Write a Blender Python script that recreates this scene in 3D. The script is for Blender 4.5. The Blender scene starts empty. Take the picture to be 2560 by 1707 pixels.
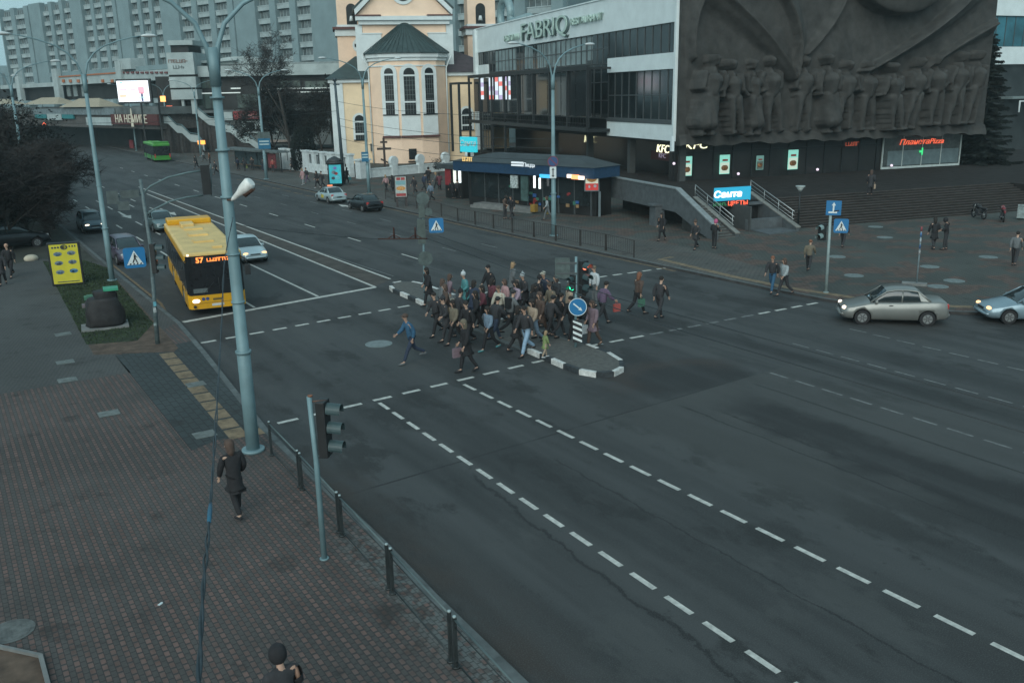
import bpy, bmesh, math, random
from mathutils import Vector as V, Matrix
rnd = random.Random(11)
R = math.radians
scene = bpy.context.scene
col = scene.collection

# ---------------------------------------------------------------- camera
HC, FPX, W0, H0 = 9.7, 2250.0, 2560.0, 1707.0
_dn = V((160.0, -(9000.0 - H0/2), -FPX)).normalized()
_up = -_dn
_a = -215.0 - W0/2
_b = (_up[2]*FPX - _up[0]*_a)/_up[1]
_r = V((_a, _b, -FPX)).normalized()
_x = _r.cross(_up)
CR = Matrix((_x, _r, _up))            # camera -> world; world Y runs along the road, X across it
cam = bpy.data.objects.new('camera', bpy.data.cameras.new('camera'))
col.objects.link(cam)
cam.matrix_world = Matrix.Translation((0, 0, HC)) @ CR.to_4x4()
cam.data.sensor_fit = 'HORIZONTAL'; cam.data.sensor_width = 36.0
cam.data.lens = FPX/W0*36.0
cam.data.clip_start = 0.1; cam.data.clip_end = 3000
scene.camera = cam

# ---------------------------------------------------------------- light
EXPO = 1.0
wd = bpy.data.worlds.new('World'); scene.world = wd; wd.use_nodes = True
nt = wd.node_tree; nt.nodes.clear()
sky = nt.nodes.new('ShaderNodeTexSky'); sky.sky_type = 'NISHITA'; sky.sun_disc = False
sky.sun_elevation = R(31); sky.sun_rotation = R(226); sky.dust_density = 4.0; sky.air_density = 1.6; sky.ozone_density = 2.0
mixc = nt.nodes.new('ShaderNodeMix'); mixc.data_type = 'RGBA'; mixc.blend_type = 'MIX'
mixc.inputs[0].default_value = 0.86
mixc.inputs[7].default_value = (1.78, 2.98, 3.42, 1)      # flat overcast cloud layer under the clear sky
bg = nt.nodes.new('ShaderNodeBackground'); bg.inputs[1].default_value = 0.100
out = nt.nodes.new('ShaderNodeOutputWorld')
nt.links.new(sky.outputs[0], mixc.inputs[6]); nt.links.new(mixc.outputs[2], bg.inputs[0]); nt.links.new(bg.outputs[0], out.inputs[0])
sd = bpy.data.lights.new('sun', 'SUN'); sd.energy = 1.1; sd.angle = R(55); sd.color = (0.92, 1.0, 0.98)
sun = bpy.data.objects.new('sun', sd); col.objects.link(sun)
sun.rotation_euler = V((-0.62, -0.60, 0.52)).to_track_quat('Z', 'Y').to_euler()
scene.view_settings.view_transform = 'Standard'; scene.view_settings.look = 'None'
scene.view_settings.exposure = EXPO; scene.view_settings.gamma = 1.0

# ---------------------------------------------------------------- measuring the place from the photograph
PS = 2560.0/2352.0
def ray(x, y): return CR @ V((x*PS - W0/2, -(y*PS - H0/2), -FPX))
def D(x, y, z=0.0):
    d = ray(x, y); t = (z - HC)/d.z
    return V((d.x*t, d.y*t, z))
def at(x, y, dep): return V((0, 0, HC)) + ray(x, y)*(dep/FPX)
class Frame:
    "a vertical plane: origin P, local x along dx, local -y towards the viewer, z up"
    def __init__(s, P, dx):
        s.P = V((P[0], P[1], 0)); s.dx = V((dx[0], dx[1], 0)).normalized(); s.rz = math.atan2(s.dx.y, s.dx.x)
        s.n = V((s.dx.y, -s.dx.x, 0))
    def uz(s, x, y, off=0.0):
        d = ray(x, y); o = V((0, 0, HC)); P = s.P + s.n*off
        t = ((P - o).dot(s.n))/d.dot(s.n); q = o + d*t
        return ((q - s.P).dot(s.dx), q.z)
    def w(s, u, v=0, z=0): return s.P + s.dx*u - s.n*v + V((0, 0, z))

# ---------------------------------------------------------------- materials
MATS = {}
def M(name, c, rough=0.75, metal=0.0, var=0.12, scale=3.0, bump=0.0, emit=None, es=0.0, spec=0.4, c2=None, fine=0.0):
    if name in MATS: return MATS[name]
    m = bpy.data.materials.new(name); m.use_nodes = True
    n = m.node_tree; b = n.nodes['Principled BSDF']
    b.inputs['Roughness'].default_value = rough; b.inputs['Metallic'].default_value = metal
    b.inputs['Specular IOR Level'].default_value = spec
    c = tuple(c)
    if var > 0:
        tc = n.nodes.new('ShaderNodeNewGeometry'); nz = n.nodes.new('ShaderNodeTexNoise')
        nz.inputs['Scale'].default_value = scale; nz.inputs['Detail'].default_value = 5; nz.inputs['Roughness'].default_value = 0.6
        n.links.new(tc.outputs['Position'], nz.inputs['Vector'])
        rp = n.nodes.new('ShaderNodeMapRange'); rp.inputs[1].default_value = 0.3; rp.inputs[2].default_value = 0.7
        n.links.new(nz.outputs[0], rp.inputs[0])
        mx = n.nodes.new('ShaderNodeMix'); mx.data_type = 'RGBA'
        lo = c2 if c2 else tuple(max(0, k*(1 - 1.6*var)) for k in c); hi = c if c2 else tuple(min(1, k*(1 + var)) for k in c)
        mx.inputs[6].default_value = (*lo, 1); mx.inputs[7].default_value = (*hi, 1)
        n.links.new(rp.outputs[0], mx.inputs[0]); n.links.new(mx.outputs[2], b.inputs['Base Color'])
        if bump:
            bp = n.nodes.new('ShaderNodeBump'); bp.inputs['Strength'].default_value = bump; bp.inputs['Distance'].default_value = 0.02
            n.links.new(nz.outputs[0], bp.inputs['Height']); n.links.new(bp.outputs[0], b.inputs['Normal'])
    else:
        b.inputs['Base Color'].default_value = (*c, 1)
    if emit:
        b.inputs['Emission Color'].default_value = (*emit, 1); b.inputs['Emission Strength'].default_value = es
    MATS[name] = m
    return m
def EM(name, c, s=1.0): return M(name, tuple(k*0.5 for k in c), 0.5, var=0, emit=c, es=s)

# ---------------------------------------------------------------- mesh building
class MB:
    def __init__(s): s.v = []; s.f = []; s.mi = []; s.sm = []
    def add(s, vs, fs, mi=0, sm=False):
        k = len(s.v); s.v += [tuple(p) for p in vs]
        for f in fs: s.f.append(tuple(i + k for i in f)); s.mi.append(mi); s.sm.append(sm)
        return s
    def box(s, c, d, rz=0.0, mi=0, mat=None):
        x, y, z = d[0]/2, d[1]/2, d[2]/2
        p = [V((a, b, e)) for a in (-x, x) for b in (-y, y) for e in (-z, z)]
        if mat is not None: p = [mat @ q for q in p]
        elif rz: m = Matrix.Rotation(rz, 3, 'Z'); p = [m @ q for q in p]
        c = V(c); p = [q + c for q in p]
        return s.add(p, [(0, 1, 3, 2), (4, 6, 7, 5), (0, 4, 5, 1), (2, 3, 7, 6), (0, 2, 6, 4), (1, 5, 7, 3)], mi)
    def bb(s, x0, x1, y0, y1, z0, z1, mi=0):
        return s.box(((x0+x1)/2, (y0+y1)/2, (z0+z1)/2), (abs(x1-x0), abs(y1-y0), abs(z1-z0)), 0, mi)
    def tube(s, pts, r, n=8, mi=0, sm=True, cap=True, sq=1.0):
        pts = [V(p) for p in pts]; N = len(pts)
        rs = r if isinstance(r, (list, tuple)) else [r]*N
        up = V((0, 0, 1)); rings = []; prev = None
        for i, p in enumerate(pts):
            t = (pts[min(i+1, N-1)] - pts[max(i-1, 0)])
            if t.length < 1e-9: t = V((0, 0, 1))
            t.normalize()
            if prev is None:
                ref = V((1, 0, 0)) if abs(t.z) > 0.9 else up
                a = t.cross(ref).normalized()
            else:
                a = (prev - t*prev.dot(t))
                a = a.normalized() if a.length > 1e-6 else t.orthogonal().normalized()
            prev = a; b = t.cross(a)
            rings.append([p + (a*math.cos(2*math.pi*k/n) + b*math.sin(2*math.pi*k/n)*sq)*rs[i] for k in range(n)])
        return s.loft(rings, mi, sm, cap)
    def loft(s, rings, mi=0, sm=True, cap=True, closed=True):
        n = len(rings[0]); vs = [p for r in rings for p in r]; fs = []
        for i in range(len(rings)-1):
            for k in range(n if closed else n-1):
                k2 = (k+1) % n
                fs.append((i*n+k, i*n+k2, (i+1)*n+k2, (i+1)*n+k))
        s.add(vs, fs, mi, sm)
        if cap:
            k0 = len(s.v) - len(vs)
            s.f.append(tuple(k0 + k for k in reversed(range(n)))); s.mi.append(mi); s.sm.append(False)
            s.f.append(tuple(k0 + (len(rings)-1)*n + k for k in range(n))); s.mi.append(mi); s.sm.append(False)
        return s
    def cyl(s, c, r, h, n=16, mi=0, axis='Z', r2=None):
        c = V(c); a = {'X': V((1, 0, 0)), 'Y': V((0, 1, 0)), 'Z': V((0, 0, 1))}[axis] if isinstance(axis, str) else V(axis).normalized()
        return s.tube([c - a*h/2, c + a*h/2], [r, r if r2 is None else r2], n, mi)
    def prism(s, poly, z0, z1, mi=0, mis=None):
        n = len(poly)
        vs = [(p[0], p[1], z0) for p in poly] + [(p[0], p[1], z1) for p in poly]
        s.add(vs, [tuple(range(n, 2*n))], mi)
        k = len(s.v) - 2*n
        for i in range(n):
            j = (i+1) % n; s.f.append((k+i, k+j, k+n+j, k+n+i)); s.mi.append(mi if mis is None else mis); s.sm.append(False)
        s.f.append(tuple(k + i for i in reversed(range(n)))); s.mi.append(mi); s.sm.append(False)
        return s
    def sheet(s, poly, z, mi=0): return s.add([(p[0], p[1], z) for p in poly], [tuple(range(len(poly)))], mi)
    def panel(s, pts, y0, y1, mi=0):
        "polygon in the local x-z plane, extruded from y0 (front) to y1"
        n = len(pts)
        vs = [(p[0], y0, p[1]) for p in pts] + [(p[0], y1, p[1]) for p in pts]
        fs = [tuple(range(n)), tuple(range(2*n-1, n-1, -1))]
        for i in range(n): fs.append((i, i+n, (i+1) % n + n, (i+1) % n))
        return s.add(vs, fs, mi)
    def ball(s, c, r, n=10, m=6, mi=0, sc=(1, 1, 1)):
        c = V(c); rings = []
        for i in range(1, m):
            a = math.pi*i/m
            rings.append([c + V((math.cos(2*math.pi*k/n)*math.sin(a)*r*sc[0], math.sin(2*math.pi*k/n)*math.sin(a)*r*sc[1], -math.cos(a)*r*sc[2])) for k in range(n)])
        return s.loft(rings, mi, True, True)
    def mesh(s, name, mats):
        me = bpy.data.meshes.new(name); me.from_pydata(s.v, [], s.f)
        for m in mats: me.materials.append(m)
        me.polygons.foreach_set('material_index', s.mi); me.polygons.foreach_set('use_smooth', s.sm)
        bm = bmesh.new(); bm.from_mesh(me); bmesh.ops.recalc_face_normals(bm, faces=bm.faces[:]); bm.to_mesh(me); bm.free()
        me.update(); return me
    def build(s, name, mats, parent=None, bevel=0.0):
        if not isinstance(mats, (list, tuple)): mats = [mats]
        o = bpy.data.objects.new(name, s.mesh(name, mats)); col.objects.link(o)
        if parent is not None: o.parent = parent
        if bevel:
            b = o.modifiers.new('bevel', 'BEVEL'); b.width = bevel; b.segments = 2; b.limit_method = 'ANGLE'; b.angle_limit = R(40)
        return o
def tag(o, label, cat, group=None):
    o['label'] = label; o['category'] = cat
    if group: o['group'] = group
    return o
def thing(name, label, cat, loc=(0, 0, 0), rz=0.0, group=None):
    o = bpy.data.objects.new(name, None); col.objects.link(o); o.empty_display_size = 0.2
    o.location = loc; o.rotation_euler = (0, 0, rz)
    return tag(o, label, cat, group)
def struct(o): o['kind'] = 'structure'; return o
def copy_tree(o, parent=None, kids=None):
    c = o.copy(); col.objects.link(c)
    if parent is not None: c.parent = parent
    for ch in [k for k in KIDS(o)]: copy_tree(ch, c)
    return c
def KIDS(o): return list(o.children)
def dup(o, loc, rz, label, group=None, scale=1.0):
    c = copy_tree(o); c.location = loc; c.rotation_euler = (0, 0, rz); c.scale = (scale,)*3; c['label'] = label
    if group: c['group'] = group
    return c
def text(name, body, size, mat, parent, loc, rot=(R(90), 0, 0), ext=0.02, shear=0.0, align='CENTER', sx=1.0, bold=0.0):
    c = bpy.data.curves.new(name, 'FONT'); c.body = body; c.size = size; c.extrude = ext; c.shear = shear
    c.align_x = align; c.align_y = 'CENTER'; c.offset = bold
    t = bpy.data.objects.new(name, c); col.objects.link(t)
    bpy.context.view_layer.update()
    me = bpy.data.meshes.new_from_object(t.evaluated_get(bpy.context.evaluated_depsgraph_get()))
    bpy.data.objects.remove(t); bpy.data.curves.remove(c)
    me.materials.clear(); me.materials.append(mat)
    for p in me.polygons: p.material_index = 0
    o = bpy.data.objects.new(name, me); col.objects.link(o)
    o.location = loc; o.rotation_euler = rot; o.scale = (sx, 1, 1)
    if parent is not None: o.parent = parent
    return o
def scrawl(name, n, size, mat, parent, loc, rot=(0, 0, 0), sx=1.0):
    "lettering too small and soft to read in the photograph: a row of stroke clusters, one joined mesh"
    g = MB(); rr = random.Random(n*7 + int(size*100)); w = size*.62*sx
    for i in range(n):
        x = (i - n/2)*w; s = size*.11
        g.bb(x, x + s, -.012, .012, -size*.36, size*.36)
        z = rr.choice((-.3, 0, .3))*size; g.bb(x + s*.9, x + w*.98, -.011, .011, z - s*.4, z + s*.4)
        if rr.random() < .7: g.bb(x + w*.6, x + w*.6 + s, -.010, .010, -size*.36, size*.36*rr.choice((0, 1)))
    o = g.build(name, mat, parent); o.location = loc; o.rotation_euler = rot; return o
# ================================================================ SETTING
class NB:
    "tiny helper for node maths"
    def __init__(s, name):
        s.m = bpy.data.materials.new(name); s.m.use_nodes = True; s.n = s.m.node_tree; s.b = s.n.nodes['Principled BSDF']
        g = s.n.nodes.new('ShaderNodeNewGeometry'); x = s.n.nodes.new('ShaderNodeSeparateXYZ')
        s.n.links.new(g.outputs['Position'], x.inputs[0]); s.pos = g.outputs['Position']; s.X, s.Y, s.Z = x.outputs
        MATS[name] = s.m
    def ma(s, op, a, b=0.0, c=0.0):
        k = s.n.nodes.new('ShaderNodeMath'); k.operation = op
        for i, q in enumerate((a, b, c)):
            if isinstance(q, (int, float)): k.inputs[i].default_value = q
            else: s.n.links.new(q, k.inputs[i])
        return k.outputs[0]
    def noise(s, scale=(1, 1, 1), det=4, rough=0.6, off=0.0):
        mp = s.n.nodes.new('ShaderNodeMapping'); mp.inputs['Scale'].default_value = scale; mp.inputs['Location'].default_value = (off, off*1.7, 0)
        s.n.links.new(s.pos, mp.inputs[0]); z = s.n.nodes.new('ShaderNodeTexNoise')
        z.inputs['Scale'].default_value = 1; z.inputs['Detail'].default_value = det; z.inputs['Roughness'].default_value = rough
        s.n.links.new(mp.outputs[0], z.inputs['Vector']); return z.outputs[0]
    def rng(s, v, a, b, c=0.0, d=1.0):
        k = s.n.nodes.new('ShaderNodeMapRange'); k.interpolation_type = 'SMOOTHSTEP'
        for i, q in enumerate((a, b, c, d)): k.inputs[i+1].default_value = q
        s.n.links.new(v, k.inputs[0]); return k.outputs[0]
    def mix(s, f, a, b):
        k = s.n.nodes.new('ShaderNodeMix'); k.data_type = 'RGBA'
        for i, q in ((0, f), (6, a), (7, b)):
            if isinstance(q, (int, float)): k.inputs[i].default_value = q
            elif isinstance(q, tuple): k.inputs[i].default_value = (*q, 1)
            else: s.n.links.new(q, k.inputs[i])
        return k.outputs[2]
    def fin(s, c, rough=0.8, bump=None, bs=0.2, bd=0.01):
        s.n.links.new(c, s.b.inputs['Base Color'])
        if isinstance(rough, float): s.b.inputs['Roughness'].default_value = rough
        else: s.n.links.new(rough, s.b.inputs['Roughness'])
        if bump is not None:
            k = s.n.nodes.new('ShaderNodeBump'); k.inputs['Strength'].default_value = bs; k.inputs['Distance'].default_value = bd
            s.n.links.new(bump, k.inputs['Height']); s.n.links.new(k.outputs[0], s.b.inputs['Normal'])
        return s.m

# ---- asphalt
q = NB('asphalt')
lanes = q.noise((0.75, 0.035, 1), 3, 0.55)
big = q.noise((0.12, 0.07, 1), 3, 0.5, 4)
mid = q.noise((1.1, 0.5, 1), 5, 0.65, 9)
grain = q.noise((38, 38, 38), 3, 0.7)
c = q.mix(q.rng(lanes, 0.38, 0.62), (0.0255, 0.0265, 0.0265), (0.0490, 0.0505, 0.0505))
c = q.mix(q.ma('MULTIPLY', q.rng(big, 0.5, 0.66), 0.55), c, (0.0344, 0.0336, 0.0320))
c = q.mix(q.ma('MULTIPLY', q.rng(mid, 0.55, 0.75), 0.45), c, (0.0288, 0.0288, 0.0288))
c = q.mix(q.ma('MULTIPLY', q.rng(mid, 0.42, 0.25), 0.3), c, (0.0576, 0.0592, 0.0592))
blot = q.noise((0.33, 0.16, 1), 6, 0.72, 41)
c = q.mix(q.ma('MULTIPLY', q.rng(blot, 0.52, 0.60), 0.8), c, (0.0135, 0.0135, 0.013))
c = q.mix(q.ma('MULTIPLY', q.rng(blot, 0.47, 0.38), 0.55), c, (0.055, 0.056, 0.054))
spots = q.noise((2.6, 1.7, 1), 5, 0.75, 63)
c = q.mix(q.ma('MULTIPLY', q.rng(spots, 0.60, 0.70), 0.6), c, (0.014, 0.014, 0.0135))
oil = q.ma('ABSOLUTE', q.ma('SUBTRACT', q.ma('FRACT', q.ma('DIVIDE', q.ma('ADD', q.X, 0.45), 3.45)), 0.5))
c = q.mix(q.ma('MULTIPLY', q.ma('MULTIPLY', q.rng(oil, 0.16, 0.02), q.rng(mid, 0.25, 0.6)), 0.42), c, (0.018, 0.018, 0.018))
# old surface with a wavy worn strip, a dark patch by the island, a transverse joint
wob = q.ma('MULTIPLY', q.ma('SUBTRACT', q.noise((0.5, 0.5, 1), 4, 0.6, 2), 0.5), 2.4)
dx = q.ma('ABSOLUTE', q.ma('ADD', q.ma('SUBTRACT', q.X, 20.6), wob))
strip = q.ma('MULTIPLY', q.rng(dx, 1.5, 0.6), q.rng(q.Y, 20.6, 18.0))
c = q.mix(q.ma('MULTIPLY', strip, q.rng(mid, 0.25, 0.5)), c, (0.0135, 0.013, 0.013))
ex = q.ma('MULTIPLY', q.ma('SUBTRACT', q.X, 21.0), 0.34); ey = q.ma('MULTIPLY', q.ma('SUBTRACT', q.Y, 22.3), 0.50)
rr = q.ma('ADD', q.ma('SQRT', q.ma('ADD', q.ma('MULTIPLY', ex, ex), q.ma('MULTIPLY', ey, ey))), q.ma('MULTIPLY', wob, 0.25))
jl = q.ma('SUBTRACT', q.ma('SUBTRACT', q.Y, 19.45), q.ma('MULTIPLY', q.X, 0.06))
c = q.mix(q.ma('MULTIPLY', q.ma('MULTIPLY', q.rng(rr, 1.15, 0.6), q.rng(jl, -0.03, 0.03)), 0.85), c, (0.0125, 0.012, 0.012))
ring = q.ma('MULTIPLY', q.rng(q.ma('ABSOLUTE', q.ma('SUBTRACT', rr, 0.75)), 0.35, 0.0), q.rng(jl, 0.5, 2.2))
c = q.mix(q.ma('MULTIPLY', ring, 0.5), c, (0.0440, 0.0304, 0.0240))
c = q.mix(q.ma('MULTIPLY', q.rng(q.ma('ABSOLUTE', q.ma('ADD', jl, q.ma('MULTIPLY', wob, 0.05))), 0.06, 0.02), q.rng(q.X, 23.5, 22.5)), c, (0.0144, 0.0144, 0.0144))
# soil in the gutters
gut = q.ma('MULTIPLY', q.rng(q.X, 9.2, 7.2), q.rng(q.Y, 24.5, 21.0))
c = q.mix(q.ma('MULTIPLY', gut, q.rng(mid, 0.25, 0.65)), c, (0.0368, 0.0288, 0.0240))
pale = q.ma('MULTIPLY', q.ma('MULTIPLY', q.rng(q.ma('ADD', q.X, wob), 15.0, 17.5), q.rng(q.ma('ADD', q.X, wob), 26.5, 23.5)), q.ma('MULTIPLY', q.rng(jl, 0.0, -0.05), q.rng(q.Y, 9.0, 15.0)))
pm = q.ma('MULTIPLY', pale, q.ma('SUBTRACT', 1.0, q.ma('MULTIPLY', strip, 0.9)))
c = q.mix(q.ma('MULTIPLY', pm, 0.55), c, (0.054, 0.054, 0.051))
tr = q.ma('ABSOLUTE', q.ma('SUBTRACT', q.ma('FRACT', q.ma('DIVIDE', q.ma('ADD', q.X, 1.2), 1.72)), 0.5))
c = q.mix(q.ma('MULTIPLY', q.ma('MULTIPLY', q.rng(tr, 0.30, 0.06), q.rng(q.noise((0.5, 0.05, 1), 3, 0.6, 77), 0.4, 0.62)), 0.40), c, (0.056, 0.058, 0.058))
# cracks and seams running along the road
def crack(x0, k, y0, y1, w, f):
    global c
    d = q.ma('ABSOLUTE', q.ma('ADD', q.ma('SUBTRACT', q.ma('SUBTRACT', q.X, x0), q.ma('MULTIPLY', q.Y, k)), q.ma('MULTIPLY', q.ma('SUBTRACT', q.noise((0.9, 0.55, 1), 6, 0.75, x0), 0.5), f)))
    g = q.ma('MULTIPLY', q.rng(d, w*1.9, w*0.8), q.ma('MULTIPLY', q.rng(q.Y, y0, y0 + 0.5), q.rng(q.Y, y1, y1 - 0.5)))
    c = q.mix(q.ma('MULTIPLY', g, 0.85), c, (0.0112, 0.0112, 0.0112))
crack(9.75, 0.055, -2, 19.4, 0.035, 1.0)
crack(20.0, -0.02, 3, 19.0, 0.03, 0.8)
crack(19.0, 0.0, 2, 20.2, 0.022, 0.5)
crack(22.55, 0.0, -6, 20.4, 0.03, 0.12)
crack(26.3, 0.0, -6, 25, 0.022, 0.15)
crack(23.6, 0.0, 44, 110, 0.03, 0.15)
crack(28.0, 0.0, 36, 110, 0.035, 0.15)
crack(13.2, 0.0, -6, 19, 0.02, 0.6)
c = q.mix(q.ma('MULTIPLY', q.rng(grain, 0.46, 0.66), 0.55), c, (0.074, 0.076, 0.076))
q.b.inputs['Specular IOR Level'].default_value = 0.3
asphalt = q.fin(c, 0.78, grain, 0.6, 0.008)

# ---- brick pavements
def paver(name, grey, red, redamt, px=0.2, py=0.2, stripe=True, rot=0.0, amt_noise=None):
    q = NB(name)
    X, Y = q.X, q.Y
    if rot:
        X, Y = q.ma('ADD', q.ma('MULTIPLY', q.X, math.cos(rot)), q.ma('MULTIPLY', q.Y, math.sin(rot))), q.ma('SUBTRACT', q.ma('MULTIPLY', q.Y, math.cos(rot)), q.ma('MULTIPLY', q.X, math.sin(rot)))
    fx = q.ma('FRACT', q.ma('DIVIDE', X, px)); fy = q.ma('FRACT', q.ma('ADD', q.ma('DIVIDE', Y, py), q.ma('MULTIPLY', q.ma('FLOOR', q.ma('MULTIPLY', q.ma('DIVIDE', X, px), 2)), 0.5)))
    fx2 = q.ma('FRACT', q.ma('MULTIPLY', q.ma('DIVIDE', X, px), 2))
    edge = q.ma('MAXIMUM', q.rng(q.ma('ABSOLUTE', q.ma('SUBTRACT', fy, 0.5)), 0.40, 0.49), q.rng(q.ma('ABSOLUTE', q.ma('SUBTRACT', fx2, 0.5)), 0.40, 0.49))
    big = q.noise((0.25, 0.25, 1), 4, 0.6, 3); fine = q.noise((9, 9, 9), 3, 0.7, 1); cell = q.noise((2.3, 2.3, 1), 2, 0.5, 7)
    g = q.mix(q.rng(big, 0.35, 0.65), tuple(k*0.82 for k in grey), tuple(k*1.15 for k in grey))
    rd = q.mix(q.rng(cell, 0.35, 0.65), tuple(k*0.75 for k in red), tuple(k*1.2 for k in red))
    if stripe: mask = q.ma('MULTIPLY', q.ma('MULTIPLY', q.rng(q.ma('ABSOLUTE', q.ma('SUBTRACT', fx, 0.27)), 0.26, 0.18), q.rng(q.ma('ABSOLUTE', q.ma('SUBTRACT', fy, 0.48)), 0.40, 0.30)), redamt)
    else:
        pt = q.noise((0.55, 0.55, 1), 2, 0.5, 20); mask = q.ma('MULTIPLY', q.rng(pt, 0.50, 0.56), redamt)
    if amt_noise: mask = q.ma('MULTIPLY', mask, q.rng(q.noise((amt_noise, amt_noise, 1), 3, 0.6, 31), 0.3, 0.55, 0.35, 1.0))
    c = q.mix(mask, g, rd)
    if name == 'pave_red':
        cl = q.noise((5.0, 5.0, 1), 1, 0.5, 51); ed = q.ma('MULTIPLY', q.rng(q.X, 6.0, 6.6), q.rng(q.Y, 19.5, 16.0))
        c = q.mix(q.ma('MULTIPLY', ed, q.rng(cl, 0.42, 0.56)), c, (0.105, 0.112, 0.108))
        sd_ = q.ma('ABSOLUTE', q.ma('SUBTRACT', q.X, 6.3)); c = q.mix(q.ma('MULTIPLY', q.ma('MULTIPLY', q.rng(sd_, 0.9, 0.1), q.rng(q.noise((1.6, 1.6, 1), 5, 0.7, 88), 0.54, 0.66)), 0.75), c, (0.030, 0.025, 0.021))
    c = q.mix(q.ma('MULTIPLY', q.rng(fine, 0.35, 0.75), 0.3), c, tuple(k*1.5 for k in grey))
    c = q.mix(q.ma('MULTIPLY', edge, 0.75), c, (0.018, 0.018, 0.018))
    stain = q.noise((0.9, 0.9, 1), 6, 0.7, 15)
    c = q.mix(q.ma('MULTIPLY', q.rng(stain, 0.56, 0.68), 0.6), c, (0.022, 0.020, 0.019))
    q.b.inputs['Specular IOR Level'].default_value = 0.25
    return q.fin(c, 0.9, edge, -0.4, 0.004)
pave_red = paver('pave_red', (0.064, 0.059, 0.056), (0.122, 0.074, 0.063), 1.0, amt_noise=0.3)
pave_grey = paver('pave_grey', (0.064, 0.066, 0.064), (0.076, 0.060, 0.056), 0.3, rot=0.5)
pave_dark = paver('pave_dark', (0.038, 0.046, 0.047), (0.04, 0.04, 0.04), 0.1, px=0.44, py=0.6)
pave_plaza = paver('pave_plaza', (0.058, 0.062, 0.056), (0.098, 0.062, 0.050), 0.9, px=0.4, py=0.3, stripe=False, rot=0.25)
pave_far = paver('pave_far', (0.078, 0.077, 0.071), (0.09, 0.07, 0.062), 0.3, px=0.4, py=0.3, stripe=False)
kerb_m = M('kerb_concrete', (0.085, 0.096, 0.096), 0.85, var=0.25, scale=2.5)
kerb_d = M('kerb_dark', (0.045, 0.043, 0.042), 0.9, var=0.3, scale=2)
white_line = M('road_paint', (0.53, 0.52, 0.48), 0.7, var=0.35, scale=6, c2=(0.27, 0.27, 0.25))
faded_line = M('worn_road_paint', (0.19, 0.195, 0.19), 0.75, var=0.5, scale=5, c2=(0.07, 0.07, 0.07))
ochre = M('ochre_paving', (0.17, 0.122, 0.075), 0.85, var=0.3, scale=4)
ochre_line = M('worn_yellow_paint', (0.17, 0.115, 0.066), 0.85, var=0.45, scale=3)
concrete = M('concrete', (0.16, 0.165, 0.16), 0.85, var=0.2, scale=2, bump=0.2)

g = MB(); g.sheet([(-500, -100), (700, -100), (700, 900), (-500, 900)], -0.06)
struct(g.build('ground', M('ground_soil', (0.045, 0.05, 0.045), 0.95, var=0.3, scale=0.2)))
g = MB(); g.sheet([(2, -60), (170, -60), (170, 13), (60, 60), (40, 75), (40, 300), (2, 300)], 0.0)
struct(g.build('road', asphalt))

KL = [(7.05, -40), (7.1, 5), (7.2, 14.3), (7.3, 16.7), (7.4, 25.5), (7.65, 29), (8.1, 35), (8.45, 40.8), (8.4, 55.5), (8.5, 90), (8.7, 260)]
KR = [(34.1, 260), (34.1, 72), (34.0, 52), (34.2, 40), (34.25, 30), (34.45, 26.8), (35.1, 24.5), (36.2, 22.5), (37.4, 21.2), (38.9, 20.1), (43, 16.8), (60, 4), (90, -18)]
PZ = 0.12
def strip_poly(line, w):
    "offset a polyline sideways by w (to its left)"
    out = []
    for i, p in enumerate(line):
        a = V(line[max(i-1, 0)]); b = V(line[min(i+1, len(line)-1)]); t = (b-a).normalized(); n = V((-t.y, t.x)); out.append(V(p) + n*w)
    return [tuple(o) for o in out]
def ribbon(line, w, z, mb, mi=0):
    o = strip_poly(line, w)
    for i in range(len(line)-1): mb.sheet([line[i], line[i+1], o[i+1], o[i]], z, mi)
KLi = strip_poly(KL, 0.2); KRi = strip_poly(KR, 0.2)
g = MB(); g.prism([(-70, -40)] + KLi + [(-70, 260)], -0.05, PZ); struct(g.build('pavement', pave_red))
g = MB(); g.prism(KRi + [(230, -18), (230, 300), (34.3, 300)], -0.05, PZ); struct(g.build('plaza_pavement', pave_plaza))
k = MB()
for L, Li in ((KL, KLi), (KR, KRi)):
    for i in range(len(L)-1):
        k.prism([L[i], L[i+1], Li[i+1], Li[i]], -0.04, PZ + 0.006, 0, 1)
struct(k.build('kerb', [kerb_m, kerb_d]))
Z1, Z2 = PZ + 0.004, PZ + 0.008
g = MB(); g.sheet([(-70, 34.06), (5.1, 34.06), (5.04, 36.8)] + [p for p in KLi if p[1] > 36] + [(-70, 260)], Z1); struct(g.build('pavement_grey_paving', pave_grey))
g = MB(); g.sheet([(5.04, 24.95), (5.9, 25.36), (7.35, 25.0), (7.45, 29), (7.95, 35.2), (8.2, 37.2), (5.04, 36.79)], Z1); struct(g.build('pavement_dark_paving', pave_dark))
g = MB()
for i in range(11):
    a, b = i/11, (i+1)/11 - 0.012
    g.sheet([(6.2 + .3*a, 25.14 + 10.97*a), (6.73 + .3*a, 25.14 + 10.9*a), (6.73 + .3*b, 25.14 + 10.9*b), (6.2 + .3*b, 25.14 + 10.97*b)], Z2)
g.sheet([(6.74, 25.1), (7.2, 25.05), (7.2, 25.6), (6.74, 25.65)], Z2)
struct(g.build('pavement_tactile_strip', ochre))
g = MB(); ribbon([(36.4, 39.6), (35.2, 39.4), (34.75, 33), (34.85, 29.5), (35.3, 27.2), (35.7, 24.7), (36.6, 23.2), (38.1, 21.7)], 0.42, Z1, g)
struct(g.build('plaza_tactile_strip', ochre))
g = MB(); g.sheet([(34.31, 31), (34.31, 299), (38.5, 299), (39.5, 40), (37.5, 32)], Z1 - 0.002); struct(g.build('pavement_far_side', pave_far))
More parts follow.
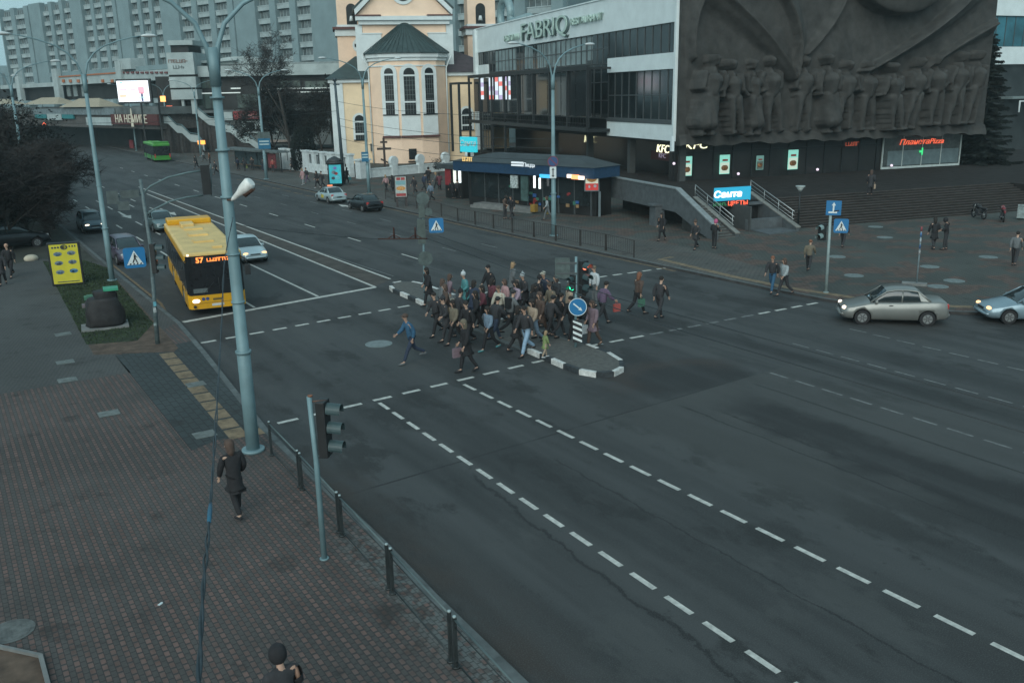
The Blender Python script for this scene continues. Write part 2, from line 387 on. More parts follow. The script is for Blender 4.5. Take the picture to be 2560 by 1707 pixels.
# verge: grass and bare earth
dirt = M('bare_earth', (0.085, 0.058, 0.042), 0.95, var=0.35, scale=2.5, bump=0.6)
VERGE = [(4.36, 37.4), (7.07, 35.95), (7.33, 36.4), (7.5, 40.6), (7.9, 52.9), (8.15, 57.5), (7.4, 61.2), (5.2, 62.5), (4.86, 53.0)]
g = MB(); g.sheet(VERGE, Z2 + .003); struct(g.build('bare_earth_path', dirt))
gm = M('grass_blade', (0.030, 0.050, 0.020), 0.9, var=0.4, scale=3)
GZ = Z2 + .004
GP = [(4.36, 39.2), (6.2, 38.6), (7.4, 41.3), (7.85, 52.9), (8.1, 57.5), (7.4, 61.1), (5.2, 62.4), (4.86, 53.0)]
def inpoly(x, y, P):
    r = False; j = len(P)-1
    for i in range(len(P)):
        if (P[i][1] > y) != (P[j][1] > y) and x < (P[j][0]-P[i][0])*(y-P[i][1])/(P[j][1]-P[i][1]) + P[i][0]: r = not r
        j = i
    return r
g = MB(); g.sheet(GP, Z2 + .0045); struct(g.build('verge_turf', M('turf', (0.020, 0.030, 0.014), 0.95, var=0.5, scale=2.2)))
g = MB(); n = 0
while n < 15000:
    x, y = rnd.uniform(4.2, 8.2), rnd.uniform(38.4, 62.5)
    if not inpoly(x, y, GP) or (y < 42 and rnd.random() < 0.6*(42.5-y)/4): continue
    n += 1; h = rnd.uniform(0.03, 0.085); a = rnd.uniform(0, 6.28); w = rnd.uniform(0.012, 0.03)
    lx, ly = rnd.uniform(-.05, .05), rnd.uniform(-.05, .05)
    g.add([(x - w*math.cos(a), y - w*math.sin(a), GZ), (x + w*math.cos(a), y + w*math.sin(a), GZ), (x + lx, y + ly, GZ + h)], [(0, 1, 2)])
o = g.build('grass', gm); o['kind'] = 'stuff'
g = MB(); g.sheet([(-60, 76), (1.5, 76), (3.0, 62), (5.0, 64), (8.0, 60), (8.2, 110), (8.3, 190), (-60, 190)], Z2)
struct(g.build('verge_ground', M('verge_soil', (0.03, 0.032, 0.024), 0.95, var=0.4, scale=0.6)))

# ---- road markings
def quad(mb, x0, y0, x1, y1, w, z=0.004, mi=0):
    a, b = V((x0, y0)), V((x1, y1)); t = (b-a).normalized(); n = V((-t.y, t.x))*(w/2)
    mb.sheet([tuple(a-n), tuple(b-n), tuple(b+n), tuple(a+n)], z, mi)
ln = MB()
for i in range(26):
    y = 25.9 - i*1.083; x = 11.26 - 0.28*i/15
    quad(ln, x, y, x - 0.013, y - 0.75, 0.13)
for i in range(28):
    y = 25.95 - i*1.094; x = 14.48 + 0.29*i/17
    quad(ln, x, y, x + 0.013, y - 0.77, 0.13)
for i in range(13):
    if i < 10: quad(ln, 7.88 + i*1.105, 26.0 + i*0.075, 8.55 + i*1.105, 26.03 + i*0.075, 0.17)
for i in range(10): quad(ln, 8.39 + i*1.04, 37.12 + i*0.093, 9.02 + i*1.04, 37.17 + i*0.093, 0.2)
for i in range(13):
    if i not in (3, 4, 5, 6, 7, 8): quad(ln, 20.9 + i*1.03, 27.25 - i*0.034, 21.58 + i*1.03, 27.23 - i*0.034, 0.17)
for i in range(13): quad(ln, 21.6 + i*1.0, 38.3 - i*0.06, 22.2 + i*1.0, 38.27 - i*0.06, 0.2)
quad(ln, 8.65, 41.3, 18.85, 42.95, 0.32)
quad(ln, 15.58, 42.7, 15.56, 62, 0.14)
quad(ln, 12.2, 42.2, 12.2, 56, 0.12)
for x0, x1, y0, y1 in ((18.85, 19.45, 42.95, 103), (20.4, 20.35, 44.4, 112)): quad(ln, x0, y0, x1, y1, 0.16, 0.009)
for X, y0, nn, p, d in ((24.45, 49, 12, 8.7, 2.3), (15.9, 64, 5, 9.0, 3.0), (13.9, 70.5, 5, 6.6, 2.6), (17.0, 78, 5, 9, 2.6), (12.2, 60, 6, 8, 2.5)):
    for i in range(nn): quad(ln, X, y0 + i*p, X, y0 + d + i*p, 0.13)
struct(ln.build('road_marking_lines', white_line))
fd_ = MB()
for i in range(11): quad(fd_, 23.93, 20.7 - i*1.115, 23.93, 19.9 - i*1.115, 0.1)
for i in range(10):
    quad(fd_, 27.55, 22.8 - i*1.13, 27.55, 22.0 - i*1.13, 0.09)
    quad(fd_, 31.15, 22.9 - i*1.1, 31.2, 22.15 - i*1.1, 0.1)
for i in range(9):
    quad(fd_, 27.65, 50 + i*8, 27.65, 51.8 + i*8, 0.1); quad(fd_, 30.45, 49.5 + i*8, 30.45, 51.6 + i*8, 0.1)
for i in range(3, 9): quad(fd_, 20.9 + i*1.03, 27.25 - i*0.034, 21.58 + i*1.03, 27.23 - i*0.034, 0.17, 0.004)
quad(fd_, 20.9, 45, 20.35, 62, 0.07)
struct(fd_.build('road_marking_worn_lines', faded_line))
def arrow(mb, x, y, L, s=1):
    mb.sheet([(x-.09, y), (x+.09, y), (x+.09, y + s*L*.6), (x-.09, y + s*L*.6)][::s], 0.0045)
    mb.sheet([(x-.42, y + s*L*.6), (x+.42, y + s*L*.6), (x, y + s*L)][::s], 0.0045)
ar = MB(); arrow(ar, 17.6, 88, 6.5, -1); arrow(ar, 31.7, 74.6, 5.0, 1); arrow(ar, 14.0, 88, 6, -1)
struct(ar.build('road_marking_arrows', white_line))
md = MB(); md.sheet([(18.95, 43.2), (20.3, 44.2), (20.28, 100), (19.45, 100)], 0.0045)
struct(md.build('road_median_strip', M('median_soil', (0.056, 0.048, 0.041), 0.9, var=0.3, scale=1.2)))
yl = MB(); ribbon([(33.95, 112), (33.95, 72), (33.86, 52), (34.05, 40), (34.08, 36.5)], -0.16, 0.006, yl)
ribbon([(8.3, 43), (8.62, 46), (8.6, 60)], -0.14, 0.006, yl)
for i in range(9): quad(yl, 32.3, 84 + i*3.4, 32.1, 86 + i*3.4, 0.2, 0.006)
struct(yl.build('road_marking_yellow', ochre_line))

# ---- traffic island
def resample(P, step):
    out = []
    for i in range(len(P)):
        a, b = V(P[i]), V(P[(i+1) % len(P)]); n = max(1, round((b-a).length/step))
        out += [tuple(a + (b-a)*j/n) for j in range(n)]
    return out
ISL = [(18.36, 27.0), (18.3, 25.4), (18.34, 24.5), (18.62, 23.85), (19.2, 23.55), (19.85, 23.8), (20.38, 24.5), (20.66, 25.6), (20.72, 27.0), (20.85, 33), (20.95, 38), (20.95, 41.4), (20.75, 42.3), (20.25, 42.75), (19.65, 42.65), (19.2, 42.0), (19.0, 41.2), (18.9, 38.4), (18.5, 33)]
it = thing('traffic_island', 'paved crossing refuge with black and white painted kerb ends in the road centre', 'traffic island', (0, 0, 0))
def hgt(y): return 0.05 if 28.2 < y < 37.2 else 0.2
def inset(P, w):
    n = len(P); o = []
    for i in range(n):
        a, b = V(P[i-1]), V(P[(i+1) % n]); t = (b-a).normalized(); o.append(tuple(V(P[i]) + V((-t.y, t.x))*w))
    return o
IR = resample(ISL, 0.9)
II = inset(IR, 0.17)
g = MB()
for (ya, yb, z) in ((-99, 28.3, 0.17), (28.3, 37.1, 0.055), (37.1, 99, 0.17)):
    pass
near = [p for p in II if p[1] < 28.4]; far = [p for p in II if p[1] > 37.0]
g.prism(II, -0.02, 0.05); g.prism(near, 0.06, 0.185); g.prism(far, 0.06, 0.185)
g.build('paving', M('island_paving', (0.085, 0.083, 0.077), 0.9, var=0.2, scale=6, bump=0.3), it)
kb = MB(); n = len(IR); dist = 0
for i in range(n):
    j = (i+1) % n; dist += 1
    y = (IR[i][1] + IR[j][1])/2; h = hgt(y); mi = 2 if h < 0.1 else dist % 2
    a, b = V(IR[i]), V(IR[j]); e = (b-a)*0.012
    kb.prism([tuple(a+e), tuple(b-e), II[j], II[i]], -0.03, h, mi)
kb.build('kerb_stones', [M('kerb_white_paint', (0.50, 0.50, 0.48), 0.8, var=0.22, scale=5), M('kerb_black_paint', (0.03, 0.036, 0.04), 0.8, var=0.3, scale=5), kerb_m], it, 0.015)

# ---- covers and litter on the ground
mcm = M('manhole_iron', (0.17, 0.20, 0.20), 0.6, 0.2, var=0.2, scale=6)
mcp = M('pale_cover', (0.14, 0.17, 0.17), 0.8, var=0.2, scale=6)
def disc_cover(x, y, r, z, label, m, grp):
    g = MB(); g.cyl((0, 0, 0.006), r, 0.012, 24); g.cyl((0, 0, 0.014), r*0.82, 0.006, 24)
    for a in range(-3, 4): g.box((a*r*0.2, 0, 0.019), (r*0.05, r*1.2, 0.004))
    o = g.build('manhole_cover', m); o.location = (x, y, z); tag(o, label, 'manhole cover', grp)
p = D(870, 790); disc_cover(p.x, p.y, 0.55, 0.001, 'round grey iron manhole cover in the carriageway left of the crossing crowd', mcm, 'manhole covers')
for (zx, zy), lb in zip(((595, 985), (1240, 910), (1450, 1030), (860, 660), (780, 570), (450, 825), (1740, 828), (1310, 1078)),
    ('pale round cover in the plaza left of the stickered pole', 'pale round cover just right of the stickered pole shaft', 'pale round cover in the plaza behind the silver saloon boot',
     'pale round cover in the plaza right of the two blue road signs', 'small pale round cover at the foot of the wide steps', 'pale round cover just right of the white sign post',
     'pale round cover farthest to the right in the plaza', 'pale round cover beside the concrete slab of the stickered pole')):
    p = D((1960 + zx/3.408)*.91875, (400 + zy/3.408)*.91875, PZ); disc_cover(p.x, p.y, 0.5, PZ + 0.001, lb, mcp, 'covers in the plaza paving')
for (x, y), lb in zip(((450, 883), (470, 998), (250, 950), (155, 873), (145, 768), (150, 832)),
    ('pale square hatch beside the yellow tactile strip, the farther one', 'pale square hatch beside the foot of the tall lamp pole', 'grey square hatch in the red brick pavement', 'grey square hatch at the border of the red and grey paving',
     'pale hatch beside the verge nearest the yellow board', 'grey hatch between the bare earth and the red paving')):
    p = D(x, y, PZ); g = MB(); g.box((0, 0, 0.006), (0.62, 0.55, 0.012)); g.box((0, 0, 0.014), (0.48, 0.42, 0.006)); g.box((0, 0, 0.019), (0.3, 0.05, 0.006))
    o = g.build('inspection_hatch', M('hatch_concrete', (0.12, 0.135, 0.13), 0.85, var=0.25, scale=4)); o.location = (p.x, p.y, PZ + 0.009); tag(o, lb, 'inspection hatch', 'hatches in the near pavement')
p = D(25, 1450, PZ); disc_cover(p.x, p.y, 0.42, PZ + 0.001, 'round manhole cover at the left edge of the red brick pavement', M('manhole_dim', (0.10, 0.105, 0.10), 0.7, var=0.3, scale=5), 'manhole covers')
p = D(368, 1387, PZ); g = MB(); g.box((0, 0, 0.006), (0.09, 0.05, 0.012), 0.6); g.box((0.03, 0.03, 0.006), (0.05, 0.04, 0.008), 1.0)
o = g.build('litter', M('paper', (0.5, 0.55, 0.56), 0.7, var=0)); o.location = (p.x, p.y, PZ); tag(o, 'white scrap of paper lying on the red brick pavement', 'litter')
# corner of a brick planter at the lower left edge
pa, pb, pc = D(0, 1490, PZ), D(100, 1512, PZ), D(115, 1568, PZ)
t = thing('planter', 'low concrete edging around a bare earth bed at the bottom left corner', 'planter', (0, 0, 0))
g = MB(); e = (pb - pa).normalized(); f = (pc - pb).normalized()
P0 = pa - e*3; P1 = pb; P2 = pb + f*3
g.prism([tuple(P0[:2]), tuple(P1[:2]), tuple((P1 - e*.12 + f*.1)[:2]), tuple((P0 + f*.1)[:2])], PZ - .02, PZ + .11)
g.prism([tuple((P1)[:2]), tuple(P2[:2]), tuple((P2 - e*.12)[:2]), tuple((P1 - e*.12 + f*.1)[:2])], PZ - .02, PZ + .112)
g.build('edging', concrete, t)
g = MB(); g.prism([tuple((P0 + f*.1)[:2]), tuple((P1 - e*.12 + f*.1)[:2]), tuple((P2 - e*.12)[:2]), tuple((P0 + f*3)[:2])], PZ - .02, PZ + .05); g.build('soil', dirt, t)
# ================================================================ BUILDINGS
glass = M('dark_glass', (0.018, 0.024, 0.026), 0.08, var=0.2, scale=0.6, spec=0.6)
glass_b = M('blue_glass', (0.03, 0.135, 0.175), 0.45, var=0.35, scale=0.35, spec=0.5)
glass_g = M('greenish_glass', (0.06, 0.085, 0.075), 0.15, var=0.35, scale=0.8, spec=0.5)
cfab = M('white_panel', (0.60, 0.665, 0.67), 0.6, var=0.06, scale=0.8)
steel_d = M('dark_steel', (0.022, 0.026, 0.028), 0.5, 0.3, var=0.2)
mull = M('grey_mullion', (0.075, 0.085, 0.088), 0.5, 0.2, var=0.1)
black_in = M('dark_interior', (0.012, 0.012, 0.012), 0.9, var=0.3)

# ---------------- white restaurant building with relief wall
CX = at(1552, 325, 78); fdv = V((0.23, 0.97, 0)).normalized(); rdv = V((0.97, -0.23, 0)).normalized()
FL = 57.6
FF = Frame(CX + fdv*FL, -fdv)         # long facade towards the road, x = 0 at its far end
RF = Frame(CX, rdv)                   # end wall with the relief
FZ0, FZ1 = 5.35, 18.3
bl = thing('restaurant_building', 'long white panelled building with ribbon windows, a steel terrace and raised restaurant lettering', 'building', FF.P, FF.rz)
g = MB()
g.bb(0, FL, 0.3, 34, 15.2, FZ1)                        # top band body
g.bb(0, FL, -0.0, 0.3, 15.2, FZ1)
g.bb(FL-14, FL-.35, 0, 0.4, 11.4, 12.75); g.bb(FL-14, FL-.35, 0, 0.4, FZ0, 6.75)
g.bb(0.7, 5.2, 0, 0.4, 9.7, 13.5)
g.bb(-0.3, 0.7, -0.35, 1, 1.8, FZ1 - .002); g.bb(FL-.35, FL, -0.25, 0.6, FZ0, FZ1 - .001)
g.bb(-0.3, FL + .05, -0.1, 0.5, FZ1, FZ1 + 0.14)
g.build('wall', cfab, bl, 0.02)
g = MB(); g.bb(0.2, FL-.4, 0.45, 33.5, FZ0+.02, 15.19); g.build('core', black_in, bl)
def windows(parent, x0, x1, z0, z1, n, y=0.18, name='window', gm=None, rows=0, my=0.06, vary=True):
    g = MB(); g.bb(x0, x1, y, y + 0.1, z0, z1); w = g.build(name, gm or glass, parent)
    f = MB(); s = (x1-x0)/n
    for i in range(n+1): f.bb(x0 + i*s - .045, x0 + i*s + .045, y - my, y - .002, z0, z1)
    for k in range(rows + 2):
        z = z0 + (z1-z0)*k/(rows+1); f.bb(x0 + .05, x1 - .05, y - my + .006, y - .004, z - .045, z + .045)
    f.build('window_frame', mull, w); return w
windows(bl, FL-14, FL-.4, 12.76, 15.19, 9)
windows(bl, 5.5, FL-14, 12.3, 15.19, 28, rows=1)
windows(bl, 0.8, 5.4, 13.52, 15.19, 5)
windows(bl, FL-14, FL-.4, 7.1, 11.39, 9, rows=1)
windows(bl, 5.5, FL-14, 7.0, 12.28, 22, rows=2)
windows(bl, 0.8, 5.4, 2.2, 9.68, 4, rows=2)
g = MB(); g.bb(FL-14, FL-.4, -0.05, 0.4, 6.76, 7.08); g.build('sill', mull, bl)
# pale panels over the upper ribbon window: curtains and painted-in reflections
bl_m = M('pale_blind_reflection', (0.20, 0.255, 0.26), 0.7, var=0.2, scale=0.7)
for i in range(22):
    if rnd.random() < 0.8:
        x = 8 + i*1.45; g = MB(); g.bb(x, x + 1.25, 0.172, 0.178, 12.45 + rnd.choice((0, 0, .3)), 15.05); g.build('blind_reflection', bl_m, bl)
# projecting steel terrace in front of the glazing
t = MB(); x0, x1 = 4.2, FL-13.2
for z in (6.0, 11.9): t.bb(x0, x1, -2.6, -2.3, z - .2, z + .2)
for i in range(9):
    x = x0 + (x1-x0)*i/8; t.bb(x-.14, x+.14, -2.58, -2.32, 1.8 if i < 4 else 6.2, 12.0)
    t.bb(x-.09, x+.09, -2.3, 0.1, 11.75, 11.95)
t.bb(x0, x1, -2.3, 0.1, 5.75, 6.05)
for z in (6.6, 7.2): t.bb(x0, x1, -2.62, -2.56, z - .03, z + .03)
for i in range(60): x = x0 + (x1-x0)*i/59; t.bb(x-.02, x+.02, -2.61, -2.57, 6.2, 7.2)
t.bb(1.8, 2.1, -4.6, -4.3, 1.8, 11.2); t.bb(1.8, 6.2, -4.6, -4.3, 10.9, 11.2); t.bb(5.9, 6.2, -4.6, -4.3, 1.8, 10.9); t.bb(5.9, 6.2, -4.3, -2.6, 10.9, 11.2)
t.build('steel_terrace', steel_d, bl)
t = MB()
for i in range(10):
    x = x0 + 2 + i*3.9; t.bb(x, x + 3.7, -2.36, -2.33, 7.3, 11.6)
t.build('terrace_glazing', M('smoked_glass', (0.02, 0.024, 0.026), 0.06, var=0, spec=0.6), bl)
# reflection of the lit screen, painted as glowing panels on the terrace glass
scr = [EM('reflection_white', (0.62, 0.70, 0.78), 0.55), EM('reflection_red', (0.75, 0.18, 0.16), 0.5), EM('reflection_violet', (0.42, 0.36, 0.55), 0.5)]
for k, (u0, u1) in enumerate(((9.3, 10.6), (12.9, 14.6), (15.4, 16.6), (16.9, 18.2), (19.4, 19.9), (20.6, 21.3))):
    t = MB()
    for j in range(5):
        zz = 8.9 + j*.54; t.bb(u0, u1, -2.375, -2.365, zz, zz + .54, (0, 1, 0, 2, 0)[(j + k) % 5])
    t.build('screen_reflection', scr, bl)
# ground floor set back under the overhang
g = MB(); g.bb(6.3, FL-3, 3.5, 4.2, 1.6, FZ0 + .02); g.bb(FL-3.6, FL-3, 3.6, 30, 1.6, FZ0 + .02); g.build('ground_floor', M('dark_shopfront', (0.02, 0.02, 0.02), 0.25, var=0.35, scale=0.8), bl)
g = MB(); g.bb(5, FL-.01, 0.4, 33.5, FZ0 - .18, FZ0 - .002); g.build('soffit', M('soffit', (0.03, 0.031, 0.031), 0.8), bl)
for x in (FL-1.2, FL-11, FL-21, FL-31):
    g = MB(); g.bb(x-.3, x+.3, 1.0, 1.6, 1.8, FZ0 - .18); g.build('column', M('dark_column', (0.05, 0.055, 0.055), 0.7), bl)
# lettering on the parapet
neon = M('green_grey_letter', (0.36, 0.47, 0.43), 0.5, var=0.1, emit=(0.4, 0.62, 0.5), es=0.03)
letter_d = M('letter_side_shadow', (0.10, 0.15, 0.15), 0.6)
u0, z0 = FF.uz(1208, 78); u1, z1 = FF.uz(1304, 55)
text('lettering', 'FABRIQ', 2.75, letter_d, bl, ((u0+u1)/2 - .2, -0.10, 16.55), ext=0.09, sx=1.62)  # dark offset copy draws the letters' sides and their shadow
text('lettering', 'FABRIQ', 2.75, neon, bl, ((u0+u1)/2 - .36, -0.28, 16.62), ext=0.04, sx=1.62, bold=-0.012)
u, _ = FF.uz(1178, 76); text('lettering', 'РЕСТОРАН', 0.95, neon, bl, (u, -0.2, 16.3), ext=0.1, sx=1.05)
u, _ = FF.uz(1350, 42); text('lettering', 'RESTAURANT', 1.0, neon, bl, (u, -0.2, 16.75), ext=0.1, sx=1.3)
# ventilation pipe on the roof
g = MB(); u, z = FF.uz(1175, 30, -4); pts = [(u - 2.6 + 2.2*math.cos(a), 4, 20.2 + 2.0*math.sin(a)) for a in [R(d) for d in range(-40, 250, 18)]]
pts = [(u + 7, 4, 19.2), (u + 1, 4, 19.0)] + pts[1:]
g.tube(pts, 0.55, 10); g.build('roof_duct', M('duct', (0.20, 0.28, 0.29), 0.5, 0.2), bl)

# ---- relief wall: generic draped figures cut in dark stone, built as one displaced slab
def relief():
    NX, NZ, L, Z0, Z1 = 340, 150, 33.8, 5.0, 18.6
    rr = random.Random(5)
    figs = []
    for x in (2.0, 4.5, 7.0, 9.0, 12.2, 14.6, 16.4, 18.9, 21.4, 24.2, 26.8, 29.0, 31.3):
        figs.append(dict(x=x + rr.uniform(-.25, .25), z=5.6 + rr.uniform(0, .3), h=rr.uniform(5.6, 6.7), lean=rr.uniform(-.9, .9), w=rr.uniform(.88, 1.12), d=rr.choice((.25, .55, .95)), k=rr.choice((.6, 1.0, 1.5)), s=rr.choice((-1, 1)), arm=(rr.uniform(-.9, .9), rr.uniform(-.9, .9)), skirt=rr.random() < .22, ph=rr.uniform(0, 6)))
    figs.sort(key=lambda f: f['d'])
    def seg(x, z, a, b, r0, r1):
        ax, az, bx, bz = a[0], a[1], b[0], b[1]; dx, dz = bx - ax, bz - az
        t = max(0, min(1, ((x-ax)*dx + (z-az)*dz)/(dx*dx + dz*dz + 1e-9))); r = r0 + (r1-r0)*t
        q = ((x - ax - dx*t)**2 + (z - az - dz*t)**2)/(r*r)
        return math.sqrt(1 - q)*r if q < 1 else 0
    def fig(f, x, z):
        H, w, X, Zb, ln = f['h'], f['w'], f['x'], f['z'], f['lean']
        if abs(x - X) > 2.3 or z < Zb - .2 or z > Zb + H + .2: return 0
        P = lambda a, v: (X + ln*(v - .45) + a*w, Zb + H*v)
        o = 0
        o = max(o, seg(x, z, P(0, .975), P(.05*f['s'], .925), .36, .29)*1.5)                 # head
        o = max(o, seg(x, z, P(0, .86), P(0, .82), .2, .3))
        o = max(o, seg(x, z, P(0, .70), P(0, .56), .70*w, .54*w)*.95)                          # trunk
        for s in (-1, 1):
            sh, el = P(s*.78, .79), P(s*(1.0 + .25*f['arm'][0]*s), .62)
            ha = P(s*.75 + f['arm'][(s+1)//2]*.9, .50 + .10*abs(f['arm'][0]))
            o = max(o, seg(x, z, sh, el, .31, .27)*1.25, seg(x, z, el, ha, .26, .2)*1.35, seg(x, z, ha, ha, .24, .24)*1.3)
            kn, ft = P(s*(.36 + .3*f['k']*(s == f['s'])), .26), P(s*(.34 + .45*f['k']*(s == f['s'])), .03)
            if f['skirt']: o = max(o, seg(x, z, P(0, .5), P(s*.25, .18), .55*w, .72*w)*.8)
            o = max(o, seg(x, z, P(s*.3, .5), kn, .46, .36)*1.0, seg(x, z, kn, ft, .34, .24)*1.0, seg(x, z, ft, (ft[0] + .35*f['s'], ft[1]), .22, .16)*1.2)
        o = max(o, seg(x, z, P(-.5, .51), P(.5, .51), .30, .30)*1.25*(0 if f['skirt'] else 1))
        if o <= 0: return 0
        return f['d']*1.5 + o*1.8 + .05*math.sin(x*9 + z*2.5 + f['ph'])*min(1, o*3)
    CL = []
    for (x0, z0, x1, z1, xm, r0, r1, am, side) in ((-.5, 19.5, 11.0, 10.4, 8.0, 3.0, .8, 1.5, 1), (7.5, 19.5, 11.2, 10.6, 12.6, 2.2, .6, 1.2, -1), (31.5, 19.5, 18.6, 11.0, 28.5, 3.2, .9, 1.6, -1), (35, 15.8, 25.2, 11.0, 29.0, 1.9, .7, 1.2, -1), (3.2, 19.5, 1.0, 12.2, .2, 1.3, .6, 1.2, 1), (16.5, 19.5, 12.5, 12.5, 16.5, 1.3, .5, .8, 1)):
        CL.append(([((1-t)**2*x0 + 2*t*(1-t)*xm + t*t*x1, z0 + (z1 - z0)*t, r0 + (r1-r0)*t) for t in [k/24 for k in range(25)]], am, side))
    def cloth(x, z):
        h = 0
        for P, am, side in CL:
            if z < P[-1][1] - .8: continue
            tt = min(23.999, max(0, (P[0][1] - z)/(P[0][1] - P[-1][1])*24)); k = int(tt); ff = tt - k; px_, pz_, r = [P[k][q_] + (P[k+1][q_] - P[k][q_])*ff for q_ in range(3)]
            k2 = min(24, k+1); sl = (P[k2][0] - P[max(0, k-1)][0])/max(1e-3, P[max(0, k-1)][1] - P[k2][1])
            d = (x - px_ + (0 if k == 24 else (P[k][1] - z)*-sl*0))*side/math.sqrt(1 + sl*sl*.6)/r
            if z < P[-1][1]: d = math.copysign(abs(d) + (P[-1][1] - z)*1.6, d)
            if -1 < d < .22: h = max(h, am*(((d + 1)/1.0)**1.5 if d < 0 else 1 - (d/.22)**2) + .10*math.sin(d*11)*(1 - abs(d)))
        return h
    def Hh(x, z):
        h = .10*math.sin(x*1.1 + 1.2*math.sin(z*.7))*math.cos(z*.5 + x*.2) + .05*math.sin(x*3.7 + z*2.1) + .25*max(0, 1 - abs(z - 12.6)/2.2)*(0.5 + .5*math.sin(x*.9))
        h = max(h, cloth(x, z) if z > 9.8 else 0)
        dx, dz = (x - 21.5)/5.4, (z - 20.2)/4.4; q = dx*dx + dz*dz
        if q < 1: h = max(h, 1.6 + .9*math.sqrt(1 - q))
        for f in figs: h = max(h, fig(f, x, z))
        if x < .5 or x > L - .5: h *= .35
        return h + .55*max(0, 1 - (z - Z0)/.9)**.5*(.8 + .2*math.sin(x*2.3))
    vs, fs = [], []
    for j in range(NZ+1):
        for i in range(NX+1):
            x = L*i/NX; z = Z0 + (Z1-Z0)*j/NZ; zz = z + (.10*math.sin(x*1.1) + .06*math.sin(x*3.3) if j == 0 else 0)
            vs.append((x, -0.35 - Hh(x, z), zz))
    for j in range(NZ):
        for i in range(NX): a = j*(NX+1) + i; fs.append((a, a+1, a+NX+2, a+NX+1))
    g = MB(); g.add(vs, fs, 0, True)
    for line in ([vs[i] for i in range(NX+1)], [vs[j*(NX+1)] for j in range(NZ+1)], [vs[j*(NX+1) + NX] for j in range(NZ+1)]):
        g.loft([line, [(p[0], 0.3, p[2]) for p in line]], 0, False, False, False)
    return g
rw = thing('relief_wall', 'huge dark stone relief of draped figures covering the end of the white building', 'relief', RF.P, RF.rz)
rel = relief().build('relief', M('relief_stone', (0.043, 0.0425, 0.040), 0.9, var=0.25, scale=1.1, bump=0.5), rw)
g = MB(); g.bb(0.02, 33.9, 0.3, 0.9, FZ0 + .03, 18.6); g.build('backing', M('relief_back', (0.04, 0.04, 0.038), 0.9), rw)

# ---- terrace, its steps and shopfront below the relief
ter = thing('terrace', 'raised dark terrace with wide stone steps under the relief wall', 'terrace', RF.P, RF.rz)
stone_d = M('dark_paving_stone', (0.027, 0.024, 0.0225), 0.95, spec=.15, var=0.25, scale=1.5)
stone_s = M('step_edge', (0.060, 0.054, 0.050), 0.9, spec=.2, var=0.2, scale=2)
def RL(p): d = p - RF.P; return (d.dot(RF.dx), -d.dot(RF.n))   # world -> relief frame x, y
s0 = RL(D(1832, 528)); s1 = RL(D(2260, 486)); top_y = s0[1] + 12*0.36
g = MB()
xa, xb = s0[0] + .2, s1[0] + 5
for i in range(12):
    y0 = s0[1] + i*.36; g.bb(xa, xb, y0, y0 + .36 + (0 if i < 11 else .02), 0.02, PZ + (i+1)*.14 - .005, 0)
g.build('step', stone_d, ter)
g = MB()
for i in range(12):
    y0 = s0[1] + i*.36; g.bb(xa, xb, y0 - .012, y0 + .10, PZ + (i+1)*.14 - .055, PZ + (i+1)*.14, 0)
g.build('step_nosing', stone_s, ter)
TZ = PZ + 12*.14
sl = RL(D(1640, 556)); sr = RL(D(1692, 549))
g = MB()
yE = sr[1] + 5.42; yW = sl[1] + 17.6
g.prism([(xa + .02, top_y + .02), (xb + 40, top_y + .02), (xb + 40, 9), (4, 60), (-1.5, 60), (-1.5, yW), (sl[0] + 2.0, yW), (sl[0] + 2.0, yE), (xa + .02, yE)], 0.0, TZ)
g.prism([(sl[0] + .34, yE), (sl[0] + 1.99, yE), (sl[0] + 1.99, yW), (sl[0] + .34, yW)], 1.35, TZ - .003)
g.bb(xb, xb + 40, s0[1], top_y, 0, TZ)
g.build('slab', stone_d, ter)
# shopfront
sf = thing('shopfront', 'dark glazed row of restaurants and a pizzeria under the relief wall', 'shopfront', RF.P, RF.rz)
YF = 1.3
g = MB(); g.bb(0.4, 33, YF, YF + .5, TZ, FZ0 - .2); g.build('wall', M('shop_wall', (0.018, 0.018, 0.018), 0.35, var=0.3, scale=0.5), sf)
g = MB()
for i in range(17): g.bb(0.6 + i*2 - .05, 0.6 + i*2 + .05, YF - .09, YF - .002, TZ, 5.0)
g.bb(0.4, 33, YF - .08, YF - .004, 4.2, 4.32); g.build('shop_frame', steel_d, sf)
pg = [RF.uz(*p, -YF) for p in ((2020, 412), (2195, 400), (2197, 318), (2022, 330))]
g = MB(); xx0, xx1 = pg[0][0], pg[1][0]
zb = TZ + .25
wn = MB(); wn.bb(xx0, xx1, YF - .14, YF - .1, zb, 4.9); w = wn.build('window', M('lit_shop_glass', (0.05, 0.06, 0.06), 0.1, var=0.3, emit=(0.10, 0.14, 0.14), es=0.03), sf)
g.bb(xx0 - .1, xx1 + .1, YF - .22, YF - .08, zb - .2, zb); g.bb(xx0 - .1, xx0, YF - .22, YF - .08, zb, 4.95); g.bb(xx1, xx1 + .1, YF - .22, YF - .08, zb, 4.95)
for i in range(1, 4): g.bb(xx0 + (xx1-xx0)*i/4 - .03, xx0 + (xx1-xx0)*i/4 + .03, YF - .2, YF - .15, zb, 4.9)
g.build('window_frame', M('white_shop_frame', (0.40, 0.46, 0.45), 0.6), w)
g = MB(); g.bb(xx0 + .6, xx1 - .1, YF - .15, YF - .142, zb + .1, zb + 1.5); g.build('frosted_band', M('frosted', (0.10, 0.14, 0.15), 0.6, var=0.15, scale=2), w)
red_n = EM('red_neon', (0.85, 0.13, 0.06), 0.55); red_d = EM('dim_red_neon', (0.45, 0.09, 0.05), 0.35)
cream = EM('cream_letter', (0.88, 0.86, 0.56), 0.85); cream_d = EM('cream_dim', (0.72, 0.70, 0.42), 0.6)
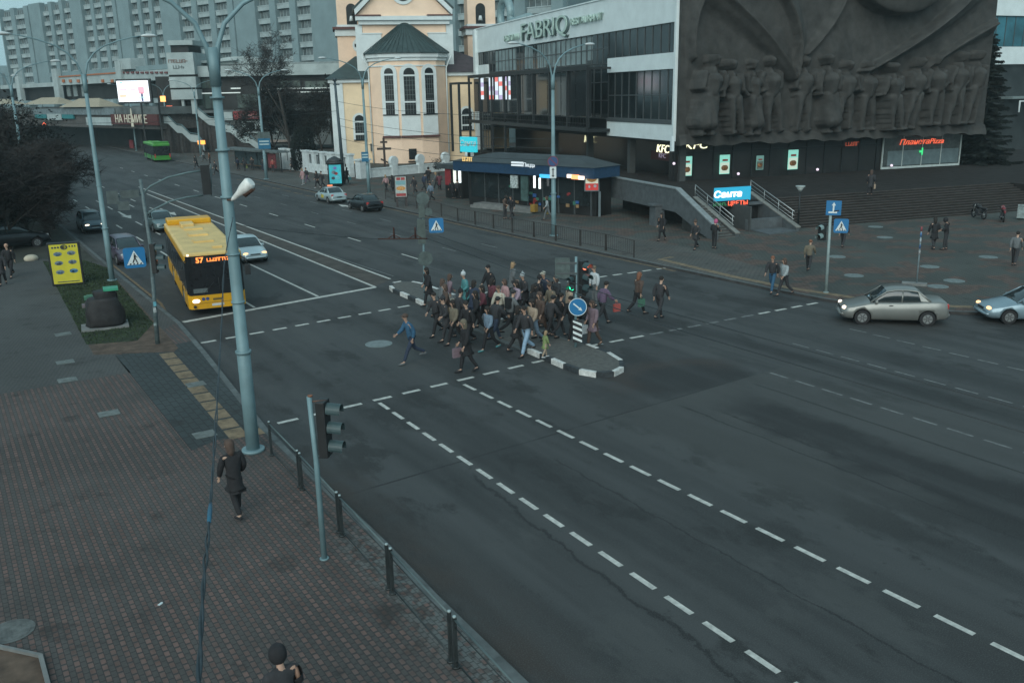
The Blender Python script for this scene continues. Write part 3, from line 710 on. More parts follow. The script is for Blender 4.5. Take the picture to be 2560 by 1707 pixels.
def sgn(body, x, y, size, mat, sx=1.0, shear=0.0, off=-YF + .25, fr=RF, par=sf, bold=0.0, dz=0):
    u, z = fr.uz(x, y, off); return text('lettering', body, size, mat, par, (u, -off, z + dz), ext=0.03, shear=shear, sx=sx, bold=bold)
sgn('ПланетаPizza', 2117, 326, 0.72, red_n, 1.25, 0.3)
u, z = RF.uz(1958, 331, -YF + .25); scrawl('lettering', 5, .5, red_d, sf, (u, YF - .25, z))
sgn('KFC', 1598, 334, 1.0, cream, 1.3, 0.22)
# KFC text on the long side, under the overhang
ou, oz = FF.uz(1352, 321, -3.3); text('lettering', 'KFC', 1.15, cream_d, bl, (ou, 3.3, oz), ext=.04, shear=.2, sx=1.25)
ou, oz = FF.uz(1522, 334, -2.3); text('lettering', 'KFC', 1.05, cream, bl, (ou, 2.3, oz - .36), ext=.04, shear=.2, sx=1.3)
g = MB(); ou, oz = FF.uz(1518, 358, -2.6); g.bb(ou - 2.0, ou + 2.0, 2.6, 2.75, oz - .42, oz + .42); bx = g.build('sign_box', M('dark_red_sign', (0.06, 0.018, 0.018), 0.6, var=0.1), bl)
text('lettering', 'KFC', 0.6, M('dim_sign_text', (0.25, 0.22, 0.30), 0.6, var=0, emit=(.3, .25, .35), es=.25), bx, (ou + .3, 2.58, oz), ext=.02, sx=1.3)
# white projecting fin sign at the corner
g = MB(); u, z = RF.uz(1543, 345, 1.0); g.bb(u - .12, u + .12, -1.2, -0.9, z - .1, z + 1.15); g.build('fin_sign', M('white_fin', (0.6, 0.66, 0.68), 0.6, var=0), sf)
# lit posters in the windows
post_c = EM('poster_mint', (0.20, 0.50, 0.42), 0.55); post_w = EM('poster_cream', (0.5, 0.6, 0.5), 0.4); post_o = M('poster_food', (0.22, 0.10, 0.04), 0.6, var=0.5, scale=6); post_r = M('poster_red', (0.30, 0.04, 0.03), 0.6)
for (x, y, s, lbl) in ((1577, 382, 1, 0), (1664, 378, 1, 1), (1745, 374, .75, 2), (1821, 367, 1.05, 3)):
    u, z = RF.uz(x, y, -YF + .3); g = MB(); h = .85*s; w_ = .52*s
    g.bb(u - w_, u + w_, YF - .34, YF - .3, z - h, z + h, 0); g.bb(u - w_ + .06, u + w_ - .06, YF - .36, YF - .341, z - h + .06, z + h*.2, 1)
    g.ball((u, YF - .36, z - h*.35), .36*s, 10, 6, 2, (1, .15, .75)); g.bb(u - w_*.5, u + w_*.55, YF - .375, YF - .362, z + h*.35, z + h*.55, 3)
    po = g.build('poster', [post_c if lbl != 2 else M('poster_dim', (0.10, 0.2, 0.18), .6, emit=(.1, .2, .18), es=.4), post_w if lbl != 2 else M('poster_dim2', (0.12, 0.14, 0.12), .6), post_o, post_r], sf)
g = MB(); u, z = RF.uz(2118, 348, -YF + .3); g.bb(u-.35, u+.05, YF-.33, YF-.3, z-.1, z+.1); g.bb(u-.08, u+.08, YF-.33, YF-.3, z-.35, z+.35); g.build('exit_light', EM('green_neon', (0.05, 0.6, 0.2), 0.6), sf)
# small round lamps in the soffit / windows
for (x, y) in ((1694, 440), (1875, 428), (2044, 422), (1548, 376)):
    u, z = RF.uz(x, y, -YF + .4); g = MB(); g.ball((u, YF - .4, max(z, 2.2)), .13, 8, 6)
    g.build('lamp', EM('small_lamp', (0.75, 0.62, 0.75), 0.6), sf)

# ---- side stair, parapet and basement shop entrance
ust = thing('terrace_stair', 'narrow stone stair rising to the terrace behind a thick grey concrete parapet', 'stairs', RF.P, RF.rz)
par_m = M('parapet_concrete', (0.075, 0.086, 0.092), 0.8, var=0.18, scale=2.0); cap_m = M('parapet_cap', (0.19, 0.215, 0.22), 0.75, var=0.15, scale=3)
g = MB()
for i in range(12):
    y0 = sl[1] + .4 + i*.36; g.bb(sl[0] + .35, sr[0] - .15, y0, y0 + 4.4 - i*.36, 0.02, PZ + (i+1)*.14 - .004)
g.build('step', M('stair_stone', (0.10, 0.105, 0.10), 0.85, var=0.2), ust)
g = MB()
for i in range(12):
    y0 = sl[1] + .4 + i*.36; g.bb(sl[0] + .36, sr[0] - .16, y0 - .01, y0 + .09, PZ + (i+1)*.14 - .05, PZ + (i+1)*.14)
g.build('step_nosing', stone_s, ust)
# parapet along the stair and on along the terrace edge (runs away from the viewer)
px0 = sl[0]; yA = sl[1]; yB = yA + 5.2; yC = yB + 11.5
def wall_yz(mb, x0, x1, pts, mi=0):
    n = len(pts); vs = [(x0, p[0], p[1]) for p in pts] + [(x1, p[0], p[1]) for p in pts]
    mb.add(vs, [tuple(range(n)), tuple(range(2*n-1, n-1, -1))] + [(i, i+n, (i+1) % n + n, (i+1) % n) for i in range(n)], mi)
g = MB(); wall_yz(g, px0, px0 + .32, [(yA, 0), (yA + .35, 0), (yA + 1.8, .35), (yB, 1.35), (yC, 1.35), (yC, 2.95), (yB, 2.95), (yA + .15, 1.0), (yA, .95)])
g.build('parapet', par_m, ust, .02)
g = MB()
for a, b in (((yA - .05, .96), (yB, 2.96)), ((yB, 2.96), (yC, 2.96))):
    wall_yz(g, px0 - .06, px0 + .38, [(a[0], a[1]), (b[0], b[1]), (b[0], b[1] + .1), (a[0], a[1] + .1)])
g.build('parapet_cap', cap_m, ust)
cpos = RL(D(1484, 508)); g = MB(); g.bb(px0 - .5, px0 + .25, yB + 2.0, yB + 2.9, 0, 1.6); g.bb(px0 - .7, px0 + .3, yB + 1.9, yB + 3.0, 1.6, 1.7); g.build('pier', par_m, ust)
def low_wall(parent, x, ya, yb, z0, z1, w=.28):
    g = MB(); wall_yz(g, x, x + w, [(ya, 0), (yb, 0), (yb, z1), (ya, z0)]); g.build('stair_wall', par_m, parent, .015)
    g = MB(); wall_yz(g, x - .05, x + w + .05, [(ya - .05, z0), (yb, z1), (yb, z1 + .08), (ya - .05, z0 + .08)]); g.build('wall_cap', M('wall_cap', (0.17, 0.17, 0.155), .8, var=.2), parent)
    g = MB(); k = (z1 - z0)/(yb - ya)
    for h in (.35, .62, .9): g.tube([(x + w/2, ya + .5, z0 + k*.5 + h), (x + w/2, yb, z1 + h)], .028 if h > .8 else .016, 6)
    for f in (0.12, .4, .7, 1.0):
        y = ya + (yb-ya)*f; z = z0 + k*(y-ya); g.tube([(x + w/2, y, z), (x + w/2, y, z + .92)], .022, 6)
    g.build('handrail', M('steel_rail', (0.38, 0.40, 0.40), .35, .6, var=.1), parent)
low_wall(ust, sr[0] - .1, sr[1], sr[1] + 5.6, .35, 2.2)
ent = thing('basement_entrance', 'sunken dark shop entrance with a lit blue sign between two stair walls', 'entrance', RF.P, RF.rz)
w2 = RL(D(1829, 533))
low_wall(ent, w2[0] - .25, w2[1] - .3, w2[1] + 5.6, .35, 2.2)
ye = sr[1] + 4.6
g = MB(); g.bb(sr[0] + .22, w2[0] - .27, ye + .5, ye + .8, 0, TZ + .02); g.build('door', M('dark_door', (0.02, 0.02, 0.02), .3, var=.3), ent)
g = MB(); g.bb(sr[0] + .2, w2[0] - .26, ye - .1, ye + .5, 1.55, 1.7); g.bb(sr[0] + 2.2, w2[0] - .26, ye - 2.5, ye - 2.2, 0, .9); g.build('canopy', par_m, ent)
g = MB(); g.bb(sr[0] - .1, w2[0] + .2, ye + .1, ye + .5, 2.55, 3.3)
g = MB(); g.prism([(sr[0] + 2.4, sr[1] - .2), (w2[0] - .3, w2[1] - .6), (w2[0] - .3, ye - 2.5), (sr[0] + 2.4, ye - 2.5)], .02, .2); g.build('ramp', par_m, ent)
g = MB(); g.box((sr[0] + 2.3, ye - 1.0, .9), (.12, 3.4, 1.8)); g.build('side_wall', M('side_wall', (.05, .055, .055), .8), ent)
u0_, z0_ = RF.uz(1640, 434, -ye + .3); u1_, z1_ = RF.uz(1720, 458, -ye + .3)
g = MB(); g.bb(u0_, u1_, ye - .5, ye - .3, z1_, z0_ + .05); sb = g.build('sign_box', EM('blue_sign', (0.02, 0.27, 0.42), 0.62), ent)
uu, zz = RF.uz(1673, 447, -ye + .6); text('lettering', 'Санта', 0.62, EM('white_sign_text', (.95, .97, .97), .95), sb, (uu, ye - .53, zz), ext=.03, sx=1.3, shear=.1, bold=.012)
g = MB(); uu, zz = RF.uz(1696, 467, -ye + .6); g.bb(uu - 2.0, uu + .9, ye - .52, ye - .4, zz - .22, zz + .22); sb = g.build('sign_box', M('black_sign', (.015, .015, .015), .5, var=0), ent)
text('lettering', 'ЦВЕТЫ', 0.42, EM('red_led', (.9, .12, .06), .8), sb, (uu, ye - .54, zz), ext=.02, sx=1.15)
scrawl('lettering', 6, .3, EM('green_led', (.04, .25, .10), .4), sb, (uu - 1.45, ye - .54, zz))
# dark globe-less lantern post by the steps
lp = D(1832, 528); t = thing('lantern_post', 'slim dark lantern post with a flat pale cap beside the wide steps', 'lantern', (lp.x, lp.y, PZ))
g = MB(); g.cyl((0, 0, .1), .14, .2, 10); g.tube([(0, 0, .2), (0, 0, 2.55)], [.07, .045], 8); g.build('post', steel_d, t)
g = MB(); g.cyl((0, 0, 2.72), .05, .34, 8, 0, 'Z', .3); g.cyl((0, 0, 2.92), .33, .07, 12); g.build('lamp_head', M('lamp_cap', (.34, .38, .37), .6), t)

# ---------------- white building with blue windows beyond the relief
rb0 = at(2285, 250, 116); RB = Frame(rb0, (0.985, -0.17))
ob = thing('office_building', 'white building with blue tinted ribbon windows at the right edge behind the fir tree', 'building', RB.P, RB.rz)
zz = [RB.uz(2330, y)[1] for y in (10, 37, 108, 148, 225, 240)]
g = MB(); g.bb(-8, 30, 0, 20, zz[1], zz[1] + 8); g.bb(-8, 30, 0.0, 20, zz[3], zz[2]); g.build('wall', cfab, ob)
windows(ob, -6, 30, zz[2], zz[1], 22, .3, gm=glass_b)
g = MB(); g.bb(-7.5, 30, .6, 19.5, 0, zz[3]); g.bb(-7.5, 30, .42, 19.5, zz[2] + .01, zz[1] - .01); g.build('base', M('dark_base', (.03, .035, .036), .4, var=.4, scale=.4), ob)
g = MB(); g.bb(1, 30, -1.6, .6, zz[4] - .12, zz[4] + .18); g.build('canopy', M('canopy_grey', (.16, .2, .2), .7), ob)
u, z = RB.uz(2352, 245, 1.7); text('lettering', 'ГУМ', 2.0, M('white_letter', (.55, .6, .6), .6, var=0), ob, (u - 1.1, -1.7, z - .1), ext=.05, align='LEFT')
for x in (2180, 2215, 2258):
    u, z = RB.uz(x, 340); g = MB(); g.bb(u - 1.6, u + 1.6, .5, .58, z - .8, z + 1.6); g.build('shop_window', M('dim_window', (.05, .065, .08), .3, emit=(.12, .16, .2), es=.18), ob)
# ================================================================ CHURCH
ch0 = at(949, 375, 128.0); cdx = V((CR[0][0], CR[1][0], 0)).normalized()
# image-right direction at the church, turned slightly
cdir = (Matrix.Rotation(R(2.5), 3, 'Z') @ V((D(1100, 375) - D(800, 375)).to_tuple())); 
vv = V((ch0.x, ch0.y, 0)).normalized(); cdir = V((vv.y, -vv.x, 0)); cdir = Matrix.Rotation(R(4), 3, 'Z') @ cdir
CF = Frame(V((ch0.x, ch0.y, 0)), cdir)
church = thing('church', 'peach and white church with rounded apse, dark green roof and two towers', 'church', CF.P, CF.rz)
peach = M('peach_plaster', (0.74, 0.545, 0.405), 0.9, var=0.07, scale=0.5)
peach2 = M('yellow_plaster', (0.70, 0.545, 0.365), 0.9, var=0.08, scale=0.5)
chw = M('church_white', (0.56, 0.61, 0.61), 0.9, var=0.06, scale=1)
roofg = M('green_metal_roof', (0.035, 0.058, 0.058), 0.5, 0.1, var=0.2, scale=1.0)
roofp = M('brown_tile_roof', (0.055, 0.042, 0.048), 0.8, var=0.25, scale=1.5)
roofr = M('red_flashing', (0.10, 0.04, 0.035), 0.7)
wglass = M('church_glass', (0.014, 0.016, 0.017), 0.2, var=0.2)
def Z(y, off=0): return CF.uz(945, y, off)[1]
def U(x, off=0, y=250): return CF.uz(x, y, off)[0]
AW = 5.35; EZ = Z(122); 
# apse: faceted plan
ap = [(-AW, 5), (-AW, 2.6), (-AW*.72, .75), (-AW*.28, 0), (AW*.28, 0), (AW*.72, .75), (AW, 2.6), (AW, 5)]
def ring(poly, s=1.0, dy=0): return [(p[0]*s, (p[1]-5)*s + 5 + dy) for p in poly]
g = MB(); g.prism(ap, -.2, EZ - 1.0); g.build('apse_wall', peach, church)
g = MB(); g.prism(ring(ap, 1.02), EZ - 1.75, EZ - 1.6); g.prism(ring(ap, 1.035), EZ - 1.0, EZ - .55); g.prism(ring(ap, 1.075), EZ - .55, EZ - .02); g.build('cornice', chw, church)
rr0 = ring(ap, 1.12); apex = (0, 5.0, Z(52, -5) + .3)
g = MB(); vs = [(p[0], p[1], EZ) for p in rr0] + [apex]
g.add(vs, [(i, i+1, len(rr0)) for i in range(len(rr0)-1)]); g.prism(rr0, EZ - .02, EZ + .1)
g.build('apse_roof', roofg, church)
g = MB()
for s in range(len(rr0)-1):
    for k in range(4):
        a = V((*rr0[s], EZ + .12)); b = V((*rr0[s+1], EZ + .12)); p = a + (b-a)*k/4; g.tube([p, p + (V(apex) - p)*.97], .035, 4, cap=False)
g.build('roof_seam', roofg, church)
def arch_pts(cx, w, z0, z1, n=10): return [(cx - w/2, z0), (cx + w/2, z0)] + [(cx + w/2*math.cos(math.pi*k/n), z1 - w/2 + w/2*math.sin(math.pi*k/n)) for k in range(n+1)]
def place(o, x, y, rz): o.location = (x, y, 0); o.rotation_euler = (0, 0, rz)
def arch_window(x, y, rz, w, z0, z1, apron=0.0, red=True, ow=None, name='window'):
    "surround (white, deep), glass, glazing bars; origin on the wall face"
    ow = ow or w*1.72
    g = MB(); g.panel(arch_pts(0, ow, z0 - apron, z1 + (ow-w)*.5), -.06, .3); s = g.build(name, chw, church); place(s, x, y, rz)
    g = MB(); g.panel(arch_pts(0, w, z0, z1), -.10, -.03); gl = g.build('pane', wglass, s)
    g = MB(); zz = z1 - w/2 - .25
    for q in (zz, z0 + (zz - z0)*.32): g = MB(); g.bb(-w/2, w/2, -.15, -.102, q - .11, q + .11); g.build('transom', chw, s)
    g = MB()
    nb = 3 if w > .9 else 2
    for k in range(1, nb+1): xk = -w/2 + w*k/(nb+1); g.bb(xk - .02, xk + .02, -.125, -.104, z0, zz)
    n = int((zz - z0)/.62)
    for k in range(1, n): zk = z0 + (zz-z0)*k/n; g.bb(-w/2, w/2, -.12, -.106, zk - .02, zk + .02)
    g.build('glazing_bar', M('glazing_bar', (.13, .15, .15), .8, var=0), s)
    g = MB(); g.bb(-ow*.48, ow*.48, -.2, -.061, z0 - .12, z0 + .02); g.build('window_sill', wglass, s)
    if apron: g = MB(); g.bb(-ow*.56, ow*.56, -.3, .1, z0 - apron - .28, z0 - apron); g.build('apron_ledge', roofr, s)
    return s
zt, zb = Z(172), Z(266)
aw_z1 = Z(150) - .35
def facew(i):
    a, b = V(ap[i]), V(ap[i+1]); m = (a+b)/2; e = b-a; return m.x, m.y, math.atan2(e.y, e.x), e.length
x, y, rz, L = facew(3); arch_window(x, y, rz, 1.55, zb + .2, aw_z1, apron=2.9)
x, y, rz, L = facew(2); arch_window(x - .1, y - .05, rz, 1.25, zb + .2, aw_z1, apron=2.9, ow=2.25)
x, y, rz, L = facew(4); arch_window(x + .1, y - .05, rz, 1.25, zb + .2, aw_z1, apron=2.9, ow=2.25)
g = MB(); g.bb(-.55, .55, -.16, .1, Z(366), Z(342)); g.bb(-.7, .7, -.5, -.16, Z(372), Z(372) + .15); g.build('cellar_window', wglass, church)
# downpipes
for sx in (-1, 1):
    g = MB(); xx = sx*(AW + .12); g.tube([(sx*(AW + .9), 2.4, EZ - .3), (sx*(AW + .5), 2.4, EZ - 1.1), (xx, 2.4, EZ - 1.9), (xx, 2.4, 0)], .11, 8); g.build('downpipe', chw, church)
# nave gable behind the apse
NW = 5.9; NZ = Z(52, -6); GY = 5.0
gz = Z(57, -5)
g = MB(); g.panel([(-NW, 0), (NW, 0), (NW, gz), (-NW, gz)], GY, GY + 30); g.build('nave_wall', peach, church)
g = MB(); g.panel([(-NW - .88, gz + 1.12), (NW + .88, gz + 1.12), (0, gz + 7.8)], GY, GY + .6); g.build('gable', peach, church)
g = MB(); g.bb(-NW - .5, NW + .5, GY - .5, GY + .7, gz, gz + .55); g.bb(-NW - .9, NW + .9, GY - .85, GY + .7, gz + .55, gz + 1.1); g.build('nave_cornice', chw, church)
g = MB(); g.bb(-NW - .95, -NW*.55, GY - .95, GY + .7, gz + 1.1, gz + 1.28); g.bb(NW*.55, NW + .95, GY - .95, GY + .7, gz + 1.1, gz + 1.28); g.build('flashing', roofr, church)
for sx in (-1, 1):
    g = MB(); a, b = V((sx*(NW + .9), 0, gz + 1.3)), V((0, 0, gz + 8.2)); e = b - a; Lg = e.length; ang = math.atan2(e.z, abs(e.x))
    g.panel([(sx*(NW + .9), gz + 1.28), (0, gz + 7.7), (0, gz + 8.5), (sx*(NW + 1.0), gz + 2.0)][::sx], GY - .7, GY + .2); g.build('gable_moulding', chw, church)
    g = MB(); g.panel([(sx*(NW + 1.1), gz + 2.0), (0, gz + 8.5), (0, gz + 8.7), (sx*(NW + 1.2), gz + 2.2)][::sx], GY - .8, GY + 30); g.build('nave_roof', roofg, church)
    g = MB(); g.bb(sx*(NW - 2.6), sx*(NW + .06), GY - .12, GY + .3, 0, gz - 1.1); g.bb(sx*(NW - 2.7), sx*(NW + .14), GY - .2, GY + .3, gz - 1.25, gz - 1.1); g.build('pilaster', chw, church)
    g = MB(); g.bb(sx*(NW + .05), sx*(NW + 1.0), GY - .1, GY + .6, 3, gz - .02); g.build('nave_corner', chw, church)
g = MB(); n = 24; zc = gz + 4.3; g.panel([(1.65*math.cos(2*math.pi*k/n), zc + 1.65*math.sin(2*math.pi*k/n)) for k in range(n)], GY - .16, GY + .2); ro = g.build('round_window', chw, church)
g = MB(); g.panel([(1.2*math.cos(2*math.pi*k/n), zc + 1.2*math.sin(2*math.pi*k/n)) for k in range(n)], GY - .22, GY - .17); g.build('pane', wglass, ro)
# side chapels with lean-to roofs
def side(sx, xo, ztop, zroof, m, rm, yl):
    g = MB(); x0, x1 = sorted((sx*NW*.8, sx*xo)); g.bb(x0, x1, yl, yl + 14, -.2, ztop); g.build('chapel_wall', m, church)
    g = MB(); g.bb(x0 - .3, x1 + .3, yl - .35, yl + 14, ztop, ztop + .5); g.build('chapel_cornice', chw, church)
    g = MB(); vs = [(sx*(xo + .7), yl - .7, ztop + .5), (sx*NW*.75, yl - .7, ztop + .5), (sx*NW*.75, yl + 7, zroof), (sx*(xo + .7), yl + 14, ztop + .5), (sx*(xo*.80), yl + 7, zroof - 1.6)]
    ya = yl - .7
    g.add([(sx*(xo + .7), ya, ztop + .5), (sx*NW*.72, ya, ztop + .5), (sx*NW*.72, yl + 6.5, zroof), (sx*(NW + 1.2), yl + 6.5, zroof), (sx*(xo + .7), yl + 14, ztop + .5), (sx*NW*.72, yl + 14, ztop + .5)],
          [(0, 1, 2, 3), (0, 3, 4), (3, 2, 5, 4), (0, 4, 5, 1)]); g.build('chapel_roof', rm, church)
zl = Z(188, -3); side(-1, -U(762, -3), zl, Z(128, -9), peach2, roofg, 3.2)
zr = Z(176, -3); side(1, 14.5, zr, Z(115, -9), peach2, roofp, 3.2)
g = MB(); x_ = -U(762, -3); g.bb(-x_ - .05, -x_ + 1.7, 3.06, 3.5, 0, zl - .02); g.build('pilaster', chw, church)
arch_window(U(824, -3), 3.19, 0, 1.35, Z(318, -3), Z(262, -3), ow=1.95)
arch_window(U(1072, -3), 3.19, 0, 1.4, Z(302, -3), Z(252, -3), ow=2.05)
g = MB(); xx = U(853, -3); g.bb(xx - .45, xx + .45, 3.0, 3.3, Z(345, -3), Z(328, -3)); g.build('wall_box', mull, church)
# small dormer on the right roof
g = MB(); n = 8; u_, z_ = CF.uz(1063, 217, -4.5); g.panel([(u_ + .8*math.cos(math.pi*k/n), z_ - .2 + .75*math.sin(math.pi*k/n)) for k in range(n+1)], 3.6, 5.6, 0); d_ = g.build('dormer', chw, church)
g = MB(); g.panel([(u_ + .45*math.cos(math.pi*k/n), z_ - .18 + .45*math.sin(math.pi*k/n)) for k in range(n+1)], 3.55, 3.6, 0); g.build('dormer_pane', wglass, d_)
for (xa_, ya_, xb_, yb_) in ((908/1*1, 0, 0, 0),): pass
# towers
def tower(cx, w, y0, lbl):
    zc = Z(82, -y0); g = MB(); g.bb(cx - w, cx + w, y0, y0 + 2*w, 0, zc); g.bb(cx - w*.94, cx + w*.94, y0 + .3, y0 + 2*w - .3, zc + 1.4, zc + 13); g.build('tower', peach, church)
    g = MB(); g.bb(cx - w - .3, cx + w + .3, y0 - .3, y0 + 2*w + .3, zc, zc + .9); g.build('tower_cornice', chw, church)
    g = MB(); g.bb(cx - w - .6, cx + w + .6, y0 - .6, y0 + 2*w + .6, zc + .9, zc + 1.25); g.build('flashing', roofr, church)
    g = MB(); g.bb(cx - w, cx + w, y0 + .1, y0 + 2*w - .1, zc + 1.25, zc + 1.6); g.build('tower_base', chw, church)
    g = MB(); za = Z(57, -y0); zt_ = Z(8, -y0); g.panel(arch_pts(cx - .15, 1.5, za, zt_), y0 + .24, y0 + .4); g.build('belfry_opening', wglass, church)
    g = MB(); g.cyl((cx - .2, y0 + .15, za + .9), .35, .7, 10, 0, 'Z', .18); g.build('bell', chw, church)
tower(U(823, -13), 2.45, 13, 0); tower(U(1112, -15), 2.3, 15, 1)
g = MB(); u_, z_ = CF.uz(826, 105, -13); n = 20
g.panel([(u_ + 1.05*math.cos(2*math.pi*k/n), z_ + 1.05*math.sin(2*math.pi*k/n)) for k in range(n)], 12.9, 13.1); cw = g.build('cross_window', chw, church)
g = MB(); g.bb(u_ - .22, u_ + .22, 12.84, 12.89, z_ - .75, z_ + .75); g.bb(u_ - .75, u_ - .23, 12.84, 12.89, z_ - .22, z_ + .22); g.bb(u_ + .23, u_ + .75, 12.84, 12.89, z_ - .22, z_ + .22); g.build('pane', wglass, cw)
for sx, x, y in ((-1, 917, 222), (1, 1032, 218)): pass
# churchyard wall with round headed posts
f0 = D(835, 410, PZ); f1 = D(1090, 386, PZ)
wm = M('white_fence', (0.52, 0.57, 0.57), 0.85, var=0.12, scale=2)
fe = (f1 - f0); fl = fe.length; frz = math.atan2(fe.y, fe.x)
t = thing('churchyard_wall', 'low white wall with round topped posts in front of the peach church', 'wall', f0, frz)
g = MB(); g.bb(.7, fl, -.15, .15, 0, .95); g.bb(.7, fl, -.2, .2, .95, 1.08); g.build('wall', wm, t)
for k in range(5):
    x = .0 if k == 0 else fl*k/4.3 + .4
    g = MB()
    if k == 0: g.bb(-.75, .75, -.5, .5, 0, 2.1); g.bb(-.9, .9, -.6, .6, 2.1, 2.3)
    else: g.bb(x - .42, x + .42, -.3, .3, 0, 1.35); g.cyl((x, 0, 1.75), .62, .5, 14, 0, 'Y')
    g.build('post', wm, t, .03)
fl0 = D(655, 388, PZ); fl1 = D(806, 407, PZ); fe = fl1 - fl0; L_ = fe.length
t = thing('church_fence', 'tall white fence with wide pillars left of the advertising column', 'fence', fl0, math.atan2(fe.y, fe.x))
g = MB(); g.bb(0, L_, -.15, .15, 0, 1.15); g.build('wall', wm, t)
for k in range(9):
    x = L_*k/8; g = MB(); w_ = .45 if k % 3 else .8; g.bb(x - w_, x + w_, -.3, .3, 0, 2.6); g.bb(x - w_ - .1, x + w_ + .1, -.4, .4, 2.6, 2.8); g.build('post', wm, t)
g = MB()
for k in range(int(L_/.35)): g.bb(k*.35, k*.35 + .05, -.03, .03, 1.15, 2.3)
g.bb(0, L_, -.04, .04, 2.2, 2.28); g.build('railing', steel_d, t)
# orthodox cross in the yard
p = at(884, 376, 116); b = V((p.x, p.y, 0)); cf = Frame(b, cdir)
t = thing('orthodox_cross', 'dark wooden orthodox cross standing in the yard before the apse', 'cross', b, cf.rz)
zt_ = cf.uz(884, 317)[1]; g = MB(); wood = M('dark_wood', (.05, .035, .03), .8)
g.bb(-.14, .14, -.14, .14, 0, zt_); g.bb(-.45, .45, -.11, .11, zt_ - .65, zt_ - .42); g.bb(-.9, .9, -.11, .11, zt_ - 1.5, zt_ - 1.22)
g.box((0, 0, zt_ - 2.9), (1.1, .2, .2), mat=Matrix.Rotation(R(28), 3, 'Y')); g.build('cross', wood, t)
g = MB(); g.box((0, 0, .3), (1.6, 1.6, .6)); g.build('base', concrete, t)
g = MB(); g.sheet([(50, 112), (75, 104), (85, 130), (56, 150), (47, 125)], .3); struct(g.build('churchyard_ground', M('yard_soil', (.05, .05, .043), .95, var=.3)))
# ================================================================ APARTMENT BLOCKS AND SHOPPING ARCADE
def hz(px): return V((ray(px/PS, 236)[0], ray(px/PS, 236)[1], 0)).normalized()
TP0, TP1 = at(45, 236, 305), at(800, 236, 203)
TF = Frame(TP0, TP1 - TP0)
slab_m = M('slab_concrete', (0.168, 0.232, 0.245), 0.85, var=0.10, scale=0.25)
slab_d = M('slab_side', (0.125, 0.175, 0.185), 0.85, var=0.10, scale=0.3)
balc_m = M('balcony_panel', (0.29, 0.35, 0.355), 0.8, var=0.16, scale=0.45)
apt_gl = M('flat_window', (0.045, 0.058, 0.062), 0.25, var=0.5, scale=0.55, c2=(0.16, 0.19, 0.19))
XB = [33, 95, 194, 293, 396, 555, 738, 970, 1290]
LBS = ['leftmost pale concrete apartment block against the open sky', 'second pale apartment block from the left, above the orange dotted fascia', 'third pale apartment block from the left, above the bright screen',
       'pale apartment block directly behind the white stacked arcade tower', 'pale apartment block between the tall lamp arms and behind the domed arcade roof', 'pale apartment block behind the bare tree, left of the church',
       'pale apartment block hidden mostly by the church gable', 'pale apartment block showing above the restaurant roof']
wmesh = bmesh_b = None
for k in range(8):
    ua, ub = TF.uz(XB[k], 236)[0], TF.uz(XB[k+1], 236)[0]; Wd = ub - ua
    st = (k % 2)*0.0
    blk = thing('apartment_block', LBS[k], 'apartment block', TF.w(ua, (0, .9)[k % 2]), TF.rz, 'long row of pale apartment blocks')
    H = (TF.uz(60, 15)[1], TF.uz(120, 4)[1])[min(k, 1)] + (0 if k < 2 else 12)
    bw = Wd*.27; cw = (Wd - bw)/3.0
    if k == 0: bw = 0.6; cw = (Wd - bw)/2.0
    nc = 2 if k == 0 else 3
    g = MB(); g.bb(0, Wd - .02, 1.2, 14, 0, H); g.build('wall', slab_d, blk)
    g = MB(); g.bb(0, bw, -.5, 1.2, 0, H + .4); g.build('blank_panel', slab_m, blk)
    zlo = 9.0 if k < 6 else 12.0
    nf = int(min(H - 2, 44 if k < 5 else 40) - zlo)//3 + 1
    wv = MB(); wv.bb(0, cw*.64, 1.1, 1.19, .95, 2.55); 
    for q in range(5): wv.bb(cw*.64*q/4 - .05, cw*.64*q/4 + .05, 1.04, 1.098, .95, 2.55, 1)
    wm_ = wv.mesh('window', [apt_gl, balc_m])
    bv = MB(); bv.bb(-.06, cw*.64 + .06, .35, 1.19, -.2, .94); bv.bb(-.12, cw*.64 + .12, .28, .36, .80, 1.0); bm_ = bv.mesh('balcony', [balc_m])
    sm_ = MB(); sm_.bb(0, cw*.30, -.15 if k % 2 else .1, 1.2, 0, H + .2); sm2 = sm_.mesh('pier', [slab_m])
    for c_ in range(nc):
        x = bw + c_*cw
        o = bpy.data.objects.new('pier', sm2); col.objects.link(o); o.parent = blk; o.location = (x + cw*.68, 0, 0)
        for f in range(nf):
            z = zlo + f*3.0
            if z + 2.6 > H: break
            o = bpy.data.objects.new('window', wm_); col.objects.link(o); o.parent = blk; o.location = (x + .02, 0, z)
            o = bpy.data.objects.new('balcony', bm_); col.objects.link(o); o.parent = blk; o.location = (x + .02, 0, z)
# hazy far tower at the left edge
p = at(15, 240, 620); t = thing('distant_tower', 'pale hazy tower block far off at the left edge of the sky', 'building', (p.x, p.y, 0), math.atan2(p.y, p.x) - R(90))
g = MB(); g.bb(-14, 14, 0, 20, 0, 30); g.bb(-8, 7, 0, 18, 30, 34); g.build('wall', slab_m, t)
for i in range(6):
    g = MB(); g.bb(-12 + i*4, -10 + i*4, -.1, .1, 12, 29); g.build('window', apt_gl, t)
p = at(60, 240, 430); t = thing('far_block', 'low pale block beyond the arcade under the open sky', 'building', (p.x, p.y, 0), math.atan2(p.y, p.x) - R(90))
g = MB(); g.bb(-40, 18, 0, 20, 0, 15); g.build('wall', slab_m, t)
for i in range(8): g = MB(); g.bb(-36 + i*6, -32 + i*6, -.1, .1, 9, 13); g.build('window', apt_gl, t)

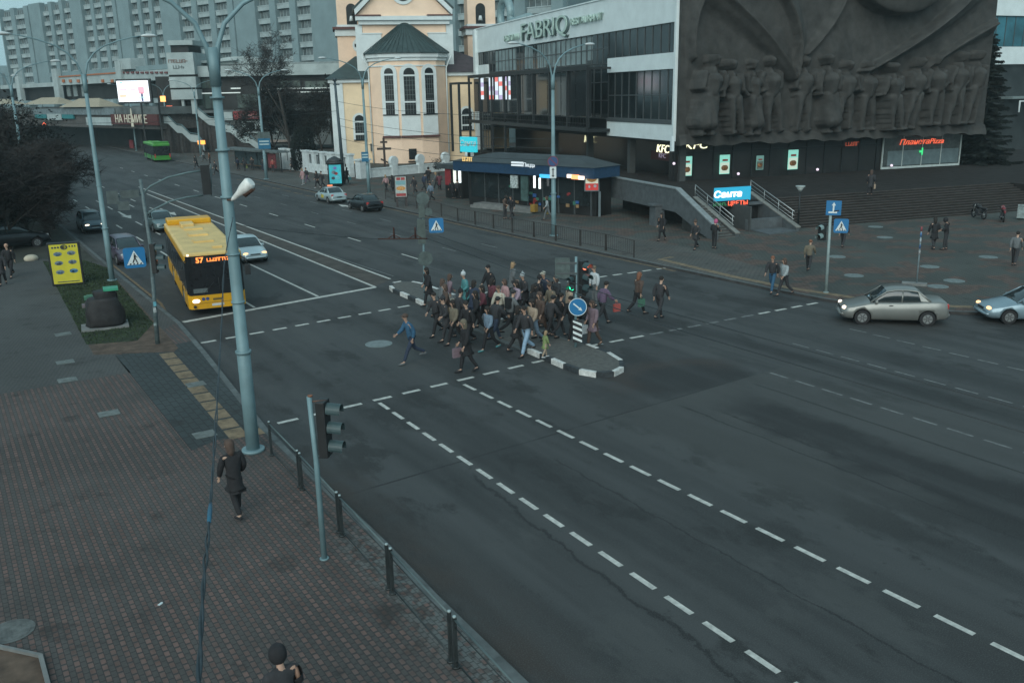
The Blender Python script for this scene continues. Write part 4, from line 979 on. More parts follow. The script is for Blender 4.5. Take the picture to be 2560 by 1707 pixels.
# ---------------- shopping arcade
arc_w = M('arcade_white', (0.31, 0.365, 0.365), 0.8, var=0.14, scale=0.5)
arc_g = M('arcade_grey', (0.10, 0.115, 0.115), 0.85, var=0.3, scale=0.4)
arc_d = M('arcade_dark', (0.016, 0.017, 0.017), 0.7, var=0.4, scale=0.4)
org = M('orange_panel', (0.36, 0.12, 0.05), 0.7, var=0.2)
AP = at(400, 236, 168); adir = (at(900, 236, 168) - at(300, 236, 168))
AR = Frame(AP, adir)                    # right wing, square to the view
AL = Frame(AP, -hz(-1100))              # left wing, running away to the left
def rect(mb, fr, xa, ya, xb, yb, off, dep, mi=0):
    u0, z0 = fr.uz(xa, (ya+yb)/2, off); u1, _ = fr.uz(xb, (ya+yb)/2, off); xm = (xa+xb)/2
    z1 = fr.uz(xm, ya, off)[1]; z0 = fr.uz(xm, yb, off)[1]
    mb.bb(u0, u1, -off, -off + dep, z0, z1, mi); return (u0, u1, z0, z1)
def part(par, name, mat, fr, *rs, off=0.0, dep=0.3):
    g = MB()
    for r in rs: rect(g, fr, *r, off, dep)
    return g.build(name, mat, par)
ar = thing('shopping_arcade', 'white concrete shopping arcade with domed roof, dark glazing and a red shop sign', 'shopping centre', AR.P, AR.rz)
part(ar, 'fascia', arc_w, AR, (440, 149, 806, 174), off=1.5, dep=12)
part(ar, 'roof', M('arcade_roof', (0.20, 0.235, 0.235), .8, var=.2), AR, (560, 143, 800, 150), off=1.0, dep=14)
g = MB(); u0, z0 = AR.uz(486, 149, 0); u1, z1 = AR.uz(598, 128, 0); n = 12
g.panel([(u0 + (u1-u0)*(.5 - .5*math.cos(math.pi*k/n)), z0 + (z1-z0)*(math.sin(math.pi*k/n)**.6 if 0 < k < n else 0)) for k in range(n+1)], 2, 16); g.build('dome_roof', arc_w, ar)
g = MB(); a, b = AR.uz(430, 148, 0), AR.uz(540, 134, 0); g.panel([(a[0], a[1]), (b[0], b[1] - .3), (b[0], b[1]), (a[0], a[1] + .5)], 1, 9); g.build('roof_slab', arc_w, ar)
part(ar, 'glazing', arc_d, AR, (365, 172, 808, 330), off=0, dep=8)
for r in ((462, 180, 500, 203), (700, 186, 780, 203), (640, 186, 690, 203), (455, 215, 500, 250), (545, 217, 612, 248)):
    w = part(ar, 'window', glass_g, AR, r, off=.25, dep=.2); g = MB(); q = rect(MB(), AR, *r, .25, .2); n = 3
    for k in range(n+1): x = q[0] + (q[1]-q[0])*k/n; g.bb(x - .07, x + .07, -.33, -.252, q[2], q[3])
    g.build('window_frame', steel_d, w)
part(ar, 'ledge', arc_g, AR, (455, 252, 720, 258), off=1.6, dep=2)
for r in ((530, 202, 552, 205), (600, 202, 790, 205), (455, 213, 552, 215.5), (600, 211, 790, 213)): part(ar, 'light_strip', EM('strip_light', (.45, .52, .5), .5), AR, r, off=.4, dep=.2)
rs_ = part(ar, 'shop_sign', M('red_shop_sign', (0.20, 0.022, 0.025), .6, var=.2), AR, (536, 255, 611, 274), off=1.9, dep=.3)
u, z = AR.uz(580, 266, 2.2); scrawl('lettering', 8, .95, M('pale_pink', (.42, .26, .25), .7, var=0), rs_, (u, -2.0, z))
part(ar, 'shop_sign', arc_w, AR, (492, 258, 534, 277), off=1.9, dep=.3)
part(ar, 'lower_wall', arc_g, AR, (455, 276, 760, 335), off=1.4, dep=1)
for r in ((556, 279, 588, 297), (590, 279, 622, 297)):
    w = part(ar, 'shop_window', arc_w, AR, r, off=1.6, dep=.15); part(w, 'pane', glass, AR, (r[0] + 9, r[1] + 2, r[2] - 3, r[3] - 3), off=1.7, dep=.08)
part(ar, 'coping', arc_w, AR, (520, 303, 640, 306), off=1.8, dep=.5); part(ar, 'coping', M('worn_coping', (.2, .17, .15), .9, var=.3), AR, (560, 322, 700, 327), off=2.4, dep=1)
# stair tower
st = thing('arcade_tower', 'white stacked block tower of the arcade with small orange lettering', 'tower', AR.P, AR.rz)
part(st, 'block', arc_w, AR, (385, 93, 442, 104), off=3, dep=9); part(st, 'block', arc_d, AR, (392, 104, 432, 122), off=2.4, dep=7)
part(st, 'block', arc_w, AR, (384, 121, 445, 172), off=3, dep=9); part(st, 'block', arc_w, AR, (389, 177, 450, 202), off=3, dep=9)
part(st, 'block', arc_d, AR, (388, 171, 450, 178), off=2.6, dep=8); part(st, 'block', arc_w, AR, (393, 206, 453, 229), off=3, dep=9); part(st, 'block', arc_d, AR, (392, 201, 452, 207), off=2.5, dep=8)
for a, b in ((418, 424), (440, 452)): part(st, 'pillar', arc_w, AR, (a, 229, b, 262), off=2.6, dep=.6)
u, z = AR.uz(408, 141, 3.2); scrawl('lettering', 7, .8, M('rust_letter', (.16, .055, .035), .7), st, (u, -3.1, z)); scrawl('lettering', 4, .8, M('rust_letter2', (.05, .06, .06), .7), st, (u, -3.1, z - 1.0))
g = MB(); rect(g, AR, 368, 221, 379, 234, 4, .3); g.build('lit_sign', EM('orange_lit', (1.0, .42, .12), 1.1), st); g = MB(); rect(g, AR, 383, 243, 396, 263, 3.4, .2); g.build('poster', EM('red_poster', (.6, .12, .06), .5), st)
# left wing over the road
aw = thing('arcade_bridge_wing', 'long arcade wing with orange dotted white fascia and beige canopies above the underpass', 'shopping centre', AL.P, AL.rz)
part(aw, 'fascia', arc_w, AL, (128, 168, 392, 190), off=0, dep=10); part(aw, 'fascia', arc_w, AL, (0, 193, 130, 202), off=0, dep=10)
part(aw, 'parapet', slab_m, AL, (110, 158, 392, 168), off=-.5, dep=9)
part(aw, 'glazing', arc_d, AL, (60, 189, 392, 228), off=-1.5, dep=6); part(aw, 'glazing', arc_d, AL, (-20, 200, 62, 232), off=-1.6, dep=6)
for x in (142, 158, 176, 194, 232, 254): part(aw, 'orange_panel', org, AL, (x, 183, x + 5, 190), off=.25, dep=.2)
part(aw, 'orange_trim', org, AL, (130, 171, 268, 174), off=.2, dep=.2)
for k in range(10): part(aw, 'trim_dot', M('maroon_dot', (.14, .05, .05), .7), AL, (278 + k*11, 165, 284 + k*11, 169.5), off=.25, dep=.2)
for x0, x1 in ((122, 133), (36, 44), (268, 280)): part(aw, 'pillar', arc_w, AL, (x0, 140 if x0 > 200 else 158, x1, 232), off=.6, dep=1)
part(aw, 'pillar_block', arc_w, AL, (270, 135, 300, 160), off=.4, dep=3)
for x in (153, 168, 187): w = part(aw, 'window', M('dim_lit_window', (.2, .24, .24), .5, var=.3), AL, (x, 193, x + 8, 222), off=-1.2, dep=.2)
can = M('beige_canopy', (0.30, 0.255, 0.185), .8, var=.1, scale=1)
for (xa, xb, ya, yb) in ((84, 165, 224, 240), (168, 262, 226, 246), (-15, 40, 228, 240)):
    g = MB(); u0, z0 = AL.uz(xa, yb, 3); u1, _ = AL.uz(xb, yb, 3); zt_ = AL.uz((xa+xb)/2, ya, 3)[1]; m_ = (u0+u1)/2; rg = (u1-u0)*.25
    g.add([(u0, -6, z0), (u1, -6, z0), (u1, -1, z0), (u0, -1, z0), (m_ - rg, -3.5, zt_), (m_ + rg, -3.5, zt_)], [(0, 1, 5, 4), (1, 2, 5), (2, 3, 4, 5), (3, 0, 4), (3, 2, 1, 0)]); g.build('canopy', can, aw)
part(aw, 'deck', arc_g, AL, (-10, 247, 365, 262), off=5, dep=12); part(aw, 'glass_balustrade', M('balustrade', (.14, .17, .18), .4, var=.3, scale=1.5), AL, (75, 250, 262, 264), off=5.3, dep=.2)
part(aw, 'deck_edge', M('deck_edge', (.075, .07, .066), .85, var=.3), AL, (-10, 262, 365, 292), off=4.8, dep=9)
part(aw, 'teal_sign', M('teal_sign', (.02, .16, .17), .6), AL, (80, 263, 106, 272), off=5.3, dep=.3); part(aw, 'teal_sign', M('teal_sign', (.02, .16, .17), .6), AL, (142, 263, 168, 273), off=5.3, dep=.3)
for r in ((108, 262, 140, 276), (198, 270, 255, 288)): part(aw, 'white_sign', arc_w, AL, r, off=5.35, dep=.3)
bn = part(aw, 'banner', M('maroon_banner', (0.085, 0.022, 0.02), .7, var=.15), AL, (255, 263, 362, 287), off=5.6, dep=.3)
u, z = AL.uz(300, 275, 5.8); text('lettering', 'НА НЕМИГЕ', 2.1, M('cream_paint', (.42, .40, .32), .7, var=0, emit=(.4, .38, .3), es=.15), bn, (u, -5.8, z), ext=.04, sx=1.15)
g = MB(); u, z = AL.uz(303, 275, 5.8); g.panel([(u - .5, z - 1.3), (u + .5, z - 1.3), (u + .12, z + 2.0), (u - .12, z + 2.0)], -5.84, -5.78); g.build('emblem', M('cream_paint', (.42, .40, .32), .7), bn)
part(aw, 'underpass', arc_d, AL, (-40, 290, 390, 352), off=-4, dep=3)
for x in (320, 390, 208): part(aw, 'pier', M('pier_dark', (.04, .04, .04), .9), AL, (x, 290, x + 7, 345), off=-1, dep=1)
part(aw, 'red_poster', M('red_paper', (.22, .03, .035), .7), AL, (297, 322, 305, 342), off=-.6, dep=.2)
g = MB(); rect(g, AL, 346, 352, 362, 372, -1, .3); g.build('kiosk_poster', M('violet_paper', (.2, .05, .14), .7, var=.4, scale=2), aw)
# outdoor stairs with white balustrades
def zig(label, pts, off):
    t = thing('outdoor_stair', label, 'stairs', AR.P, AR.rz, 'white balustrade stairs of the arcade')
    q = [AR.uz(x, y, off) for x, y in pts]
    g = MB(); g.panel([(u, z - .2) for u, z in q] + [(u, z + 1.1) for u, z in reversed(q)], -off, -off + .35); g.build('balustrade', arc_w, t)
    g = MB()
    for a, b in zip(q, q[1:]): g.tube([(a[0], -off + .17, a[1] + 1.35), (b[0], -off + .17, b[1] + 1.35)], .06, 6)
    g.build('handrail', M('blue_rail', (.14, .24, .26), .5), t)
    g = MB()
    for a, b in zip(q, q[1:]):
        n = max(1, int(abs(a[1]-b[1])/.4))
        for i in range(n): f = (i + .5)/n; u = a[0] + (b[0]-a[0])*f; g.bb(u - .5, u + .5, -off + .36, -off + 4.5, 0, a[1] + (b[1]-a[1])*(i+1)/n - .1)
    g.build('step', M('brown_step', (.040, .036, .034), .85, var=.3), t)
zig('white zigzag stair balustrade nearest the maroon banner', ((366, 272), (376, 281), (386, 282), (407, 303), (418, 304), (438, 323), (455, 325), (470, 345)), 5)
zig('white zigzag stair balustrade behind the tall lamp pole', ((455, 265), (480, 285), (492, 287), (515, 300), (530, 303), (556, 325), (572, 327), (596, 345)), 3.4)
# lit orange display at the foot of the stairs
t = thing('orange_display', 'small glowing orange display beside the foot of the white stairs', 'display', AR.P, AR.rz)
g = MB(); q = rect(g, AR, 454, 323, 470, 332, 8, .3); g.build('screen', EM('orange_glow', (1.0, .36, .06), 1.0), t)
g = MB(); g.bb((q[0]+q[1])/2 - .15, (q[0]+q[1])/2 + .15, -8, -7.8, 0, q[2]); g.build('post', mull, t)
# big lit screen on posts
sc0 = Frame(at(305, 236, 150), adir)
t = thing('led_screen', 'large glowing white advertising screen on dark posts in front of the arcade', 'screen', sc0.P, sc0.rz)
g = MB(); q = rect(g, sc0, 270, 186, 340, 234, .2, .4); g.build('screen', EM('led_white', (.78, .83, .90), .95), t)
def spt(nm, c, e, *r):
    g = MB()
    for x in r: rect(g, sc0, *x, .24, .035)
    g.build('graphic', EM(nm, c, e), t)
spt('led_violet', (.62, .42, .70), .75, (273, 205, 291, 209)); spt('led_violet', (.62, .42, .70), .75, (299, 204, 311, 208))
spt('led_orange', (.9, .35, .22), .8, (275, 219, 290, 223.5)); spt('led_pink', (.88, .30, .36), .8, (317, 199, 331, 216)); spt('led_teal', (.45, .68, .66), .75, (318, 222, 338, 226)); spt('led_sky', (.3, .55, .62), .7, (274, 188, 281, 192)); spt('led_dark', (.1, .12, .22), .4, (324, 213, 329, 233))
g = MB(); g.bb(q[0] - .3, q[1] + .3, .22, .9, q[2] - .3, q[3] + .3); g.build('casing', steel_d, t)
for u in (q[0] + 1, q[1] - 1): g = MB(); g.bb(u - .1, u + .1, 6.3, 6.6, 0, q[2] - .3); g.build('post', steel_d, t)

# ---------------- kiosk row with blue fascia
K0 = D(1064, 470, PZ); K1 = D(1372, 500, PZ)
KF = Frame(K0, K1 - K0); KLn = (K1 - K0).length
kk = thing('kiosk_row', 'low kiosk pavilion with dark blue fascia and slate grey sloping roof by the far pavement', 'kiosk', KF.P, KF.rz)
zf = [KF.uz(1200, y, .8)[1] for y in (378, 402)]; z_lo, z_hi = zf[1], zf[0]
kd = M('kiosk_dark', (.02, .02, .02), .3, var=.4, scale=.8); kb_ = M('blue_fascia', (0.012, 0.04, 0.085), .55, var=.15); slate = M('slate_roof', (.036, .045, .049), .75, var=.2, scale=.8)
g = MB(); g.bb(.4, KLn - .4, .4, 2.3, PZ, z_lo); g.build('wall', kd, kk)
g = MB(); g.bb(-.4, KLn + .2, -.7, 2.6, z_lo, z_hi); g.build('fascia', kb_, kk)
zt_ = KF.uz(1200, 343, -2)[1]
g = MB(); g.add([(-.5, -.8, z_hi), (KLn + .3, -.8, z_hi), (KLn + .3, 2.7, z_hi), (-.5, 2.7, z_hi), (2.5, .9, zt_ - .35), (KLn - 3, .9, zt_ - .35), (KLn - 3, 2.2, zt_ - .35), (2.5, 2.2, zt_ - .35)], [(0, 1, 5, 4), (1, 2, 6, 5), (2, 3, 7, 6), (3, 0, 4, 7), (4, 5, 6, 7), (3, 2, 1, 0)]); g.build('roof', slate, kk)
for i in range(1, 9):
    x = KLn*i/9; w = MB(); w.bb(x - .9, x + .75, .3, .38, .9, z_lo - .25); pn = w.build('window', glass, kk)
    f = MB(); f.bb(x + .78, x + .86, .26, .4, .15, z_lo - .02); f.build('window_frame', mull, pn)
for i in range(26):
    g = MB(); x = 5 + rnd.uniform(0, KLn - 6); z = rnd.uniform(.6, 2.0); g.bb(x, x + rnd.uniform(.15, .4), .2, .28, z, z + rnd.uniform(.12, .3), rnd.randrange(4))
    g.build('goods', [M('goods_blue', (.03, .09, .25), .6), M('goods_red', (.25, .03, .03), .6), M('goods_tan', (.25, .16, .08), .6), M('goods_green', (.04, .14, .1), .6)], kk)
def kp(name, mat, r, off, dep=.12): g = MB(); rect(g, KF, *r, off, dep); return g.build(name, mat, kk)
kp('lit_panel', EM('cyan_lit', (.05, .35, .65), .8), (1239, 401, 1262, 409), .95)
kp('lit_panel', EM('warm_lit', (1.0, .80, .68), 1.1), (1302, 401, 1312, 409), 1.0); kp('lit_panel', EM('orange_tube', (1.0, .30, .12), 1.1), (1312, 402, 1328, 412), 1.0); kp('lit_panel', EM('warm_lit', (1.0, .80, .68), 1.1), (1328, 405, 1340, 413), 1.0)
kp('light_tube', EM('tube_light', (.8, .88, .88), .9), (1225, 404, 1228, 432), .6); kp('light_tube', EM('tube_light', (.8, .88, .88), .9), (1237, 409, 1240, 434), .6)
kp('poster', M('white_poster', (.4, .45, .45), .6, var=.5, scale=8), (1172, 403, 1188, 432), .5); kp('door', M('teal_door', (.05, .09, .085), .5, var=.3), (1196, 405, 1212, 462), .5)
kp('fascia_text_panel', EM('fascia_white', (.55, .62, .66), .5), (1174, 372, 1200, 376), .82); kp('fascia_text_panel', EM('fascia_white', (.55, .62, .66), .5), (1174, 378, 1200, 382), .82)
u, z = KF.uz(1214, 380, .85); text('lettering', 'Пиццa', .45, EM('fascia_white', (.55, .62, .66), .5), kk, (u, -.84, z), ext=.02, shear=.2)
u, z = KF.uz(1073, 366, .85); scrawl('lettering', 4, .5, EM('amber_text', (.75, .50, .18), .6), kk, (u, -.84, z))
kp('bin', M('ochre_bin', (.25, .15, .03), .6), (1218, 470, 1228, 487), 1.2, .4)
g = MB(); g.bb(2.2, 9, -.9, .3, PZ, .5); g.bb(2.0, 9.2, -1.1, -.85, PZ, .35); g.build('plinth', concrete, kk)
# small shop at its left end
k2 = thing('drinks_kiosk', 'dark little kiosk with bright shelves and a red panel left of the blue pavilion', 'kiosk', KF.P, KF.rz)
p0 = KF.uz(1030, 440, -3); p1 = KF.uz(1062, 440, -3)
g = MB(); g.bb(p0[0] - .4, p1[0], 3, 7, PZ, 2.9); g.build('wall', kd, k2); g = MB(); g.bb(p0[0] - .9, p1[0] + .2, 2.4, 7.2, 2.9, 3.3); g.build('roof', slate, k2)
g = MB(); rect(g, KF, 1041, 388, 1046, 424, -2.8, .1); g.build('lit_shelf', EM('shelf_white', (.75, .8, .7), .6), k2); g = MB(); rect(g, KF, 1053, 387, 1057, 420, -2.8, .1); g.build('lit_shelf', EM('tube_light', (.8, .88, .88), .9), k2)
g = MB(); rect(g, KF, 1022, 385, 1033, 425, -2.6, .15); g.build('red_panel', M('red_panel', (.2, .02, .025), .6), k2)
# turquoise hanging sign above the pavilion
t = thing('turquoise_sign', 'turquoise square sign with white script above the left end of the pavilion', 'sign', KF.P, KF.rz)
q = MB(); r = rect(q, KF, 1056, 315, 1092, 350, -3, .3); q.build('panel', EM('turquoise', (.03, .42, .50), .55), t, .05)
text('lettering', 'Санта', .75, M('white_letter', (.55, .6, .6), .6), t, ((r[0]+r[1])/2, 2.96, (r[2]+r[3])/2 + .1), ext=.02, shear=.3)
g = MB(); g.bb((r[0]+r[1])/2 - .1, (r[0]+r[1])/2 + .1, 3.05, 3.25, 0, r[2]); g.build('post', steel_d, t)
# ================================================================ STREET FURNITURE
pole_m = M('blue_grey_pole', (0.150, 0.235, 0.255), 0.55, 0.1, var=0.12, scale=1.5)
pole_dm = M('dark_pole', (0.045, 0.065, 0.075), 0.6, 0.1, var=0.15)
head_m = M('lamp_glass', (0.50, 0.53, 0.53), 0.35, var=0.05)
rust = M('rust', (0.10, 0.055, 0.04), 0.85, var=0.3, scale=6)
def vframe(b): v = V((b[1], -b[0], 0)); return Frame((b[0], b[1], 0), v)
def lamp_post(loc, label, fork=10.8, r0=.17, r1=.1, ang=0.0, reach=3.1, name='street_lamp', seg=14, z0=PZ, rings=(), one=0, m=pole_m):
    t = thing(name, label, 'street lamp', (loc[0], loc[1], z0), ang, 'double armed street lamps')
    fork -= z0
    g = MB(); g.tube([(0, 0, 0), (0, 0, 2.9), (0, 0, 2.92), (0, 0, fork*.55), (0, 0, fork)], [r0, r0*.97, r0*.88, r0*.8, r1], seg); g.cyl((0, 0, .04), r0*1.7, .08, seg); g.cyl((0, 0, 2.9), r0*1.15, .08, seg)
    g.build('pole', m, t)
    for z in rings: g = MB(); g.cyl((0, 0, z), r0*.98, .05, seg); g.build('clamp', m, t)
    g = MB(); g.tube([(0, 0, fork - .75), (0, 0, fork + .18)], [r1*1.35, r1*1.25], seg); g.build('collar', m, t)
    for s in ((-1, 1) if not one else (one,)):
        k = reach/3.1
        pts = [(s*x*k, 0, fork + z) for x, z in ((.06, -.4), (.10, .2), (.26, .75), (.62, 1.22), (1.15, 1.58), (1.9, 1.86), (2.6, 2.03), (3.1, 2.12))]
        g = MB(); g.tube(pts, [r1*.62, r1*.6, r1*.57, r1*.52, r1*.47, r1*.42, r1*.37, r1*.33], 10); a = g.build('arm', m, t)
        g = MB(); e = V(pts[-1]); g.tube([e + V((s*d, 0, z)) for d, z in ((-.05, 0), (.12, .015), (.35, .02), (.62, .015), (.78, .0))], [.05, .12, .16, .13, .03], 10, sq=.62); g.build('lamp_head', head_m, a)
    return t
b = D(582, 1035, PZ); mainp = b.copy()
lamp_post(b, 'tall lamp pole nearest the camera, beside the end of the near railing', 10.75, .185, .105, R(-12), 4.2, rings=(4.3, 5.6, 7.1, 8.3, 9.6), seg=20)
b = D(258, 645, PZ); lamp_post(b, 'street lamp at the kerb behind the yellow advertising board', 10.86, .15, .085, R(0), 3.1, rings=(5.2,))
b = D(1272, 542, PZ); lamp_post(b, 'street lamp carrying the round no parking sign by the right railing', 10.6, .17, .1, R(0), 2.7)
b = D(848, 445, PZ); lamp_post(b, 'street lamp in front of the church with a small blue stop plate', 11.1, .17, .1, R(0), 3.6)
b = D(612, 412, PZ); lamp_post(b, 'street lamp carrying the large blue stop sign left of the white fence', 10.7, .19, .11, R(0), 3.0)
b = D(130, 480); lamp_post((7.0, 88, 0), 'street lamp rising out of the dark trees at the far left', 10.9, .15, .09, 0, 3.3)
lamp_post((7.4, 128, 0), 'distant street lamp beyond the dark trees', 10.7, .15, .09, 0, 3.0)
b = D(314, 348); lamp_post((b.x, b.y, 0), 'distant street lamp standing just in front of the glowing screen', 10.6, .16, .1, R(10), 3.2)
b = D(378, 352); lamp_post((b.x + 1, b.y, 0), 'distant street lamp right of the glowing screen', 10.6, .16, .1, R(10), 3.2)
b = D(462, 362); lamp_post((b.x, b.y, 0), 'distant street lamp behind the orange display', 10.6, .16, .1, 0, 3.2)
# dark trolley wire mast
b = D(790, 422, PZ); t = thing('wire_mast', 'dark steel mast for overhead wires beside the advertising column', 'mast', b)
g = MB(); g.tube([(0, 0, 0), (-.1, 0, 5.5), (-.26, 0, 11.2)], [.2, .17, .13], 12); g.build('pole', pole_dm, t); g = MB(); g.cyl((-.27, 0, 11.35), .24, .35, 8); g.box((-.1, 0, 10.8), (.7, .12, .12)); g.build('bracket', pole_dm, t)
mast = b
# white floodlight clamped to the main pole
mf = vframe(mainp); u, z = mf.uz(537, 456, .3); u2, z2 = mf.uz(577, 418, .6)
t = thing('floodlight', 'white weathered lantern head clamped to the tall lamp pole', 'floodlight', mf.w(u, -.3, z), mf.rz)
du, dz = u2 - u, z2 - z
g = MB(); A_, B_ = V((0, 0, 0)), V((du, -.25, dz)); e = B_ - A_
g.tube([A_ - e*.12, A_, A_ + e*.3, A_ + e*.55, A_ + e*.9, B_], [.03, .06, .085, .14, .165, .12], 12); g.build('lamp_body', M('white_enamel', (.62, .62, .59), .5, var=.15, scale=8), t)
g = MB(); g.tube([A_ + e*.5 + V((.03, 0, -.12)), A_ + e*.95 + V((.04, 0, -.12))], [.08, .1], 10); g.build('lens', rust, t)
g = MB(); g.tube([A_ - e*.1, A_ + V((-.22, .25, -.05))], .025, 6); g.build('bracket', rust, t)

# ---- signs
blue_m = M('sign_blue', (0.010, 0.105, 0.235), .45, var=.05, emit=(.01, .12, .27), es=.12); wht = M('sign_white', (.55, .60, .60), .5, var=.05); blk = M('sign_black', (.02, .02, .022), .5, var=0)
sback = M('sign_back', (.075, .10, .098), .6, .2, var=.2, scale=4)
def crossing_sign(parent, c, s, rz):
    g = MB(); h = s/2; r = s*.08
    pts = [(-h + r, -h), (h - r, -h), (h, -h + r), (h, h - r), (h - r, h), (-h + r, h), (-h, h - r), (-h, -h + r)]
    g.panel(pts, -.02, .02); o = g.build('crossing_sign', blue_m, parent); o.location = c; o.rotation_euler = (0, 0, rz)
    g = MB(); g.panel([(-s*.38, -s*.34), (s*.38, -s*.34), (0, s*.36)], -.03, -.021); w = g.build('triangle', wht, o)
    f = MB(); k = s
    f.panel([(-.02*k, .17*k), (.03*k, .17*k), (.03*k, .22*k), (-.02*k, .22*k)], -.04, -.031)
    f.panel([(-.04*k, -.03*k), (.05*k, -.03*k), (.06*k, .15*k), (-.03*k, .15*k)], -.04, -.031)
    f.panel([(-.13*k, -.24*k), (-.07*k, -.24*k), (.02*k, -.035*k), (-.04*k, -.035*k)], -.04, -.031); f.panel([(.07*k, -.24*k), (.13*k, -.24*k), (.055*k, -.035*k), (0, -.035*k)], -.041, -.032)
    f.panel([(.05*k, .12*k), (.14*k, .02*k), (.12*k, 0), (.04*k, .09*k)], -.04, -.031)
    for i in range(4): f.panel([(-.27*k + i*.16*k, -.33*k), (-.19*k + i*.16*k, -.33*k), (-.17*k + i*.16*k, -.26*k), (-.23*k + i*.16*k, -.26*k)], -.04, -.031)
    f.build('walking_figure', blk, w); return o
visor = M('visor_teal', (0.036, 0.062, 0.066), .5, var=.15); tl_blk = M('signal_black', (.016, .017, .018), .5, var=.15)
lens_off = M('lens_dark', (.025, .02, .02), .2, var=0)
def signal_head(parent, c, h, rz, n=3, lit=None, col_=None, w=None, vis=visor):
    w = w or h/n*.86; hh = h/n
    g = MB(); g.bb(-w/2, w/2, 0, w*.55, -h/2, h/2); o = g.build('signal_head', tl_blk, parent, .015); o.location = c; o.rotation_euler = (0, 0, rz)
    for i in range(n):
        z = h/2 - hh*(i + .5); r = hh*.37
        g = MB(); ring1 = [(r*math.cos(a), -.005, z + r*math.sin(a)) for a in [R(-20 + 220*k/12) for k in range(13)]]; ring2 = [(p[0]*.95, -hh*.75, p[2] - hh*.06) for p in ring1]
        ri = [(p[0]*.9, -hh*.74, z + (p[2] - z)*.9 - hh*.03) for p in ring1]; r0 = [(p[0]*.9, -.005, z + (p[2]-z)*.9) for p in ring1]
        g.loft([ring1, ring2, ri, r0], 0, False, False, False); g.build('visor', vis, o)
        g = MB(); g.cyl((0, -.01, z), r*.88, .02, 14, 0, 'Y'); g.build('lens', col_ if lit == i else lens_off, o)
    return o
# near signal on the left pavement
b = D(745, 1283, PZ); f = vframe(b); t = thing('traffic_signal', 'traffic signal on the near pavement seen from behind, beside the railing', 'traffic light', b, f.rz, 'traffic signals')
u, z = f.uz(712, 910); H = z - PZ
g = MB(); g.tube([(0, 0, 0), (0, 0, H*.62), (u - .02, 0, H)], [.062, .056, .052], 12); g.cyl((0, 0, .015), .1, .03, 12); g.build('post', pole_m, t)
g = MB(); g.cyl((u, 0, H + .01), .053, .03, 12); g.build('rusty_cap', M('rust_orange', (.22, .09, .05), .8, var=.3, scale=9), t)
ua, za = f.uz(752, 917); ub, zb_ = f.uz(760, 1048); hh = za - zb_
signal_head(t, (ua - .02, 0, (za + zb_)/2 - PZ), hh*.97, R(68))
for zz in (za - PZ - .03, zb_ - PZ + .02): g = MB(); g.tube([(u, 0, zz + .02), (ua - .02, .02, zz)], .018, 6); g.build('bracket', rust if zz > 3.3 else pole_m, t)
# signal with curved gantry on the verge
b = D(362, 790, PZ); f = vframe(b); t = thing('signal_gantry', 'signal mast with two curved arms reaching over the bus lane and a crossing sign', 'traffic light', b, f.rz, 'traffic signals')
P_ = lambda x, y, off=0: (f.uz(x, y, off)[0], -off, f.uz(x, y, off)[1] - PZ)
g = MB(); q = P_(345, 560); q2 = P_(322, 412); g.tube([(0, 0, 0), (q[0]*.5, 0, q[2]*.5), q, q2], [.09, .08, .075, .06], 12); g.build('post', M('grey_post', (.10, .135, .14), .6, .1, var=.25, scale=5), t)
arm_m = M('grey_arm', (.10, .15, .155), .6, .1, var=.15)
for pts in (((326, 448), (345, 428), (385, 408), (430, 397), (466, 392)), ((335, 494), (352, 482), (390, 463), (430, 453), (466, 449))):
    g = MB(); g.tube([P_(*p) for p in pts], .035, 8); g.build('arm', arm_m, t)
pa, pb = P_(470, 378), P_(474, 446); g = MB(); 
o = signal_head(t, ((pa[0]+pb[0])/2, -.1, (pa[2]+pb[2])/2), pa[2]-pb[2], R(180)); o.name = 'overhead_signal'
g = MB(); g.tube([P_(484, 376), P_(486, 450)], .02, 6); g.build('frame', arm_m, t)
for r in ((247, 438, 270, 470), (278, 436, 318, 456), (272, 462, 296, 484)):
    a_, c_ = P_(r[0], r[3], .1), P_(r[2], r[1], .1); g = MB(); g.bb(a_[0], c_[0], -.12, -.09, a_[2], c_[2]); g.build('sign_back', M('faint_sign_back', (.07, .09, .09), .7, var=.2), t)
g = MB(); g.tube([P_(247, 455), P_(328, 446)], .03, 6); g.build('arm', arm_m, t)
a_ = P_(309, 592, .12); crossing_sign(t, (a_[0], a_[1], a_[2]), .80, R(2))
a_, c_ = P_(352, 560, .1), P_(356, 628, .1); signal_head(t, (a_[0] + .05, -.02, (a_[2]+c_[2])/2), a_[2]-c_[2], R(75))
for (y0, y1, c3) in ((693, 703, (.10, .30, .36)), (706, 718, (.3, .33, .33)), (742, 748, (.2, .25, .25))):
    a_, c_ = P_(356, y1, .095), P_(357, y0, .095); g = MB(); g.bb(a_[0] - .05, a_[0] + .06, -.11, -.09, a_[2], c_[2]); g.build('sticker', M('sticker%d' % y0, c3, .7, var=.3, scale=12), t)
